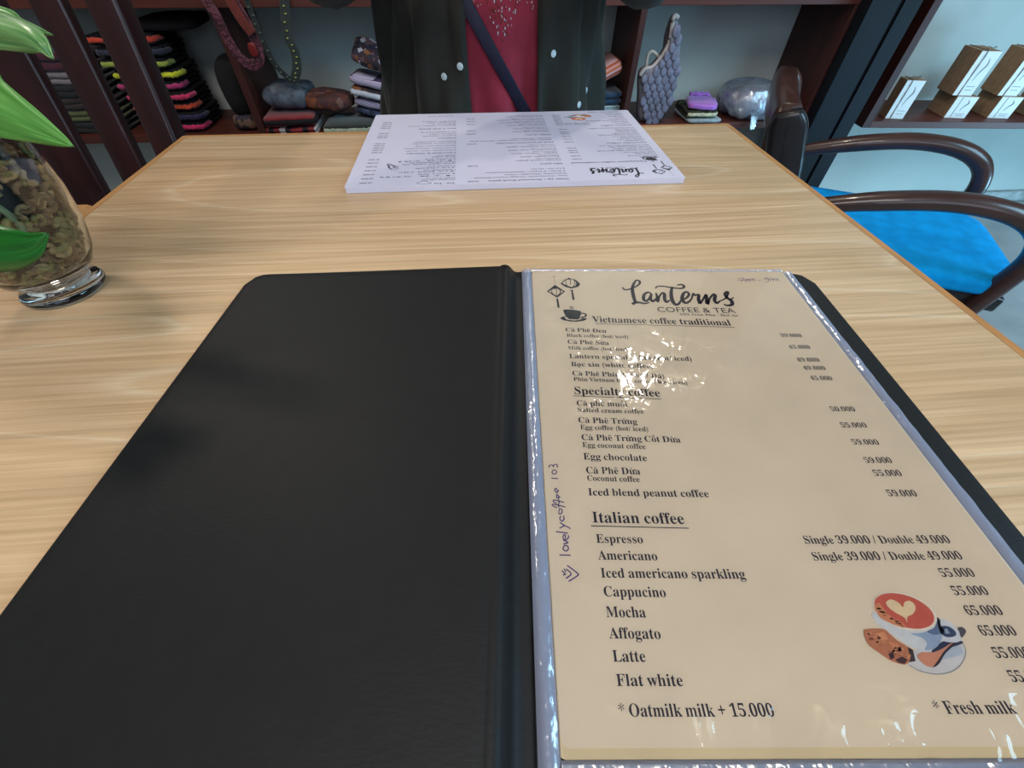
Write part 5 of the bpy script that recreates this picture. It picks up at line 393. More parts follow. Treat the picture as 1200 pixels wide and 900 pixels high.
# ---------------------------------------------------------------- wood materials
def oak(name):
    m, nt, b = newmat(name); N = nt.nodes.new; L = nt.links.new
    tc = N('ShaderNodeTexCoord'); sx = N('ShaderNodeSeparateXYZ'); L(tc.outputs['Object'], sx.inputs[0])
    def math_(op, a, v=None, c=None):
        n = N('ShaderNodeMath'); n.operation = op
        for i, q in enumerate((a, v, c)):
            if q is None: continue
            if isinstance(q, (int, float)): n.inputs[i].default_value = q
            else: L(q, n.inputs[i])
        return n.outputs[0]
    def nz(scale, sv, det=3, rough=.5):
        mp = N('ShaderNodeMapping'); mp.inputs['Scale'].default_value = sv; L(tc.outputs['Object'], mp.inputs[0])
        n = N('ShaderNodeTexNoise'); n.inputs['Scale'].default_value = scale; n.inputs['Detail'].default_value = det; n.inputs['Roughness'].default_value = rough
        L(mp.outputs[0], n.inputs['Vector']); return n.outputs['Fac']
    big = nz(1, (0.9, 5.0, 1), 1.5, .4)                   # slow field whose level lines are the cathedral arcs
    ph = math_('ADD', math_('MULTIPLY', big, 15.0), math_('MULTIPLY', sx.outputs[1], 26.0))
    ph = math_('ADD', ph, math_('MULTIPLY', nz(1, (5, 60, 1), 3), .30))
    saw = math_('FRACT', ph)
    r = N('ShaderNodeValToRGB'); e = r.color_ramp.elements
    e[0].position = 0; e[0].color = (*lin((212, 178, 138)), 1)
    e[1].position = 1; e[1].color = (*lin((210, 175, 135)), 1)
    for p_, c in ((.40, (207, 174, 135)), (.70, (202, 167, 126)), (.88, (208, 175, 137)), (.945, (219, 192, 157))):
        q = e.new(p_); q.color = (*lin(c), 1)
    L(saw, r.inputs[0])
    fine = nz(1, (4.5, 300, 1), 5, .7)
    fr = N('ShaderNodeValToRGB'); fr.color_ramp.elements[0].position = .34; fr.color_ramp.elements[0].color = (.76, .735, .69, 1)
    fr.color_ramp.elements[1].position = .60; fr.color_ramp.elements[1].color = (1.04, 1.04, 1.04, 1); L(fine, fr.inputs[0])
    band = nz(1, (1.2, 46, 1), 3, .6)
    br = N('ShaderNodeValToRGB'); br.color_ramp.elements[0].position = .34; br.color_ramp.elements[0].color = (.90, .885, .86, 1)
    br.color_ramp.elements[1].position = .62; br.color_ramp.elements[1].color = (1.03, 1.03, 1.03, 1); L(band, br.inputs[0])
    m0 = N('ShaderNodeMix'); m0.data_type = 'RGBA'; m0.blend_type = 'MULTIPLY'; m0.inputs[0].default_value = 1
    L(r.outputs[0], m0.inputs[6]); L(br.outputs[0], m0.inputs[7])
    mx = N('ShaderNodeMix'); mx.data_type = 'RGBA'; mx.blend_type = 'MULTIPLY'; mx.inputs[0].default_value = 1
    L(m0.outputs[2], mx.inputs[6]); L(fr.outputs[0], mx.inputs[7])
    L(mx.outputs[2], b.inputs['Base Color'])
    b.inputs['Roughness'].default_value = .42
    bp = N('ShaderNodeBump'); bp.inputs['Strength'].default_value = .12; bp.inputs['Distance'].default_value = .0006
    L(fine, bp.inputs['Height']); L(bp.outputs[0], b.inputs['Normal'])
    return m
OAK = oak('oak_laminate')
LIP = mat('oak_lipping', (178, 126, 72), .45, .14, 30, .1, 200, stretch=(8, 1, 1))
DARKLEG = mat('table_leg_wood', (92, 56, 36), .5, .2, 30, stretch=(1, 1, .1))
def grainy(name, c, rough=.38, var=.35):
    return mat(name, c, rough, var, 26, .15, 120, stretch=(1, 1, .08), coat=.25)
MAHOG = grainy('mahogany', (46, 19, 19))
SHELFW = mat('shelf_wood', (84, 40, 31), .5, .22, 18, .15, 90, stretch=(.15, 1, 1))
SHELFV = mat('shelf_upright_wood', (66, 29, 23), .5, .25, 18, .15, 90, stretch=(1, 1, .15))
ARMW = mat('bentwood_brown', (64, 38, 31), .34, .35, 30, .1, 120, stretch=(.3, .3, 1), coat=.3)
SHADEW = mat('bentwood_shaded', (26, 22, 24), .35, .3, 30, coat=.2)  # armchair wood with shade put into the colour, for near stile and seat frame

# ---------------------------------------------------------------- tables
def table(label, x, y, rz, wd, dp):
    t = thing('cafe_table', label, 'table', (x, y, -.75), (0, 0, rz))          # origin: far left corner on the floor
    L_ = .009
    obj('top_panel', slab(rect_outline(L_, -dp+L_, wd-L_, -L_, .002), .722, .75, bev=.0006), OAK, t)
    bm = bmesh.new()
    out = rect_outline(0, -dp, wd, 0, .0045); inn = rect_outline(L_, -dp+L_, wd-L_, -L_, .002)
    n = len(out); rows = []
    for pts, z in ((inn, .722), (out, .722), (out, .7475)):
        rows.append([bm.verts.new((px, py, z)) for px, py in pts])
    mid = [(o_[0]+(i_[0]-o_[0])*.25, o_[1]+(i_[1]-o_[1])*.25) for o_, i_ in zip(out, inn)]
    rows.append([bm.verts.new((px, py, .7501)) for px, py in mid]); rows.append([bm.verts.new((px, py, .7501)) for px, py in inn])
    for a, b in zip(rows, rows[1:]):
        for i in range(n): bm.faces.new((a[i], a[(i+1) % n], b[(i+1) % n], b[i]))
    sharp(obj('edge_band', bm, LIP, t), 30)
    ap = bm_box((.06, -dp+.06, .64), (wd-.06, -dp+.08, .722)); bm_box((.06, -.08, .64), (wd-.06, -.06, .722), bm=ap)
    bm_box((.06, -dp+.08, .64), (.08, -.08, .722), bm=ap); bm_box((wd-.08, -dp+.08, .64), (wd-.06, -.08, .722), bm=ap)
    obj('apron', ap, DARKLEG, t, smooth=False)
    for px in (.05, wd-.10):
        for py in (-.10, -dp+.05): obj('leg', bm_box((px, py, 0), (px+.05, py+.05, .722), .004), DARKLEG, t)
    return t
TY = .0863
table('pale oak table holding the open black menu folder', -.4614, .6296, TY, .7876, .79)
table('pale oak table joined on the left, at the tall dark chair', -1.2338, .3554, TY, .793, .70)

# ---------------------------------------------------------------- menu folder
LEATHER = mat('black_leatherette', (21, 21, 22), .55, .10, 90, .25, 900, spec=.31)
def leather_bump():
    nt = LEATHER.node_tree; b = nt.nodes['Principled BSDF']
    v = nt.nodes.new('ShaderNodeTexNoise'); v.inputs['Scale'].default_value = 1; v.inputs['Detail'].default_value = 5
    tc = nt.nodes.new('ShaderNodeTexCoord'); mp = nt.nodes.new('ShaderNodeMapping'); mp.inputs['Scale'].default_value = (260, 620, 300)
    nt.links.new(tc.outputs['Object'], mp.inputs[0]); nt.links.new(mp.outputs[0], v.inputs['Vector'])
    bp = nt.nodes.new('ShaderNodeBump'); bp.inputs['Strength'].default_value = .22; bp.inputs['Distance'].default_value = .0006
    nt.links.new(v.outputs['Fac'], bp.inputs['Height']); nt.links.new(bp.outputs[0], b.inputs['Normal'])
leather_bump()
folder = thing('menu_folder', 'open black leatherette menu folder with a clear plastic sleeve', 'menu folder', (0, 0, 0))
def cover(x0, x1, y0, y1, z0f, z1f, r, corners, name, label=None):
    """padded board: rounded outline, top height z1f(x); corners = which side is rounded (-1 left, 1 right)"""
    bm = bmesh.new(); NX, NY = 40, 36; e = .0022
    def off(t):  # rounded corner inset for the outer side
        return 0
    rows = []
    for i in range(NX+1):
        s = i/NX; x = x0+(x1-x0)*s
        dx = (x-x0) if corners < 0 else (x1-x)
        ins = r-math.sqrt(max(0, r*r-(r-dx)**2)) if dx < r else 0
        a, b = y0+ins, y1-ins
        rows.append((x, a, b))
    top = [[bm.verts.new((x, a+(b-a)*j/NY, z1f(x))) for j in range(NY+1)] for x, a, b in rows]
    bot = [[bm.verts.new((x, a+(b-a)*j/NY, z0f(x))) for j in range(NY+1)] for x, a, b in rows]
    for i in range(NX):
        for j in range(NY):
            bm.faces.new((top[i][j], top[i+1][j], top[i+1][j+1], top[i][j+1]))
            bm.faces.new((bot[i][j], bot[i][j+1], bot[i+1][j+1], bot[i+1][j]))
        bm.faces.new((top[i][0], bot[i][0], bot[i+1][0], top[i+1][0]))
        bm.faces.new((top[i][NY], top[i+1][NY], bot[i+1][NY], bot[i][NY]))
    for j in range(NY):
        bm.faces.new((top[0][j], top[0][j+1], bot[0][j+1], bot[0][j]))
        bm.faces.new((top[NX][j], bot[NX][j], bot[NX][j+1], top[NX][j+1]))
    bmesh.ops.remove_doubles(bm, verts=bm.verts[:], dist=1e-5)
    es = [ed for ed in bm.edges if len(ed.link_faces) == 2 and ed.calc_face_angle(0) > math.radians(50)]
    bmesh.ops.bevel(bm, geom=es, offset=.0011, segments=2, profile=.5, affect='EDGES', clamp_overlap=True)
    o = obj(name, bm, LEATHER, folder)
    if label: o['label'] = label
    return o
def zl(x):
    s = (x+.2178)/.2178
    return .0042+.0103*max(0, min(1, s))**1.15
cover(-.2178, -.0078, -.025, .2895, lambda x: .0003+(zl(x)-.0042), lambda x: zl(x)+.0006*math.sin(min(1, max(0, (x+.2178)/.02))*math.pi/2), .014, -1, 'cover_panel', 'black left cover panel lying empty')
cover(.0075, .2488, -.022, .2965, lambda x: .0002, lambda x: .0046, .014, 1, 'cover_panel')
# spine: rolled leather between the covers
sp_ = [(-.0100, .0142), (-.0066, .0150), (-.0036, .0141), (-.0012, .0110), (.0012, .0074), (.0045, .0056), (.0095, .0050)]
spp = [(q.x, q.y) for q in catmull([(a, b, 0) for a, b in sp_], 3)]
bm = bmesh.new(); rows = []
for j in range(41):
    yy = -.0245+j/40*(.2895+.0245)
    rows.append([bm.verts.new((x, yy+(.0005 if j < 40 else .0005+.006*max(0, (x+.004)/.0135)), z)) for x, z in spp])
for a, b in zip(rows, rows[1:]):
    for i in range(len(a)-1): bm.faces.new((a[i], a[i+1], b[i+1], b[i]))
so = obj('spine', bm, LEATHER, folder); sm = so.modifiers.new('thick', 'SOLIDIFY'); sm.thickness = .0012; sm.offset = -1

# pages (things that lie in the sleeve)
PG = mat('cream_paper', (222, 211, 190), .55, .03, 30)
PTH = 0.0082
def page_mat(dx=0, dy=0, z=.006):
    m = Matrix.Rotation(PTH, 4, 'Z'); m.translation = Vector((.016, .2941, z)) + m.to_3x3() @ Vector((dx, dy, 0)); return m
PG2 = mat('cream_paper_yellowed', (214, 198, 160), .55, .04, 30)
def sheet(name, label, dx, dy, z, y0, thick=.0003, m=None):
    t = obj(name, slab(rect_outline(0, y0, .210, 0, .0028), -thick, 0), m or PG, smooth=False)
    t.matrix_world = page_mat(dx, dy, z); tag(t, label, 'menu page', 'cream sheets in the folder sleeve'); return t
back_sheet = sheet('menu_page', 'cream sheet peeking out below the printed coffee menu page', -.0012, -.0030, .0056, -.2969, m=PG2)
page = sheet('menu_page', 'printed cream coffee menu page behind clear plastic', 0, 0, .0063, -.2969, thick=.0005)
INKD = inkmat('ink_dark', (38, 36, 52)); INKC = {}
def ink(c):
    if c not in INKC: INKC[c] = inkmat('ink_%d' % len(INKC), c)
    return INKC[c]
Z0 = .00006
bm = bmesh.new()
for s, f, a, b, c, d, cap in PAGE_TEXT: put_text(bm, s, f, a, b, c, d, cap*1.02, Z0)
for pts, w_, sm_ in PAGE_RULES: add_quads(bm, mm(stroke2d(pts, w_, 2, False)), Z0)
obj('printed_text', bm, INKD, page, smooth=False)
bm = bmesh.new()
for pts, ws in PAGE_LOGO: add_quads(bm, mm(stroke2d(pts, [x*1.15 for x in ws], 7)), Z0)
obj('brush_lettering', bm, INKD, page, smooth=False)
bm = bmesh.new()
for pts, w_, s_ in PAGE_HAND: add_quads(bm, mm(stroke2d(pts, w_, 5)), Z0)
o = obj('handwriting', bm, inkmat('pen_ink', (66, 46, 120)), page, smooth=False); o['label'] = 'violet pen handwriting along the margin'
def art(name, items, label, parent, z, place=lambda p: p, scale=1.0):
    bm = bmesh.new(); mats = []; idx = {}
    for it in items:
        col = it[-2]; lay = it[-1]
        if col not in idx: idx[col] = len(mats); mats.append(ink(col))
        zz = z+lay*.00003
        if it[0] == 'p': put_poly(bm, [place(p) for p in it[1]], zz, idx[col])
        else: add_quads(bm, mm(stroke2d([place(p) for p in it[1]], it[2]*scale, 5)), zz, idx[col])
    bmesh.ops.recalc_face_normals(bm, faces=bm.faces[:]) if False else None
    for f in bm.faces:
        if f.normal.z < 0: f.normal_flip()
    o = obj(name, bm, mats, parent, smooth=False)
    if label: o['label'] = label
    return o
art('lantern_drawing', PAGE_ART1, 'ink drawing of two lanterns and a steaming cup', page, Z0)
art('coffee_picture', PAGE_ART2, 'printed picture of a coffee cup with heart foam, cookie and spoon', page, Z0)

# clear sleeve over the page
def film(name, tint=(1, 1, 1), gl=.10, rough=.06, bscale=(60, 60, 60), bstr=.5, haze=.0, hazec=(.6, .65, .75)):
    m = bpy.data.materials.new(name); m.use_nodes = True; nt = m.node_tree; nt.nodes.remove(nt.nodes['Principled BSDF'])
    N = nt.nodes.new; L = nt.links.new; out = nt.nodes['Material Output']
    tr = N('ShaderNodeBsdfTransparent'); tr.inputs[0].default_value = (*tint, 1)
    g = N('ShaderNodeBsdfGlossy'); g.inputs['Roughness'].default_value = rough
    tc = N('ShaderNodeTexCoord'); mp = N('ShaderNodeMapping'); mp.inputs['Scale'].default_value = bscale; L(tc.outputs['Object'], mp.inputs[0])
    n = N('ShaderNodeTexNoise'); n.inputs['Scale'].default_value = 1; n.inputs['Detail'].default_value = 3; L(mp.outputs[0], n.inputs['Vector'])
    bp = N('ShaderNodeBump'); bp.inputs['Strength'].default_value = bstr; bp.inputs['Distance'].default_value = .003; L(n.outputs['Fac'], bp.inputs['Height'])
    L(bp.outputs[0], g.inputs['Normal'])
    fr = N('ShaderNodeFresnel'); fr.inputs['IOR'].default_value = 1.45; L(bp.outputs[0], fr.inputs['Normal'])
    ad = N('ShaderNodeMath'); ad.operation = 'MULTIPLY_ADD'; ad.inputs[1].default_value = 1.0; ad.inputs[2].default_value = gl-.04; L(fr.outputs[0], ad.inputs[0])
    mx = N('ShaderNodeMixShader'); L(ad.outputs[0], mx.inputs[0]); L(tr.outputs[0], mx.inputs[1]); L(g.outputs[0], mx.inputs[2])
    last = mx.outputs[0]
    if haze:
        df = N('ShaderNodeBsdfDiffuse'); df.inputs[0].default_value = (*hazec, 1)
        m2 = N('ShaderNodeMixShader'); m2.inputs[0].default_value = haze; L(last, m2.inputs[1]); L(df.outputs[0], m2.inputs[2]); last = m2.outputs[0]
    L(last, out.inputs['Surface']); return m
FILM = film('clear_film', gl=.045, rough=.06, bscale=(30, 30, 30), bstr=.04)
WELD = film('sleeve_weld', gl=.34, rough=.20, bscale=(120, 60, 60), bstr=.7, haze=.42, hazec=(.40, .46, .64))  # bluish haze colour paints in some reflected daylight along the weld
bm = bmesh.new(); NU, NV = 230, 320
U0, U1, V0, V1 = -.0004, .2104, -.3008, .0006
def zf(u, v):
    # puckers where the film is loose: strongest over the upper left text, again along the bottom edge
    a = math.exp(-(((u-.075)/.045)**2+((v+.115)/.045)**2))
    b = 1.0*math.exp(-((v+.288)/.013)**2)*(1 if u > .05 else max(0, u/.05))
    c = .55*math.exp(-((u-.018)/.012)**2)
    wx = noise.noise(Vector((u*30, v*30, 9)))*.010; wy = noise.noise(Vector((u*30, v*30, 21)))*.010
    q = Vector(((u+wx)*150-v*60, (v+wy)*95+u*70, 0)); n1 = (1-min(1, abs(noise.noise(q))*3.2))**3
    q2 = Vector(((u+wy)*210, (v+wx)*240, 3)); n2 = (1-min(1, abs(noise.noise(q2))*3.5))**3
    sp = max(0, noise.noise(Vector((u*60, v*60, 40)))*1.6+.15)
    return .00085+(n1*.00075+n2*.00034)*sp*(a+b+c)+.00055*noise.noise(Vector((u*75, v*60, 5)))*(a+.35*b)+.00004*noise.noise(Vector((u*25, v*25, 1)))
gv = [[bm.verts.new((U0+(U1-U0)*i/NU, V0+(V1-V0)*j/NV, zf(U0+(U1-U0)*i/NU, V0+(V1-V0)*j/NV))) for j in range(NV+1)] for i in range(NU+1)]
for i in range(NU):
    for j in range(NV): bm.faces.new((gv[i][j], gv[i+1][j], gv[i+1][j+1], gv[i][j+1]))
fo = obj('sleeve_film', bm, FILM, folder); fo.matrix_world = page_mat(); fo['label'] = 'clear wrinkled plastic over the page'
# welded margins of the sleeve, slightly curled strips around the page
def margin(x0, y0, x1, y1, along, ridge, seed):
    bm = bmesh.new(); n, m_ = 90, 8; rows = []
    for i in range(n+1):
        s = i/n; row = []
        for j in range(m_+1):
            t = j/m_
            if along == 'v': x, y = x0+(x1-x0)*t, y0+(y1-y0)*s
            else: x, y = x0+(x1-x0)*s, y0+(y1-y0)*t
            z = ridge*math.sin(math.pi*t)**.8+.00045*noise.noise(Vector((x*150, y*150, seed)))
            row.append(bm.verts.new((x, y, z)))
        rows.append(row)
    for a, b in zip(rows, rows[1:]):
        for j in range(m_): bm.faces.new((a[j], b[j], b[j+1], a[j+1]))
    for f in bm.faces:
        f.normal_update()
        if f.normal.z < 0: f.normal_flip()
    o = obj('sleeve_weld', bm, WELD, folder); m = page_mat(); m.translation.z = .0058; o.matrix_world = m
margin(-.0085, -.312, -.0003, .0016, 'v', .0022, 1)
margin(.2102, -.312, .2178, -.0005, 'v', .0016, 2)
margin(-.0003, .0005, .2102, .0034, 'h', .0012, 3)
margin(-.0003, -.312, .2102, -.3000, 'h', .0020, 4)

# ---------------------------------------------------------------- second menu: white card upside-down at the far side
CW, CH = .383, .2505
card = obj('menu_card', slab(rect_outline(0, -CH, CW, 0, .002), -.006, 0, bev=.0004), mat('white_card', (206, 202, 220), .35, .02, 20), smooth=False)
cm = Matrix.Rotation(math.pi+math.radians(4.9), 4, 'Z'); cm.translation = Vector((.197, .484, .0062)); card.matrix_world = cm
tag(card, 'white menu card lying upside down across the table', 'menu card')
bm = bmesh.new()
for s, f, a, b, c, d, cap in CARD_TEXT: put_text(bm, s, f, a, b, c, d, cap, Z0)
obj('printed_text', bm, inkmat('card_ink', (58, 54, 78)), card, smooth=False)
lx = [p for pts, _ in PAGE_LOGO for p in pts]
x0_, x1_ = min(p[0] for p in lx), max(p[0] for p in lx)
y0_, y1_ = min(p[1] for p in lx), max(p[1] for p in lx)
fl = lambda p: (45+(p[0]-x0_)/(x1_-x0_)*61, -32.5+(p[1]-y0_)/(y1_-y0_)*27)
bm = bmesh.new()
for pts, ws in PAGE_LOGO: add_quads(bm, mm(stroke2d([fl(p) for p in pts], [x*1.1 for x in ws], 6)), Z0)
obj('brush_lettering', bm, INKD, card, smooth=False)
ax = [p for it in PAGE_ART1 for p in it[1]]
ax0, ay1 = min(p[0] for p in ax), max(p[1] for p in ax)
CPG = (206, 202, 220)
art('lantern_drawing', [tuple(CPG if q == (222, 211, 190) else q for q in it) for it in PAGE_ART1], None, card, Z0,
    lambda p: (5+(p[0]-ax0)*1.02, -6+(p[1]-ay1)*.98))
kx = [p for it in PAGE_ART2 for p in it[1]]
kx0, kx1, ky0, ky1 = min(p[0] for p in kx), max(p[0] for p in kx), min(p[1] for p in kx), max(p[1] for p in kx)
art('coffee_picture', PAGE_ART2, None, card, Z0, lambda p: (62+(p[0]-kx0)/(kx1-kx0)*42, -236+(p[1]-ky0)/(ky1-ky0)*30), .8)
bm = bmesh.new()
for i in range(9):
    a = -.9+i*.14
    add_quads(bm, mm(stroke2d([(333+i*1.2, -42-i*1.0), (336+6*math.sin(a*2+i), -50-i*.9), (343+i*.3, -66+i*.8)], [.5, 1.1, .4], 4)), Z0)
obj('leaf_drawing', bm, ink((150, 144, 162)), card, smooth=False)
bm = bmesh.new()
add_quads(bm, mm(stroke2d([(292, -8), (289, -4.5), (296, -3), (304, -4.5), (303, -9), (296, -11), (292, -8)], .8, 4)), Z0)
obj('teapot_drawing', bm, ink((90, 84, 104)), card, smooth=False)

#%%PART2
# ---------------------------------------------------------------- chair at the left: high back with vertical slats
def slat_chair(label, x, y, rz):
    """faces local -y; recline of the back 11 degrees"""
    t = thing('slat_back_chair', label, 'chair', (x, y, -.75), (0, 0, rz))
    def by(z): return (z-.45)*math.tan(math.radians(11.5))
    def slat(cx, wd, z0=.50, z1=1.02, th=.018):
        bm = bmesh.new(); sweep(bm, [(cx, by(z0), z0), (cx, by((z0+z1)/2), (z0+z1)/2), (cx, by(z1), z1)], rrect(wd, th, .004), upv=(0, 1, 0), k=4); return bm
    for s in (-1, 1):
        bm = bmesh.new()
        sweep(bm, [(s*.213, -.03+.06, 0), (s*.213, .01, .25), (s*.213, by(.45), .45), (s*.213, by(.75), .75), (s*.213, by(1.06), 1.06)], rrect(.046, .036, .006), upv=(0, 1, 0), k=6)
        obj('rear_leg', bm, MAHOG, t)
        obj('front_leg', bm_box((s*.205-.02, -.42, 0), (s*.205+.02, -.38, .43), .004), MAHOG, t)
    for c in (-.128, .128): obj('slat', slat(c, .047), MAHOG, t)
    obj('splat', slat(0, .125), MAHOG, t)
    bm = bmesh.new(); sweep(bm, [(-.236, by(1.04), 1.04), (0, by(1.04)+.012, 1.055), (.236, by(1.04), 1.04)], rrect(.026, .085, .01), k=8); obj('top_rail', bm, MAHOG, t)
    bm = bmesh.new(); sweep(bm, [(-.21, by(.5), .5), (.21, by(.5), .5)], rrect(.022, .05, .006)); obj('lower_rail', bm, MAHOG, t)
    obj('seat', bm_box((-.235, -.43, .43), (.235, .0, .465), .008), MAHOG, t)
    return t
# back plane passes y=.75 at z=-.05 (0.70 above the floor)
slat_chair('dark mahogany chair with tall slatted back, behind the joined left table', -.790, .70, 0)

# ---------------------------------------------------------------- low armchair with blue seat, right of the table
def armchair():
    ux, uy = .92, -.39; ang = math.atan2(uy, ux)
    N = Vector((.672, 1.077, -.75)); t = thing('armchair', 'low brown bentwood armchair with a bright blue padded seat', 'armchair', N, (0, 0, ang))
    Wd = .42                                    # local x = facing, local y = far side
    for y in (0, Wd):
        bm = bmesh.new()
        sweep(bm, [(-.02, y, 0), (.015, y, .2), (.026, y, .36), (.012, y, .5), (-.018, y, .60), (-.040, y, .66)], rrect(.036, .082, .016, 4), upv=(1, 0, 0), k=7, scale=lambda s: (1, 1-.35*max(0, (s-.86)/.14)**2))
        obj('back_stile', bm, SHADEW if y == 0 else ARMW, t)
        bm = bmesh.new()
        sweep(bm, [(.0, y, .437), (.10, y-.004, .468), (.23, y-.008, .506), (.36, y-.01, .530), (.47, y-.01, .526), (.545, y-.01, .496), (.580, y-.008, .44), (.580, y, .36), (.56, y, .22), (.545, y, 0)],
              circ(.022, 12, .026), upv=(0, 1, 0), k=8, scale=lambda s: (.55+.45*min(1, s/.22), .55+.45*min(1, s/.22)))
        obj('arm', bm, ARMW, t)
    bm = bmesh.new(); sweep(bm, [(-.036, .02, .628), (-.042, Wd/2, .630), (-.036, Wd+.012, .628)], rrect(.060, .085, .02), k=10); obj('crest_rail', bm, ARMW, t)
    bm = bmesh.new(); sweep(bm, [(.0, 0, .44), (-.02, Wd/2, .44), (0, Wd, .44)], rrect(.02, .05, .008), k=8); obj('back_rail', bm, ARMW, t)
    fr = bm_box((-.01, .0, .285), (.62, Wd, .325), .006); obj('seat_frame', fr, SHADEW, t)
    seat = obj('seat_cushion', pillow(.640, Wd+.03, .05, 6), mat('blue_velvet', (0, 148, 214), .9, .16, 24, .3, 300, spec=.2), t)
    seat.location = (.318, Wd/2-.005, .322)
    seat['label'] = 'bright blue padded seat'
    return t
armchair()

# ---------------------------------------------------------------- vase with plant on the left
SHELF_GOODS = []
GLASS, nt, b = newmat('clear_glass')
b.inputs['Transmission Weight'].default_value = 1; b.inputs['Roughness'].default_value = .02; b.inputs['IOR'].default_value = 1.45
b.inputs['Base Color'].default_value = (.95, .98, .98, 1)
VX, VY = -.3615, .2725
vase = thing('glass_vase', 'footed clear glass vase of roots on the left table edge', 'vase', (VX, VY, .0006))
prof = [(.0255, 0), (.0275, .0018), (.0280, .0042), (.0262, .0068), (.0215, .008), (.0200, .0105), (.0220, .0135), (.0295, .019), (.0365, .031), (.0425, .050), (.0460, .072), (.0470, .092), (.0450, .115), (.0400, .135), (.0345, .150), (.0325, .158), (.0345, .164), (.0335, .1650),
        (.0310, .158), (.0330, .149), (.0385, .134), (.0435, .114), (.0455, .092), (.0445, .072), (.0408, .050), (.0348, .031), (.0275, .0205), (.0190, .0165), (.0, .0160)]
bm = bmesh.new(); lathe(prof[:-1], 56, bm, cap0=True, cap1=True); obj('bowl', bm, GLASS, vase)
# bark, pebbles and roots inside
soil = mat('dark_potting_bark', (36, 29, 20), .9, .5, 120, .8, 300)
core = lathe([(.002, .0185), (.016, .0180), (.0222, .0225), (.0282, .031), (.0330, .046), (.0360, .062), (.0375, .085), (.031, .103), (.016, .110), (.004, .111)], 30)
wob(core, .0016, 90); obj('potting_mix', core, soil, vase)
chipm = [mat('bark_chip_tan', (176, 146, 102), .85, .4, 160), mat('bark_chip_olive', (136, 126, 76), .85, .4, 160), mat('bark_chip_brown', (120, 92, 64), .85, .4, 160)]
rnd = random.Random(3)
WALL_R = [(.0165, .0180), (.0205, .0270), (.031, .0340), (.050, .0400), (.072, .0437), (.092, .0447), (.115, .0425)]
def R_at(z):
    for (z0, r0_), (z1, r1_) in zip(WALL_R, WALL_R[1:]):
        if z <= z1: return r0_+(r1_-r0_)*max(0, z-z0)/(z1-z0)-.0022
    return .040
chips = []
for k_ in range(3):
    bm = bmesh.new()
    for i in range(130):
        z = .024+.082*rnd.random()**1.1; a = rnd.uniform(0, 6.283); r = R_at(z)-rnd.uniform(.0003, .003)
        c0 = Vector((r*math.cos(a), r*math.sin(a), z))
        rad = rnd.uniform(.0030, .0062); pts = []
        a0 = rnd.uniform(0, 6.28); sweepa = rnd.uniform(2.2, 5.0); tdir = Vector((-math.sin(a), math.cos(a), 0)); zdir = Vector((0, 0, 1))
        for j in range(6):
            q = a0+sweepa*j/5; p_ = c0+tdir*rad*math.cos(q)+zdir*rad*.8*math.sin(q); rr_ = math.hypot(p_.x, p_.y)
            mxr = R_at(p_.z)
            if rr_ > mxr: p_.x *= mxr/rr_; p_.y *= mxr/rr_
            pts.append(p_)
        tube(pts, rnd.uniform(.0011, .0023), 6, bm, 3)
    o = obj('root_chips', bm, chipm[k_], vase); o['kind'] = 'stuff'
rootm = mat('green_root', (128, 140, 100), .5, .2, 60)
for a, z0, z1 in ((-.62, .052, .088), (-.9, .046, .092), (-1.35, .05, .10)):
    r = .0425
    obj('aerial_root', tube([(r*math.cos(a)*.97, r*math.sin(a)*.97, z1), (r*math.cos(a+.12), r*math.sin(a+.12), (z0+z1)/2), (r*math.cos(a+.05)*.97, r*math.sin(a+.05)*.97, z0)], .0021, 8), rootm, vase)

def leafmat(name, c, c2):
    m, nt, b = newmat(name); L = nt.links.new
    uv = nt.nodes.new('ShaderNodeUVMap'); sx = nt.nodes.new('ShaderNodeSeparateXYZ'); L(uv.outputs[0], sx.inputs[0])
    wv = nt.nodes.new('ShaderNodeTexNoise'); wv.inputs['Scale'].default_value = 1; wv.inputs['Detail'].default_value = 3
    mp = nt.nodes.new('ShaderNodeMapping'); mp.inputs['Scale'].default_value = (9, 1.6, 1); L(uv.outputs[0], mp.inputs[0]); L(mp.outputs[0], wv.inputs['Vector'])
    r = nt.nodes.new('ShaderNodeValToRGB'); r.color_ramp.elements[0].position = .32; r.color_ramp.elements[1].position = .68
    r.color_ramp.elements[0].color = (*lin(c), 1); r.color_ramp.elements[1].color = (*lin(c2), 1)
    L(wv.outputs['Fac'], r.inputs[0]); L(r.outputs[0], b.inputs['Base Color'])
    b.inputs['Roughness'].default_value = .33; b.inputs['Subsurface Weight'].default_value = .15; b.inputs['Subsurface Radius'].default_value = (.004, .006, .002); b.inputs['Subsurface Scale'].default_value = .3
    bp = nt.nodes.new('ShaderNodeBump'); bp.inputs['Strength'].default_value = .25; bp.inputs['Distance'].default_value = .0008; L(wv.outputs['Fac'], bp.inputs['Height']); L(bp.outputs[0], b.inputs['Normal'])
    return m
LEAF = leafmat('leaf_green', (62, 120, 42), (104, 160, 76)); LEAF2 = leafmat('leaf_deep_green', (18, 74, 20), (34, 104, 34)); LEAF3 = leafmat('leaf_pale_green', (44, 104, 50), (124, 160, 92))
plant = thing('potted_plant', 'broad green leaved plant growing from the glass vase', 'plant', (VX, VY, .1))
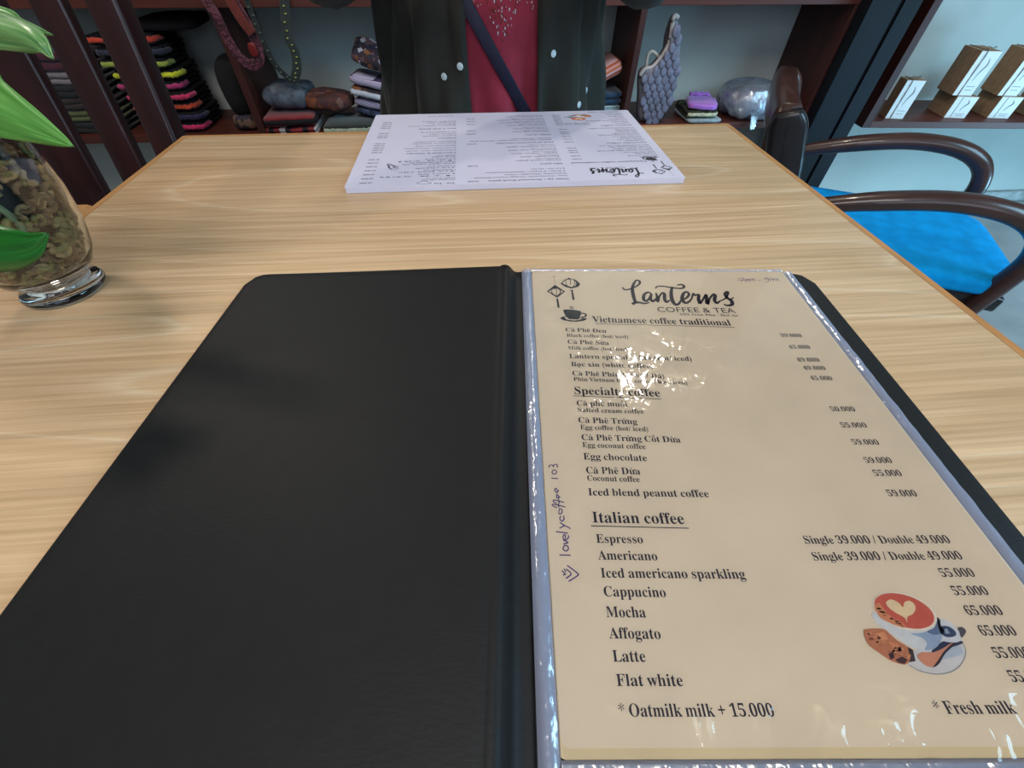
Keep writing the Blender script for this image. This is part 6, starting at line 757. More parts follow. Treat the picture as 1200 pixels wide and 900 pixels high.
def leaf(pts, wmax, side, m, fold=.25, name='leaf', tipw=.0):
    """blade along pts; side = direction across the blade; a V fold along the midrib"""
    bm = bmesh.new(); uvl = bm.loops.layers.uv.new('UVMap')
    path = catmull(pts, 8); n = len(path); NW = 8; rows = []; side = Vector(side)
    for i, p in enumerate(path):
        t = (path[min(i+1, n-1)]-path[max(i-1, 0)]).normalized(); s_ = (side-t*side.dot(t)).normalized(); nn = s_.cross(t)
        q = i/(n-1); w_ = wmax*max(.01, min(1, (.12+q)/.40)**.6*(min(1, (1-q)/.62)**.8 if q < .999 else .012))
        rows.append([(bm.verts.new(p-Vector((VX, VY, .1))+s_*w_*(j/NW-.5)+nn*(abs(j/NW-.5)*fold*w_+.0007*math.sin(j*1.6+i*.3))), (j/NW, q)) for j in range(NW+1)])
    for a, b_ in zip(rows, rows[1:]):
        for j in range(NW):
            f = bm.faces.new([x[0] for x in (a[j], a[j+1], b_[j+1], b_[j])])
            for l, x in zip(f.loops, (a[j], a[j+1], b_[j+1], b_[j])): l[uvl].uv = x[1]
    o = obj(name, bm, m, plant); so_ = o.modifiers.new('thick', 'SOLIDIFY'); so_.thickness = .0007; so_.offset = 0
    return o
STEM = mat('plant_stem', (96, 126, 60), .5, .2, 60)
def P(*a): return Vector(a)-Vector((VX, VY, .1))
# leaf reaching right over the vase
leaf([(-.3700, .268, .160), (-0.3029, 0.2620, 0.1399), (-0.2822, 0.2550, 0.1325), (-0.2615, 0.2480, 0.1258), (-0.2385, 0.2400, 0.1181)], .036, (.4, .63, .77), LEAF, .22)
# upper folded leaf whose tip hangs down
leaf([(-.366, .274, .172), (-0.2806, 0.2620, 0.1692), (-0.2560, 0.2550, 0.1671), (-0.2334, 0.2480, 0.1645), (-0.2231, 0.2440, 0.1608), (-0.2197, 0.2430, 0.1550)], .0185, (.4, .63, .77), LEAF3, .7)
leaf([(-.366, .280, .170), (-0.2930, 0.3000, 0.1649), (-0.2762, 0.3000, 0.1600), (-0.2630, 0.3000, 0.1553)], .009, (.4, .6, .8), LEAF3, .3)
# deep green leaf drooping in front of the bowl
leaf([(-.362, .245, .168), (-0.2717, 0.1900, 0.1281), (-0.2755, 0.1850, 0.1023), (-0.2635, 0.1830, 0.0919), (-0.2430, 0.1830, 0.0920), (-0.2305, 0.1870, 0.0963)], .036, (.1, .6, .85), LEAF2, .35)
leaf([(-.385, .300, .168), (-.43, .31, .21), (-.50, .315, .22), (-.56, .32, .19)], .036, (.2, 1, .2), LEAF, .3)
for pts in ([(VX, VY, .108), (VX-.002, VY-.002, .14), (-.3700, .268, .160)], [(VX+.004, VY, .108), (VX+.006, VY, .14), (-.366, .274, .172)], [(VX-.004, VY+.004, .108), (-.378, .285, .14), (-.385, .300, .168)],
            [(VX+.003, VY-.004, .108), (VX+.006, VY-.012, .14), (-.362, .245, .168)]):
    obj('stem', tube([P(*q) for q in pts], .0028, 8), STEM, plant)
obj('stem', tube([P(VX+.003, VY+.003, .108), P(-.366, .281, .14), P(-.366, .280, .170)], .0022, 8), STEM, plant)

# ---------------------------------------------------------------- wall shelving
FY = 1.72; BZ = -.2855; LUX = (-0.9009, 1.7200, -0.0558)[0]; MUX = (0.3586, 1.7200, -0.0478)[0]
sh = thing('wall_shelf', 'long red-brown wooden wall shelf stacked with textiles behind the table', 'shelf', (0, 2.0, BZ))
def local(lo, hi, base): return [a-b for a, b in zip(lo, base)], [a-b for a, b in zip(hi, base)]
def board(parent, base, name, lo, hi, m=SHELFW):
    l, h = local(lo, hi, base); return obj(name, bm_box(l, h, .0015), m, parent, smooth=False)
sb = (0, 2.0, BZ)
board(sh, sb, 'shelf_board', (-2.6, FY, BZ-.021), (1.062, 1.999, BZ))
board(sh, sb, 'shelf_board', (-2.6, FY, .030), (1.062, 1.999, .056))
board(sh, sb, 'shelf_board', (-2.6, FY, .400), (1.062, 1.999, .425))
for x0, x1 in ((-2.60, -2.565), (LUX, LUX+.024), (MUX, MUX+.020), (1.036, 1.062)):
    for z0, z1 in ((BZ+.0002, .0298), (.0562, .3998)):
        board(sh, sb, 'upright', (x0, FY+.001, z0), (x1, 1.998, z1), SHELFV)
rs = thing('wall_shelf', 'open wooden shelf unit holding gift boxes, right of dark post', 'shelf', (1.3, 2.0, BZ))
rb = (1.3, 2.0, BZ)
board(rs, rb, 'shelf_board', (1.322, FY, BZ-.021), (2.75, 1.999, BZ))
board(rs, rb, 'shelf_board', (1.322, FY, .400), (2.75, 1.999, .425))
board(rs, rb, 'upright', (1.296, FY, BZ-.021), (1.322, 1.999, .425), SHELFV)
board(rs, rb, 'upright', (2.75, FY, BZ-.021), (2.776, 1.999, .425), SHELFV)
# dark post between the units
postm = mat('post_dark_timber', (8, 11, 20), .55, .35, 14, .2, 60, stretch=(1, 1, .1), spec=.35)
bm = bmesh.new(); ol = [(0, 0), (.085, 0), (.085, .008), (.098, .008), (.098, 0), (.150, 0), (.150, .27), (0, .27)]
slab([(x, y) for x, y in ol], 0, 2.65, bm)
post = struct(obj('trim_1', bm, postm, smooth=False, loc=(1.070, 1.665, -.75)))

# ---------------------------------------------------------------- goods on the shelves
BLK = mat('black_cloth', (20, 18, 22), .95, .3, 60, .4, 300)
def cloth(name, c, var=.2): return mat(name, c, .92, var, 70, .4, 400, sheen=.2)
def folded(name, label, cat, c, size, m, trim=None, rz=0, tilt=(0, 0), group=None, p=5, seed=0, layers=2):
    """folded cloth: stacked soft layers joined by a rounded fold at the front (-y), optional coloured piping"""
    wd, dp, h = size
    t = thing(name, label, cat, c, (tilt[0], tilt[1], rz), group)
    bm = bmesh.new(); lh = h/layers
    # spiral cross-section swept along x
    prof = []
    for k in range(layers):
        z0, z1 = k*lh+lh*.06, (k+1)*lh-lh*.06
        r = (z1-z0)/2
        prof.append([(-dp/2+r, z0)]+[(-dp/2+r-r*math.sin(a), z0+r-r*math.cos(a)) for a in (math.pi*j/8 for j in range(1, 8))]+[(-dp/2+r, z1), (dp/2-r*.5, z1), (dp/2, z0+r), (dp/2-r*.5, z0)])
    NX = 14
    for pr in prof:
        rows = []
        for i in range(NX+1):
            x = -wd/2+wd*i/NX; e = 1-.10*abs(2*i/NX-1)**6
            zc = sum(z for _, z in pr)/len(pr)
            rows.append([bm.verts.new((x, y*e, zc+(z-zc)*(1-.35*abs(2*i/NX-1)**8))) for y, z in pr])
        for a, b_ in zip(rows, rows[1:]):
            for j in range(len(pr)): bm.faces.new((a[j], b_[j], b_[(j+1) % len(pr)], a[(j+1) % len(pr)]))
        bm.faces.new(rows[0]); bm.faces.new(rows[-1][::-1])
    wob(bm, min(.004, h*.12), 22, seed+1)
    obj('cloth_body', bm, m, t)
    if trim:
        r = h*.24; z = h*.52
        b2 = tube([(-wd/2+.004, -dp/2-.002, z), (-wd/4, -dp/2-.0045, z*1.02), (wd/4, -dp/2-.0045, z), (wd/2-.012, -dp/2-.002, z), (wd/2+.001, -dp/2+.016, z*.95), (wd/2+.003, -dp/6, z*.9)], r, 8, None, 6)
        wob(b2, r*.55, 140, seed); obj('piping', b2, trim, t)
    return t
G1 = 'pouches with bright piping in the left bay'
cols = [('pink', (206, 44, 100)), ('navy', (40, 38, 74)), ('orange', (214, 78, 44)), ('pink', (200, 48, 96)), ('magenta', (168, 48, 104)), ('yellow', (196, 200, 40)), ('lime green', (140, 156, 64)), ('dark blue', (38, 42, 62)), ('red-orange', (206, 66, 44))]
place_words = ['lowest of the bright pile', 'second from the bottom of the bright pile', 'under the two pinks of the bright pile', 'above the orange one in the bright pile', 'middle of the bright pile, below yellow', 'in the bright pile above magenta', 'in the bright pile just over yellow', 'in the bright pile above lime', 'near the top of the bright pile']
zs = BZ; H9 = .0285
for i, (nm, c) in enumerate(cols):
    xr = (-1.0878, 1.7600, -0.2400)[0]-.0035*i+(.004 if i % 2 else -.003)
    folded('folded_pouch', 'folded black pouch with %s piping, %s' % (nm, place_words[i]), 'pouch', (xr-.092, 1.835+.004*(i % 3), zs), (.184, .17, H9*.97), BLK, cloth('piping_'+nm.replace(' ', '_')+str(i), c), .02*((i*7) % 3-1), group=G1, seed=i)
    zs += H9
folded('folded_cloth', 'crumpled black cloth on top of the bright pouch pile', 'cloth', ((-1.0764, 1.8000, -0.0569)[0], 1.85, zs), (.17, .15, .035), BLK, None, .1, seed=31, layers=1)
# pile beside it, seen between the chair slats
zz = BZ
for i, (nm, c) in enumerate([('black', (28, 26, 26)), ('olive green', (86, 92, 56)), ('dark brown', (48, 36, 36)), ('black', (26, 24, 26)), ('grey', (120, 112, 116)), ('wine red', (74, 26, 44))]):
    hh = .034 if i < 5 else .05
    folded('folded_cloth', 'folded %s cloth, %s in the pile seen between the chair slats' % (nm, ['bottom', 'second from bottom', 'third from bottom', 'fourth from bottom', 'below the wine red one', 'topmost'][i]), 'cloth', ((-1.3476, 1.7800, -0.2285)[0]-.100, 1.84, zz), (.20, .18, hh*.93), cloth('cloth_a%d' % i, c), None, .03*(i % 2), seed=40+i, group='folded cloths seen between the chair slats')
    zz += hh
folded('folded_cloth', 'pale blue and tan striped cloth folded behind the wide chair splat', 'cloth', ((-1.3476, 1.7800, -0.2285)[0]-.37, 1.84, BZ), (.22, .2, .12), stripes('stripe_blue', [(150, 160, 196), (92, 70, 78), (120, 124, 160), (60, 44, 52)], 1, 30), None, .1, seed=51, layers=3)
folded('folded_cloth', 'pink folded cloth at the far left end of the shelf', 'cloth', ((-1.3476, 1.7800, -0.2285)[0]-.68, 1.83, BZ), (.24, .2, .11), cloth('cloth_pinkfar', (150, 44, 74)), None, 0, seed=52, layers=3)
# dark bag beside the left upright
t = thing('shoulder_bag', 'black shoulder bag slumped beside the shelf upright with a patterned base', 'bag', (LUX-.048, 1.83, BZ))
bg = pillow(.080, .17, .165, 3.2); wob(bg, .005, 14, 5); o = obj('bag_body', bg, BLK, t); o.location = (0, 0, .030)
obj('bag_base', wob(pillow(.088, .18, .045, 4), .003, 20, 2), ethnic('bag_brocade', [(44, 34, 40), (110, 82, 66), (60, 52, 70), (36, 30, 34)], 60), t)
# straps hanging from the upper shelf in front of the upright
def strap(label, pts, wd, m, tip=None, upv=(0, -1, 0), trim=None):
    c = Vector(pts[0]); t = thing('hanging_strap', label, 'strap', c)
    bm = bmesh.new(); sweep(bm, [Vector(p)-c for p in pts], rrect(wd, .003, .0012), upv=upv, k=8); obj('band', bm, m, t)
    if trim:
        bm = bmesh.new(); n = len(pts); pth = catmull([Vector(p)-c for p in pts], 8)
        for i in range(2, len(pth)-2, 3):
            bmesh.ops.create_icosphere(bm, subdivisions=1, radius=.0024, matrix=Matrix.Translation(pth[i]+Vector((0.002*(-1)**i, -.003, 0))) @ Matrix.Diagonal((1.6, .5, 1, 1)))
        obj('stitching', bm, trim, t)
    if tip:
        bm = pillow(.024, .01, .034, 3); o = obj('charm', bm, tip, t); o.location = Vector(pts[len(pts)//2])-c+Vector((0, -.008, .012))
    return t
MAR = ethnic('maroon_brocade', [(66, 20, 34), (84, 34, 48), (50, 14, 24), (100, 52, 64)], 130, .6)
strap('maroon woven strap looped over the left shelf upright', [(-0.8939, 1.7050, 0.0617), (-0.8777, 1.7000, 0.0204), (-0.8696, 1.6980, -0.0389), (-0.8556, 1.6960, -0.0762), (-0.8317, 1.6950, -0.0947), (-0.8056, 1.6950, -0.0867), (-0.7936, 1.6970, -0.0589), (-0.7984, 1.7000, -0.0093), (-0.8136, 1.7050, 0.0408), (-0.8166, 1.7080, 0.0647)], .028, MAR, mat('red_charm', (110, 26, 26), .4), trim=mat('maroon_stitch', (104, 56, 70), .6))
strap('orange-red strap hanging beside the maroon loop', [(-0.8200, 1.6900, 0.0629), (-0.8142, 1.6880, 0.0321), (-0.8041, 1.6860, 0.0036), (-0.7911, 1.6880, -0.0227)], .026, cloth('strap_orange', (104, 38, 28)))
strap('black and green strap with beads drooping onto the rolled purse', [(-0.7749, 1.6900, 0.0627), (-0.7732, 1.6900, 0.0174), (-0.7706, 1.6920, -0.0330), (-0.7643, 1.6980, -0.0877), (-0.7419, 1.7050, -0.1274), (-0.7203, 1.7100, -0.1419)], .016, cloth('strap_black', (34, 40, 38)), trim=mat('bead_grey', (88, 96, 84), .5))
strap('dark green strap with yellow pattern hanging in the middle bay', [(-0.6713, 1.7000, 0.0616), (-0.6861, 1.7000, 0.0195), (-0.6985, 1.7000, -0.0289), (-0.6924, 1.7020, -0.0687), (-0.7030, 1.7060, -0.1066), (-0.7245, 1.7120, -0.1378)], .026, cloth('strap_green', (44, 50, 46)), trim=mat('yellow_thread', (150, 156, 80), .7))
# middle bay: purses and wallets
folded('folded_pouch', 'red folded pouch with black stripes, lower of two by the left upright', 'pouch', (-0.7808, 1.7600, -0.2855), (.165, .16, .023), stripes('red_stripe', [(130, 34, 44), (134, 38, 46), (24, 20, 24), (128, 36, 46), (186, 180, 178), (40, 18, 30)], 0, 9), None, .03, seed=60, group='red pouches by the left upright')
folded('folded_pouch', 'red folded pouch with a black edge under the rolled purse', 'pouch', (-0.7845, 1.7700, -0.2600), (.16, .16, .027), cloth('red_felt', (128, 36, 42)), BLK, .08, seed=61, group='red pouches by the left upright')
t = folded('rolled_purse', 'grey and brown patterned purse rolled up atop the red pouches', 'purse', (-0.7842, 1.8000, -0.2270), (.13, .15, .066), mat('purse_greyblue', (84, 92, 104), .9, .5, 45, .5, 200), None, -.06, (0, .06), seed=62, layers=1)
o = obj('patterned_end', wob(pillow(.17, .13, .052, 3), .005, 16, 4), ethnic('purse_brocade', [(84, 42, 34), (120, 66, 40), (70, 36, 44), (104, 74, 66), (64, 40, 36)], 50), t); o.location = (.125, 0, .0)
folded('folded_pouch', 'dark green folded pouch with cream edge in the middle bay', 'pouch', (-0.5935, 1.7550, -0.2855), (.16, .15, .028), cloth('dark_green', (34, 40, 36)), cloth('cream_edge', (150, 156, 136)), .02, seed=63)
LST = stripes('lilac_stripe', [(188, 176, 200), (188, 176, 200), (70, 54, 88)], 2, 260)
WAL = [('navy patterned', ethnic('w_navy', [(40, 46, 70), (60, 70, 98), (30, 30, 44)], 70), None, .022), ('striped', LST, None, .026), ('brown brocade', ethnic('w_brown', [(96, 54, 34), (130, 76, 40), (60, 36, 34), (40, 34, 44)], 50), mat('w_white', (176, 180, 190), .8), .034), ('lilac striped', LST, None, .026)]
zz = -.2570
for i, (nm, m, tr, hh) in enumerate(WAL):
    c = Vector((-0.4972, 1.8000, -0.2570)); folded('textile_wallet', '%s wallet, %s of the tilted stack beside the person' % (nm, ['bottom', 'second from bottom', 'third from bottom', 'fourth from bottom'][i]), 'wallet', (c.x+.005*(i % 2)+.012, c.y, zz), (.165, .12, hh*.97), m, tr, -.12, (0, .17), seed=70+i, layers=1, group='tilted wallets beside the person')
    zz += hh*1.02
c = Vector((-0.4774, 1.7800, -0.1417))
folded('textile_wallet', 'brocade wallet with white scrolls, standing up atop the tilted stack', 'wallet', (c.x+.016, 1.80, zz+.028), (.165, .085, .05), ethnic('w_scroll', [(60, 36, 40), (132, 80, 44), (44, 36, 52), (92, 66, 70), (168, 160, 170), (36, 30, 40)], 75), None, -.12, (.55, .30), seed=76, layers=1, group='tilted wallets beside the person')
# right of the person
zz = BZ
for i, (nm, c, hh) in enumerate([('wine red', (92, 32, 38), .035), ('pale-edged blue', (150, 170, 176), .016), ('deep blue', (30, 58, 84), .042)]):
    folded('folded_cloth', '%s folded cloth in the pile behind the person at their sleeve' % nm, 'cloth', (.290, 1.83, zz), (.13, .16, hh*.97), cloth('cloth_r%d' % i, c), None, 0, seed=80+i, group='cloth pile behind the sleeve')
    zz += hh
folded('textile_wallet', 'orange and pink striped wallet tilted atop the blue cloths', 'wallet', (.290, 1.82, zz+.024), (.12, .15, .05), stripes('orange_pink', [(176, 92, 60), (196, 134, 126), (170, 84, 54), (206, 160, 160)], 2, 40), None, 0, (0, -.42), seed=85, layers=1)

# scaled grey purse leaning at the upright
def scaled_purse():
    Y = 1.76
    out = [Vector(q) for q in ((0.4319, 1.7600, -0.2779), (0.4929, 1.7600, -0.2790), (0.5284, 1.7600, -0.2267), (0.5376, 1.7600, -0.1668), (0.5234, 1.7600, -0.0856), (0.5060, 1.7600, -0.0318), (0.4810, 1.7600, 0.0030), (0.4697, 1.7600, -0.0050), (0.4758, 1.7600, -0.0526), (0.4638, 1.7600, -0.0895), (0.4352, 1.7600, -0.1231), (0.4004, 1.7600, -0.1366), (0.4103, 1.7600, -0.2020))]
    c = Vector((out[0].x+.03, Y, BZ+.001)); t = thing('scaled_purse', 'grey-lilac purse covered in scale-shaped flaps leaning on the upright', 'purse', c)
    P2 = catmull([(p.x-c.x, p.z-c.z, 0) for p in out], 5, True)
    bm = bmesh.new(); n = len(P2); cx = sum(p.x for p in P2)/n; cz = sum(p.y for p in P2)/n
    rows = []
    for k in range(-6, 7):
        a = k/6; th = a*.030; s = (1-abs(a)**3*.35)
        rows.append([bm.verts.new((cx+(p.x-cx)*s, th, cz+(p.y-cz)*s)) for p in P2])
    for a, b_ in zip(rows, rows[1:]):
        for i in range(n): bm.faces.new((a[i], a[(i+1) % n], b_[(i+1) % n], b_[i]))
    bm.faces.new(rows[0][::-1]); bm.faces.new(rows[-1])
    obj('purse_body', bm, mat('purse_lining_grey', (120, 116, 124), .8, .15, 60), t)
    # scales
    poly = [(p.x, p.y) for p in P2]
    def inside(x, z):
        r = False
        for (ax_, az), (bx, bz) in zip(poly, poly[1:]+poly[:1]):
            if (az > z) != (bz > z) and x < (bx-ax_)*(z-az)/(bz-az)+ax_: r = not r
        return r
    bm = bmesh.new(); k = 0; z = .008
    while z < .33:
        x = -.12+(.012 if k % 2 else 0)
        while x < .2:
            if inside(x, z) and inside(x, z+.014) and inside(x+.010, z) and inside(x-.008, z):
                s = 1-.1*((k*7+int(x*900)) % 3)
                M2 = Matrix.Translation((x, -.0305-.0012, z)) @ Matrix.Rotation(-.14, 4, 'X') @ Matrix.Diagonal((.0132*s, .0024, .0170*s, 1))
                bmesh.ops.create_uvsphere(bm, u_segments=10, v_segments=6, radius=1, matrix=M2)
            x += .024
        z += .0205; k += 1
    o = obj('scale_flaps', bm, mat('scale_grey', (108, 106, 124), .55, .35, 55), t); o['kind'] = 'stuff'
    rim = [p for p in P2[int(n*.46):int(n*.88)]]
    obj('rim_band', tube([(p.x, -.020, p.y) for p in rim[::3]], .0065, 8, None, 4), mat('rim_beige', (176, 168, 164), .7, .15, 60), t)
    h0 = Vector((0.4223, 1.7600, -0.1299))-c; h1 = Vector((0.4565, 1.7600, -0.1256))-c; ht = Vector((0.4307, 1.7600, -0.0847))-c
    obj('handle_loop', tube([(h0.x, 0, h0.z), (h0.x-.004, -.004, ht.z-.012), (ht.x-.004, -.006, ht.z), (ht.x+.008, -.006, ht.z-.003), (h1.x+.004, 0, ht.z-.02), (h1.x-.002, 0, h1.z)], .005, 8), mat('handle_cream', (190, 180, 168), .6), t)
    return t
scaled_purse()
# small pouches right of it
folded('drawstring_pouch', 'grey-blue pouch at the bottom of the purple pouch pile', 'pouch', (0.6642, 1.7900, -0.2855), (.125, .15, .014), cloth('grey_blue', (150, 160, 164)), None, .05, seed=90, layers=1)
folded('drawstring_pouch', 'olive and black pouch under the purple pouch', 'pouch', (0.6562, 1.8000, -0.2715), (.112, .145, .022), ethnic('olive_print', [(60, 60, 34), (34, 32, 24), (120, 124, 70), (44, 44, 30)], 60), cloth('cream_piping', (190, 190, 160)), -.05, seed=91)
c = Vector((0.6691, 1.8000, -0.2490)); t = thing('drawstring_pouch', 'purple satin pouch with gathered top lying on the pile', 'pouch', c, (0, 0, -.25))
pm = mat('purple_satin', (176, 112, 208), .45, .12, 30, .2, 120, sheen=.3)
bm = pillow(.105, .150, .020, 5)
for v in bm.verts:
    if v.co.y > .030: v.co.x *= .80; v.co.z += .006*math.sin(v.co.x*420)*(v.co.y-.03)/.03
wob(bm, .003, 40, 3); obj('pouch_body', bm, pm, t)
bm = tube([(-.036, .034, .020), (-.018, .033, .026), (0, .034, .023), (.018, .033, .026), (.036, .034, .020)], .003, 8); wob(bm, .001, 160); obj('drawstring', bm, pm, t)
bm = pillow(.078, .030, .018, 3)
for v in bm.verts: v.co.z += .004*math.sin(v.co.x*300)
o = obj('ruffle', bm, pm, t); o.location = (0, .052, .010)
# plastic bag
c = Vector((0.8609, 1.8100, -0.2855)); t = thing('plastic_packet', 'crinkled clear plastic bag of silvery cloths at the shelf end', 'plastic bag', c, (0, 0, .05))
o = obj('packed_cloth', wob(pillow(.165, .16, .078, 3), .010, 16, 8), mat('silvery_cloth', (184, 192, 216), .5, .35, 45, .6, 150), t); o.location = (.005, .01, .003)
bm = bmesh.new(); bmesh.ops.create_icosphere(bm, subdivisions=5, radius=1)
for v in bm.verts:
    q = v.co.copy(); z = q.z
    L_ = (abs(q.x)**3+abs(q.y)**3+abs(q.z)**3)**(1/3); q = q/L_
    v.co = Vector((q.x*.104*(1-.12*max(0, z)), q.y*.105, max(.0015, .052+q.z*.052)))
    f = noise.noise(v.co*34)*.011+abs(noise.noise(v.co*80))*.006
    v.co += q.normalized()*f
    v.co.z = max(.0015, v.co.z)
obj('plastic_film', bm, film('bag_film', gl=.34, rough=.10, bscale=(160, 160, 160), bstr=.8, haze=.16, hazec=(.72, .78, .9)), t)
bm = bmesh.new(); sweep(bm, [(-.02, -.085, .03), (-.022, -.105, .008), (-.022, -.113, -.018)], rrect(.035, .002, .0008), upv=(0, 1, .3), scale=lambda s: (1-.5*s, 1), k=6); wob(bm, .003, 50)
obj('bag_corner', bm, bpy.data.materials['bag_film'], t)

# everything on the long shelf turns with the wall
for o in list(bpy.data.objects):
    if o.parent is None and o.name.split('.')[0] in ('wall_shelf', 'folded_pouch', 'folded_cloth', 'shoulder_bag', 'hanging_strap', 'rolled_purse', 'textile_wallet', 'scaled_purse', 'drawstring_pouch', 'plastic_packet') and o is not rs:
        o.matrix_world = WROT @ o.matrix_basis

# ---------------------------------------------------------------- gift boxes on the right unit
KRAFT = mat('kraft_card', (150, 120, 92), .85, .15, 60); BOXW = mat('box_white', (226, 228, 226), .6, .05, 20)
LABELINK = mat('box_print', (150, 158, 164), .7); STRING = mat('jute_string', (96, 84, 70), .9)
def gift_box(label, c, wd, dp, h, rz, knot=True):
    t = thing('gift_box', label, 'box', c, (0, 0, rz), 'kraft and white gift boxes')
    obj('carton', bm_box((-wd/2, 0, 0), (wd/2, dp, h), .001), KRAFT, t, smooth=False)
    f = bm_box((-wd/2+.0006, -.0012, .0008), (wd/2-.0006, .0004, h-.0008)); fp = obj('front_panel', f, BOXW, t, smooth=False)
    bm = bmesh.new()
    def q(x0, z0, x1, z1, w_=.0012):
        for qd in stroke2d([(x0, z0), (x1, z1)], w_, 2, False): bm.faces.new([bm.verts.new((x, -.0016, z)) for x, z in qd])
    q(-wd*.22, .002, -wd*.22, h-.002, .0022); q(-wd*.1, h*.22, wd*.35, h*.22); q(-wd*.05, h*.14, wd*.3, h*.14)
    for qd in stroke2d([(.0, h*.35), (wd*.08, h*.55), (wd*.2, h*.7), (wd*.12, h*.85)], [.001, .003, .004, .001], 4): bm.faces.new([bm.verts.new((x, -.0016, z)) for x, z in qd])
    bmesh.ops.solidify(bm, geom=bm.faces[:], thickness=.0002); obj('print', bm, LABELINK, fp, smooth=False)
    if knot:
        s = tube([(-wd*.22, -.0030, .001), (-wd*.22, -.0030, h*.5), (-wd*.22, -.0025, h), (-wd*.22, dp*.3, h+.001), (-wd*.22, dp, h+.001)], .0009, 6, None, 3)
        tube([(-wd*.22, 0, h+.001), (-wd*.42, -.004, h+.006), (-wd*.3, .002, h+.012), (-wd*.1, .004, h+.008), (wd*.1, .002, h+.012), (-wd*.1, 0, h+.002)], .0009, 6, s, 4)
        obj('string_bow', s, STRING, t)
    return t
BR = -.12
gift_box('slim white-fronted box with bow, alone beside the unit upright', (1.4194, 1.7520, -0.2854), .062, .05, .118, BR)
gift_box('low kraft and white box with another box balanced on top, nearer the slim box', (1.6538, 1.7650, -0.2854), .072, .115, .068, BR, False)
gift_box('taller white-fronted box with bow atop the low box nearer the slim one', (1.6330, 1.7750, -0.2172), .064, .10, .128, BR)
gift_box('low kraft and white box with another box on top, at the frame edge', (1.8171, 1.7650, -0.2854), .072, .115, .068, BR, False)
gift_box('taller white-fronted box with bow stacked at the frame edge', (1.7981, 1.7750, -0.2172), .064, .10, .130, BR)
gift_box('kraft box partly cut off by the edge of the view', (1.9813, 1.7650, -0.2854), .072, .115, .068, BR, False)

# ---------------------------------------------------------------- person seated across the table
def skin_body():
    V = []; E = []; R = []
    def add(p, r, par=None):
        V.append(p); R.append(r if isinstance(r, tuple) else (r, r)); i = len(V)-1
        if par is not None: E.append((par, i))
        return i
    px, py = -.045, .985
    pel = add((px, py, -.255), (.155, .115))
    ab = add((px, py-.005, -.12), (.140, .105), pel); wa = add((px, py-.005, .0), (.140, .108), ab)
    ch = add((px, py, .13), (.155, .115), wa); up = add((px, py+.005, .235), (.115, .085), ch)
    nk = add((px, py-.005, .335), .052, up); nk2 = add((px, py-.025, .395), .050, nk)
    hd = add((px, py-.045, .47), (.068, .080), nk2); h2 = add((px, py-.045, .535), (.070, .085), hd); h3 = add((px, py-.04, .60), (.045, .055), h2)
    for s in (-1, 1):
        sh_ = add((px+s*.155, py+.005, .262), .058, up); ua = add((px+s*.205, py-.03, .205), .047, sh_); el = add((px+s*.245, py-.085, .155), .040, ua)
        fa = add((px+s*.165, py-.215, .20), .033, el); wr = add((px+s*.085, py-.300, .245), .024, fa)
        pa = add((px+s*.062, py-.335, .270), (.030, .015), wr)
        kn = add((px+s*.045, py-.360, .290), (.034, .013), pa)
        for k in range(4):
            o_ = (k-1.5)*.018; ln = (.9, 1.0, .95, .75)[k]
            f1 = add((px+s*(.034-.002), py-.378+o_*.4, .298-o_*.9), .0085, kn)
            f2 = add((px+s*(.012), py-.388+o_*.4, .296-o_*.9), .0080, f1)
            f3 = add((px+s*(.012-.014*ln), py-.380+o_*.4, .285-o_*.9), .0072, f2)
        th = add((px+s*.055, py-.322, .300), .0105, pa); th2 = add((px+s*.040, py-.340, .322), .0092, th); add((px+s*.026, py-.355, .332), .0080, th2)
        hp = add((px+s*.095, py-.06, -.265), .085, pel); knee = add((px+s*.115, py-.40, -.255), .062, hp)
        cf = add((px+s*.115, py-.415, -.45), .052, knee); an = add((px+s*.115, py-.37, -.68), .036, cf); add((px+s*.12, py-.50, -.715), (.040, .028), an)
    me = bpy.data.meshes.new('person_body'); me.from_pydata(V, E, [])
    o = bpy.data.objects.new('person_body', me); COL.objects.link(o)
    sk = o.modifiers.new('skin', 'SKIN'); sk.use_smooth_shade = True; sk.branch_smoothing = .3
    for i, sv in enumerate(me.skin_vertices[0].data): sv.radius = R[i]; sv.use_root = (i == 0)
    ss = o.modifiers.new('sub', 'SUBSURF'); ss.levels = 2; ss.render_levels = 2
    dg = bpy.context.evaluated_depsgraph_get(); nm = bpy.data.meshes.new_from_object(o.evaluated_get(dg))
    bpy.data.objects.remove(o); return nm, (px, py)
bme, (PX, PY) = skin_body()
SKIN = mat('skin', (196, 148, 120), .5, .06, 30, spec=.4)
bme.materials.clear(); bme.materials.append(SKIN)
for poly in bme.polygons: poly.use_smooth = True
person = bpy.data.objects.new('person', bme); link(person)
tag(person, 'person in an open dark jacket and red embroidered dress seated across the table', 'person')
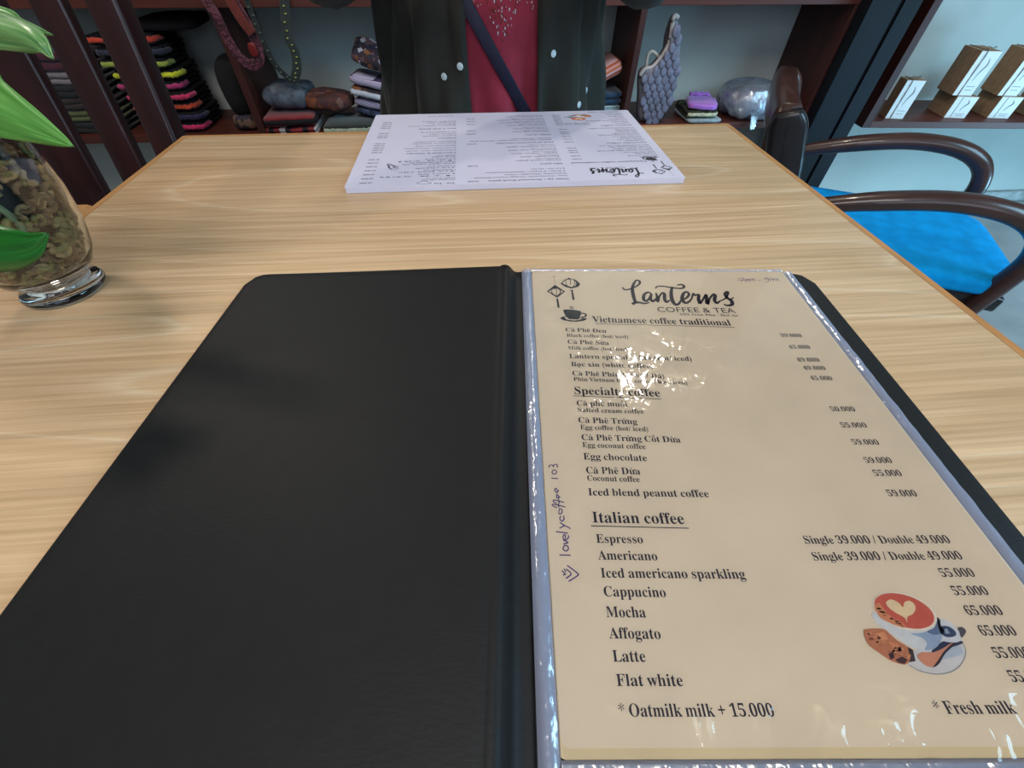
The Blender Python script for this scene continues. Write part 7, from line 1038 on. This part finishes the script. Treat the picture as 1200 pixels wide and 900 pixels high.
# face, ears, hair
fc = Vector((PX, PY-.045, .505))
bm = bmesh.new(); bmesh.ops.create_uvsphere(bm, u_segments=20, v_segments=14, radius=1, matrix=Matrix.Translation(fc+Vector((0, .004, .012))) @ Matrix.Diagonal((.076, .096, .112, 1)))
bmesh.ops.create_uvsphere(bm, u_segments=10, v_segments=8, radius=1, matrix=Matrix.Translation(fc+Vector((0, -.098, -.012))) @ Matrix.Diagonal((.012, .016, .020, 1)))
for s in (-1, 1): bmesh.ops.create_uvsphere(bm, u_segments=10, v_segments=8, radius=1, matrix=Matrix.Translation(fc+Vector((s*.077, .005, 0))) @ Matrix.Diagonal((.008, .018, .030, 1)))
obj('face', bm, SKIN, person)
EYE = mat('eye_dark', (40, 28, 22), .2)
for s in (-1, 1):
    bm = bmesh.new(); bmesh.ops.create_uvsphere(bm, u_segments=12, v_segments=8, radius=1, matrix=Matrix.Translation(fc+Vector((s*.031, -.082, .010))) @ Matrix.Diagonal((.014, .010, .009, 1)))
    obj('eye', bm, EYE, person)
bm = bmesh.new(); bmesh.ops.create_uvsphere(bm, u_segments=12, v_segments=8, radius=1, matrix=Matrix.Translation(fc+Vector((0, -.084, -.050))) @ Matrix.Diagonal((.024, .012, .008, 1)))
obj('lips', bm, mat('lips', (168, 84, 80), .4), person)
bm = bmesh.new(); bmesh.ops.create_uvsphere(bm, u_segments=28, v_segments=20, radius=1, matrix=Matrix.Translation(fc+Vector((0, .022, .022))) @ Matrix.Diagonal((.088, .100, .118, 1)))
for v in bm.verts:
    d = v.co-fc
    if d.y < -.035 and d.z < .075: v.co.y = fc.y-.035+(d.y+.035)*.1
    if d.y > .0 and d.z < -.02: v.co.z -= .10*min(1, (-.02-d.z)/.06)
obj('hair', wob(bm, .004, 30), mat('dark_hair', (26, 20, 18), .45, .4, 80, .5, 200, stretch=(6, 6, .6)), person)
# dress
RED = mat('raspberry_cloth', (150, 40, 62), .8, .12, 26, .3, 300, sheen=.2)
def ring_surface(rings, a0, a1, n, fold=lambda a, k: 0, closed=False):
    """rings: (z, cx, cy, rx, ry); angle 0 = towards viewer (-y), positive to +x"""
    bm = bmesh.new(); rows = []
    for k, (z, cx, cy, rx, ry) in enumerate(rings):
        row = []
        for i in range(n if closed else n+1):
            a = a0+(a1-a0)*i/n; f = 1+fold(a, z)
            row.append(bm.verts.new((cx+rx*f*math.sin(a), cy-ry*f*math.cos(a), z)))
        rows.append(row)
    for a, b_ in zip(rows, rows[1:]):
        m = len(a)
        for i in range(m if closed else m-1): bm.faces.new((a[i], a[(i+1) % m], b_[(i+1) % m], b_[i]))
    return bm
DZ = [(-.30, .205, .175), (-.22, .200, .165), (-.14, .178, .146), (-.06, .166, .136), (.0, .163, .135), (.06, .165, .140), (.12, .172, .146), (.18, .168, .135), (.235, .135, .105), (.28, .085, .075)]
def interp(rings, k=4):
    q = catmull([(z, rx, ry) for z, rx, ry in rings], k); return [(p.x, p.y, p.z) for p in q]
def dfold(a, z): return .05*math.sin(a*12+z*12)*max(0, min(1, (.10-z)*6))+.03*math.sin(a*7-z*40)*max(.2, min(1, (.12-z)*8))+.012*math.sin(a*23+z*50)
bm = ring_surface([(z, PX, PY, rx, ry) for z, rx, ry in interp(DZ)], -math.pi, math.pi, 96, dfold, True)
dress = obj('dress', bm, RED, person); so_ = dress.modifiers.new('thick', 'SOLIDIFY'); so_.thickness = .002; so_.offset = 1
bm = ring_surface([(z, PX, PY-.03, .165+.02*s, .12+.02*s) for s, z in ((0, -.28), (.3, -.31), (.7, -.35), (1, -.38))], -math.pi, math.pi, 48, lambda a, z: .03*math.sin(a*9), True)
def front_y(x, z):
    best = min(interp(DZ, 8), key=lambda q: abs(q[0]-z)); a = math.asin(max(-.95, min(.95, (x-PX)/best[1])))
    return PY-best[2]*(1+dfold(a, z))*math.cos(a)
bm.free()
# embroidery beads at the chest
rnd = random.Random(11)
for nm, c, cnt in (('embroidery', (196, 186, 196), 380), ('embroidery', (132, 54, 40), 420)):
    bm = bmesh.new()
    for i in range(cnt):
        x = PX+rnd.uniform(-.040, .075); z = .088+rnd.random()**.7*.13+.02*math.sin(x*90)
        s = rnd.uniform(.0006, .0015)
        bmesh.ops.create_icosphere(bm, subdivisions=1, radius=1, matrix=Matrix.Translation((x, front_y(x, z)-.0025, z)) @ Matrix.Diagonal((s, s*.7, s*rnd.uniform(1, 2.6), 1)))
    o = obj(nm, bm, mat('thread_pale' if cnt == 380 else 'thread_rust', c, .4, .3, 200), dress); o['kind'] = 'stuff'
# bag strap across the dress
def sp_at(px_, pz):
    best = min(interp(DZ, 8), key=lambda k: abs(k[0]-pz)); a = math.asin((px_-PX)/best[1]); return Vector((px_, PY-best[2]*1.05*math.cos(a)-.003, pz))
A0 = (-0.0779, 0.8500, 0.1236); A1 = (0.0278, 0.8500, -0.0405)
pts = []
for i in range(9):
    s = -.9+2.1*i/8; x = A0[0]+(A1[0]-A0[0])*s; z = A0[2]+(A1[2]-A0[2])*s
    if z < .24: pts.append(sp_at(x, z))
bm = bmesh.new(); sweep(bm, pts, rrect(.019, .0035, .0014), upv=(0, -1, 0), k=6); o = obj('bag_strap', bm, mat('navy_strap', (26, 24, 48), .5, .2, 100, .3, 500), person); o['label'] = 'navy shoulder strap slanting across the dress'
# jacket with open front and sleeves
JK = mat('dark_olive_cloth', (36, 35, 28), .75, .18, 30, .35, 500, sheen=.08)
JZ = [(-.20, .240, .192), (-.14, .226, .180), (-.06, .212, .168), (.0, .204, .162), (.06, .198, .160), (.12, .194, .160), (.18, .192, .152), (.235, .176, .128), (.285, .115, .098), (.32, .072, .075)]
def jfold(a, z): return .075*math.sin(a*10+z*9)*max(.35, min(1, (.20-z)*3.4))+.034*math.sin(a*19-z*14)+.012*math.sin(a*33+z*30)
aL, aR = math.radians(-11), math.radians(26)
rows = interp(JZ)
bm = ring_surface([(z, PX, PY+.004, rx, ry) for z, rx, ry in rows], math.radians(25), math.radians(360-9), 120, jfold)
for s in (-1, 1):
    rs_ = [(PX+s*.070, PY+.012, .300), (PX+s*.140, PY+.006, .288), (PX+s*.198, PY-.02, .225), (PX+s*.225, PY-.06, .180), (PX+s*.250, PY-.095, .160), (PX+s*.225, PY-.150, .175), (PX+s*.170, PY-.215, .205), (PX+s*.115, PY-.275, .235)]
    b2 = tube(rs_, .072, 18, None, 6, lambda t: (1-.38*t, 1-.38*t)); wob(b2, .006, 26, 3+s)
    tmp = bpy.data.meshes.new('t'); b2.to_mesh(tmp); b2.free(); bm.from_mesh(tmp); bpy.data.meshes.remove(tmp)
jk = obj('jacket', bm, JK, person); so_ = jk.modifiers.new('thick', 'SOLIDIFY'); so_.thickness = .003; so_.offset = 1
jk['label'] = 'open dark olive jacket with pale snap buttons'
def jsurf(a, z):
    best = min(interp(JZ, 10), key=lambda q: abs(q[0]-z)); f = 1+jfold(a, z); return Vector((PX+best[1]*f*math.sin(a), PY+.004-best[2]*f*math.cos(a), z))
SNAP = mat('snap_pearl', (206, 218, 222), .2, .05, 40, coat=.5); SNAPC = mat('snap_centre', (70, 90, 100), .3)
for px_, pz in ((-0.1166, 0.0252), (-0.0880, 0.0403), (0.0643, 0.0533), (0.1056, -0.0214), (0.1367, -0.0108)):
    best = min(interp(JZ, 10), key=lambda q: abs(q[0]-pz)); a = math.asin(max(-.97, min(.97, (px_-PX)/best[1])))
    p0 = jsurf(a, pz); nv = Vector((math.sin(a), -math.cos(a), 0)).normalized()
    bm = lathe([(.0005, .0), (.0048, .0), (.0056, .0012), (.0046, .0024), (.0030, .0020), (.0012, .0028)], 14)
    o = obj('snap_button', bm, SNAP, jk); o.location = p0+nv*.0030; o.rotation_euler = nv.to_track_quat('Z', 'Y').to_euler()
# stool under the person
t = thing('stool', 'dark wooden stool under the seated person', 'stool', (PX, PY+.03, -.75))
obj('seat', slab(rect_outline(-.19, -.17, .19, .17, .04), .372, .400, bev=.006), MAHOG, t)
for sx_ in (-1, 1):
    for sy_ in (-1, 1): obj('leg', bm_box((sx_*.15-.018, sy_*.13-.018, 0), (sx_*.15+.018, sy_*.13+.018, .372), .003), MAHOG, t)
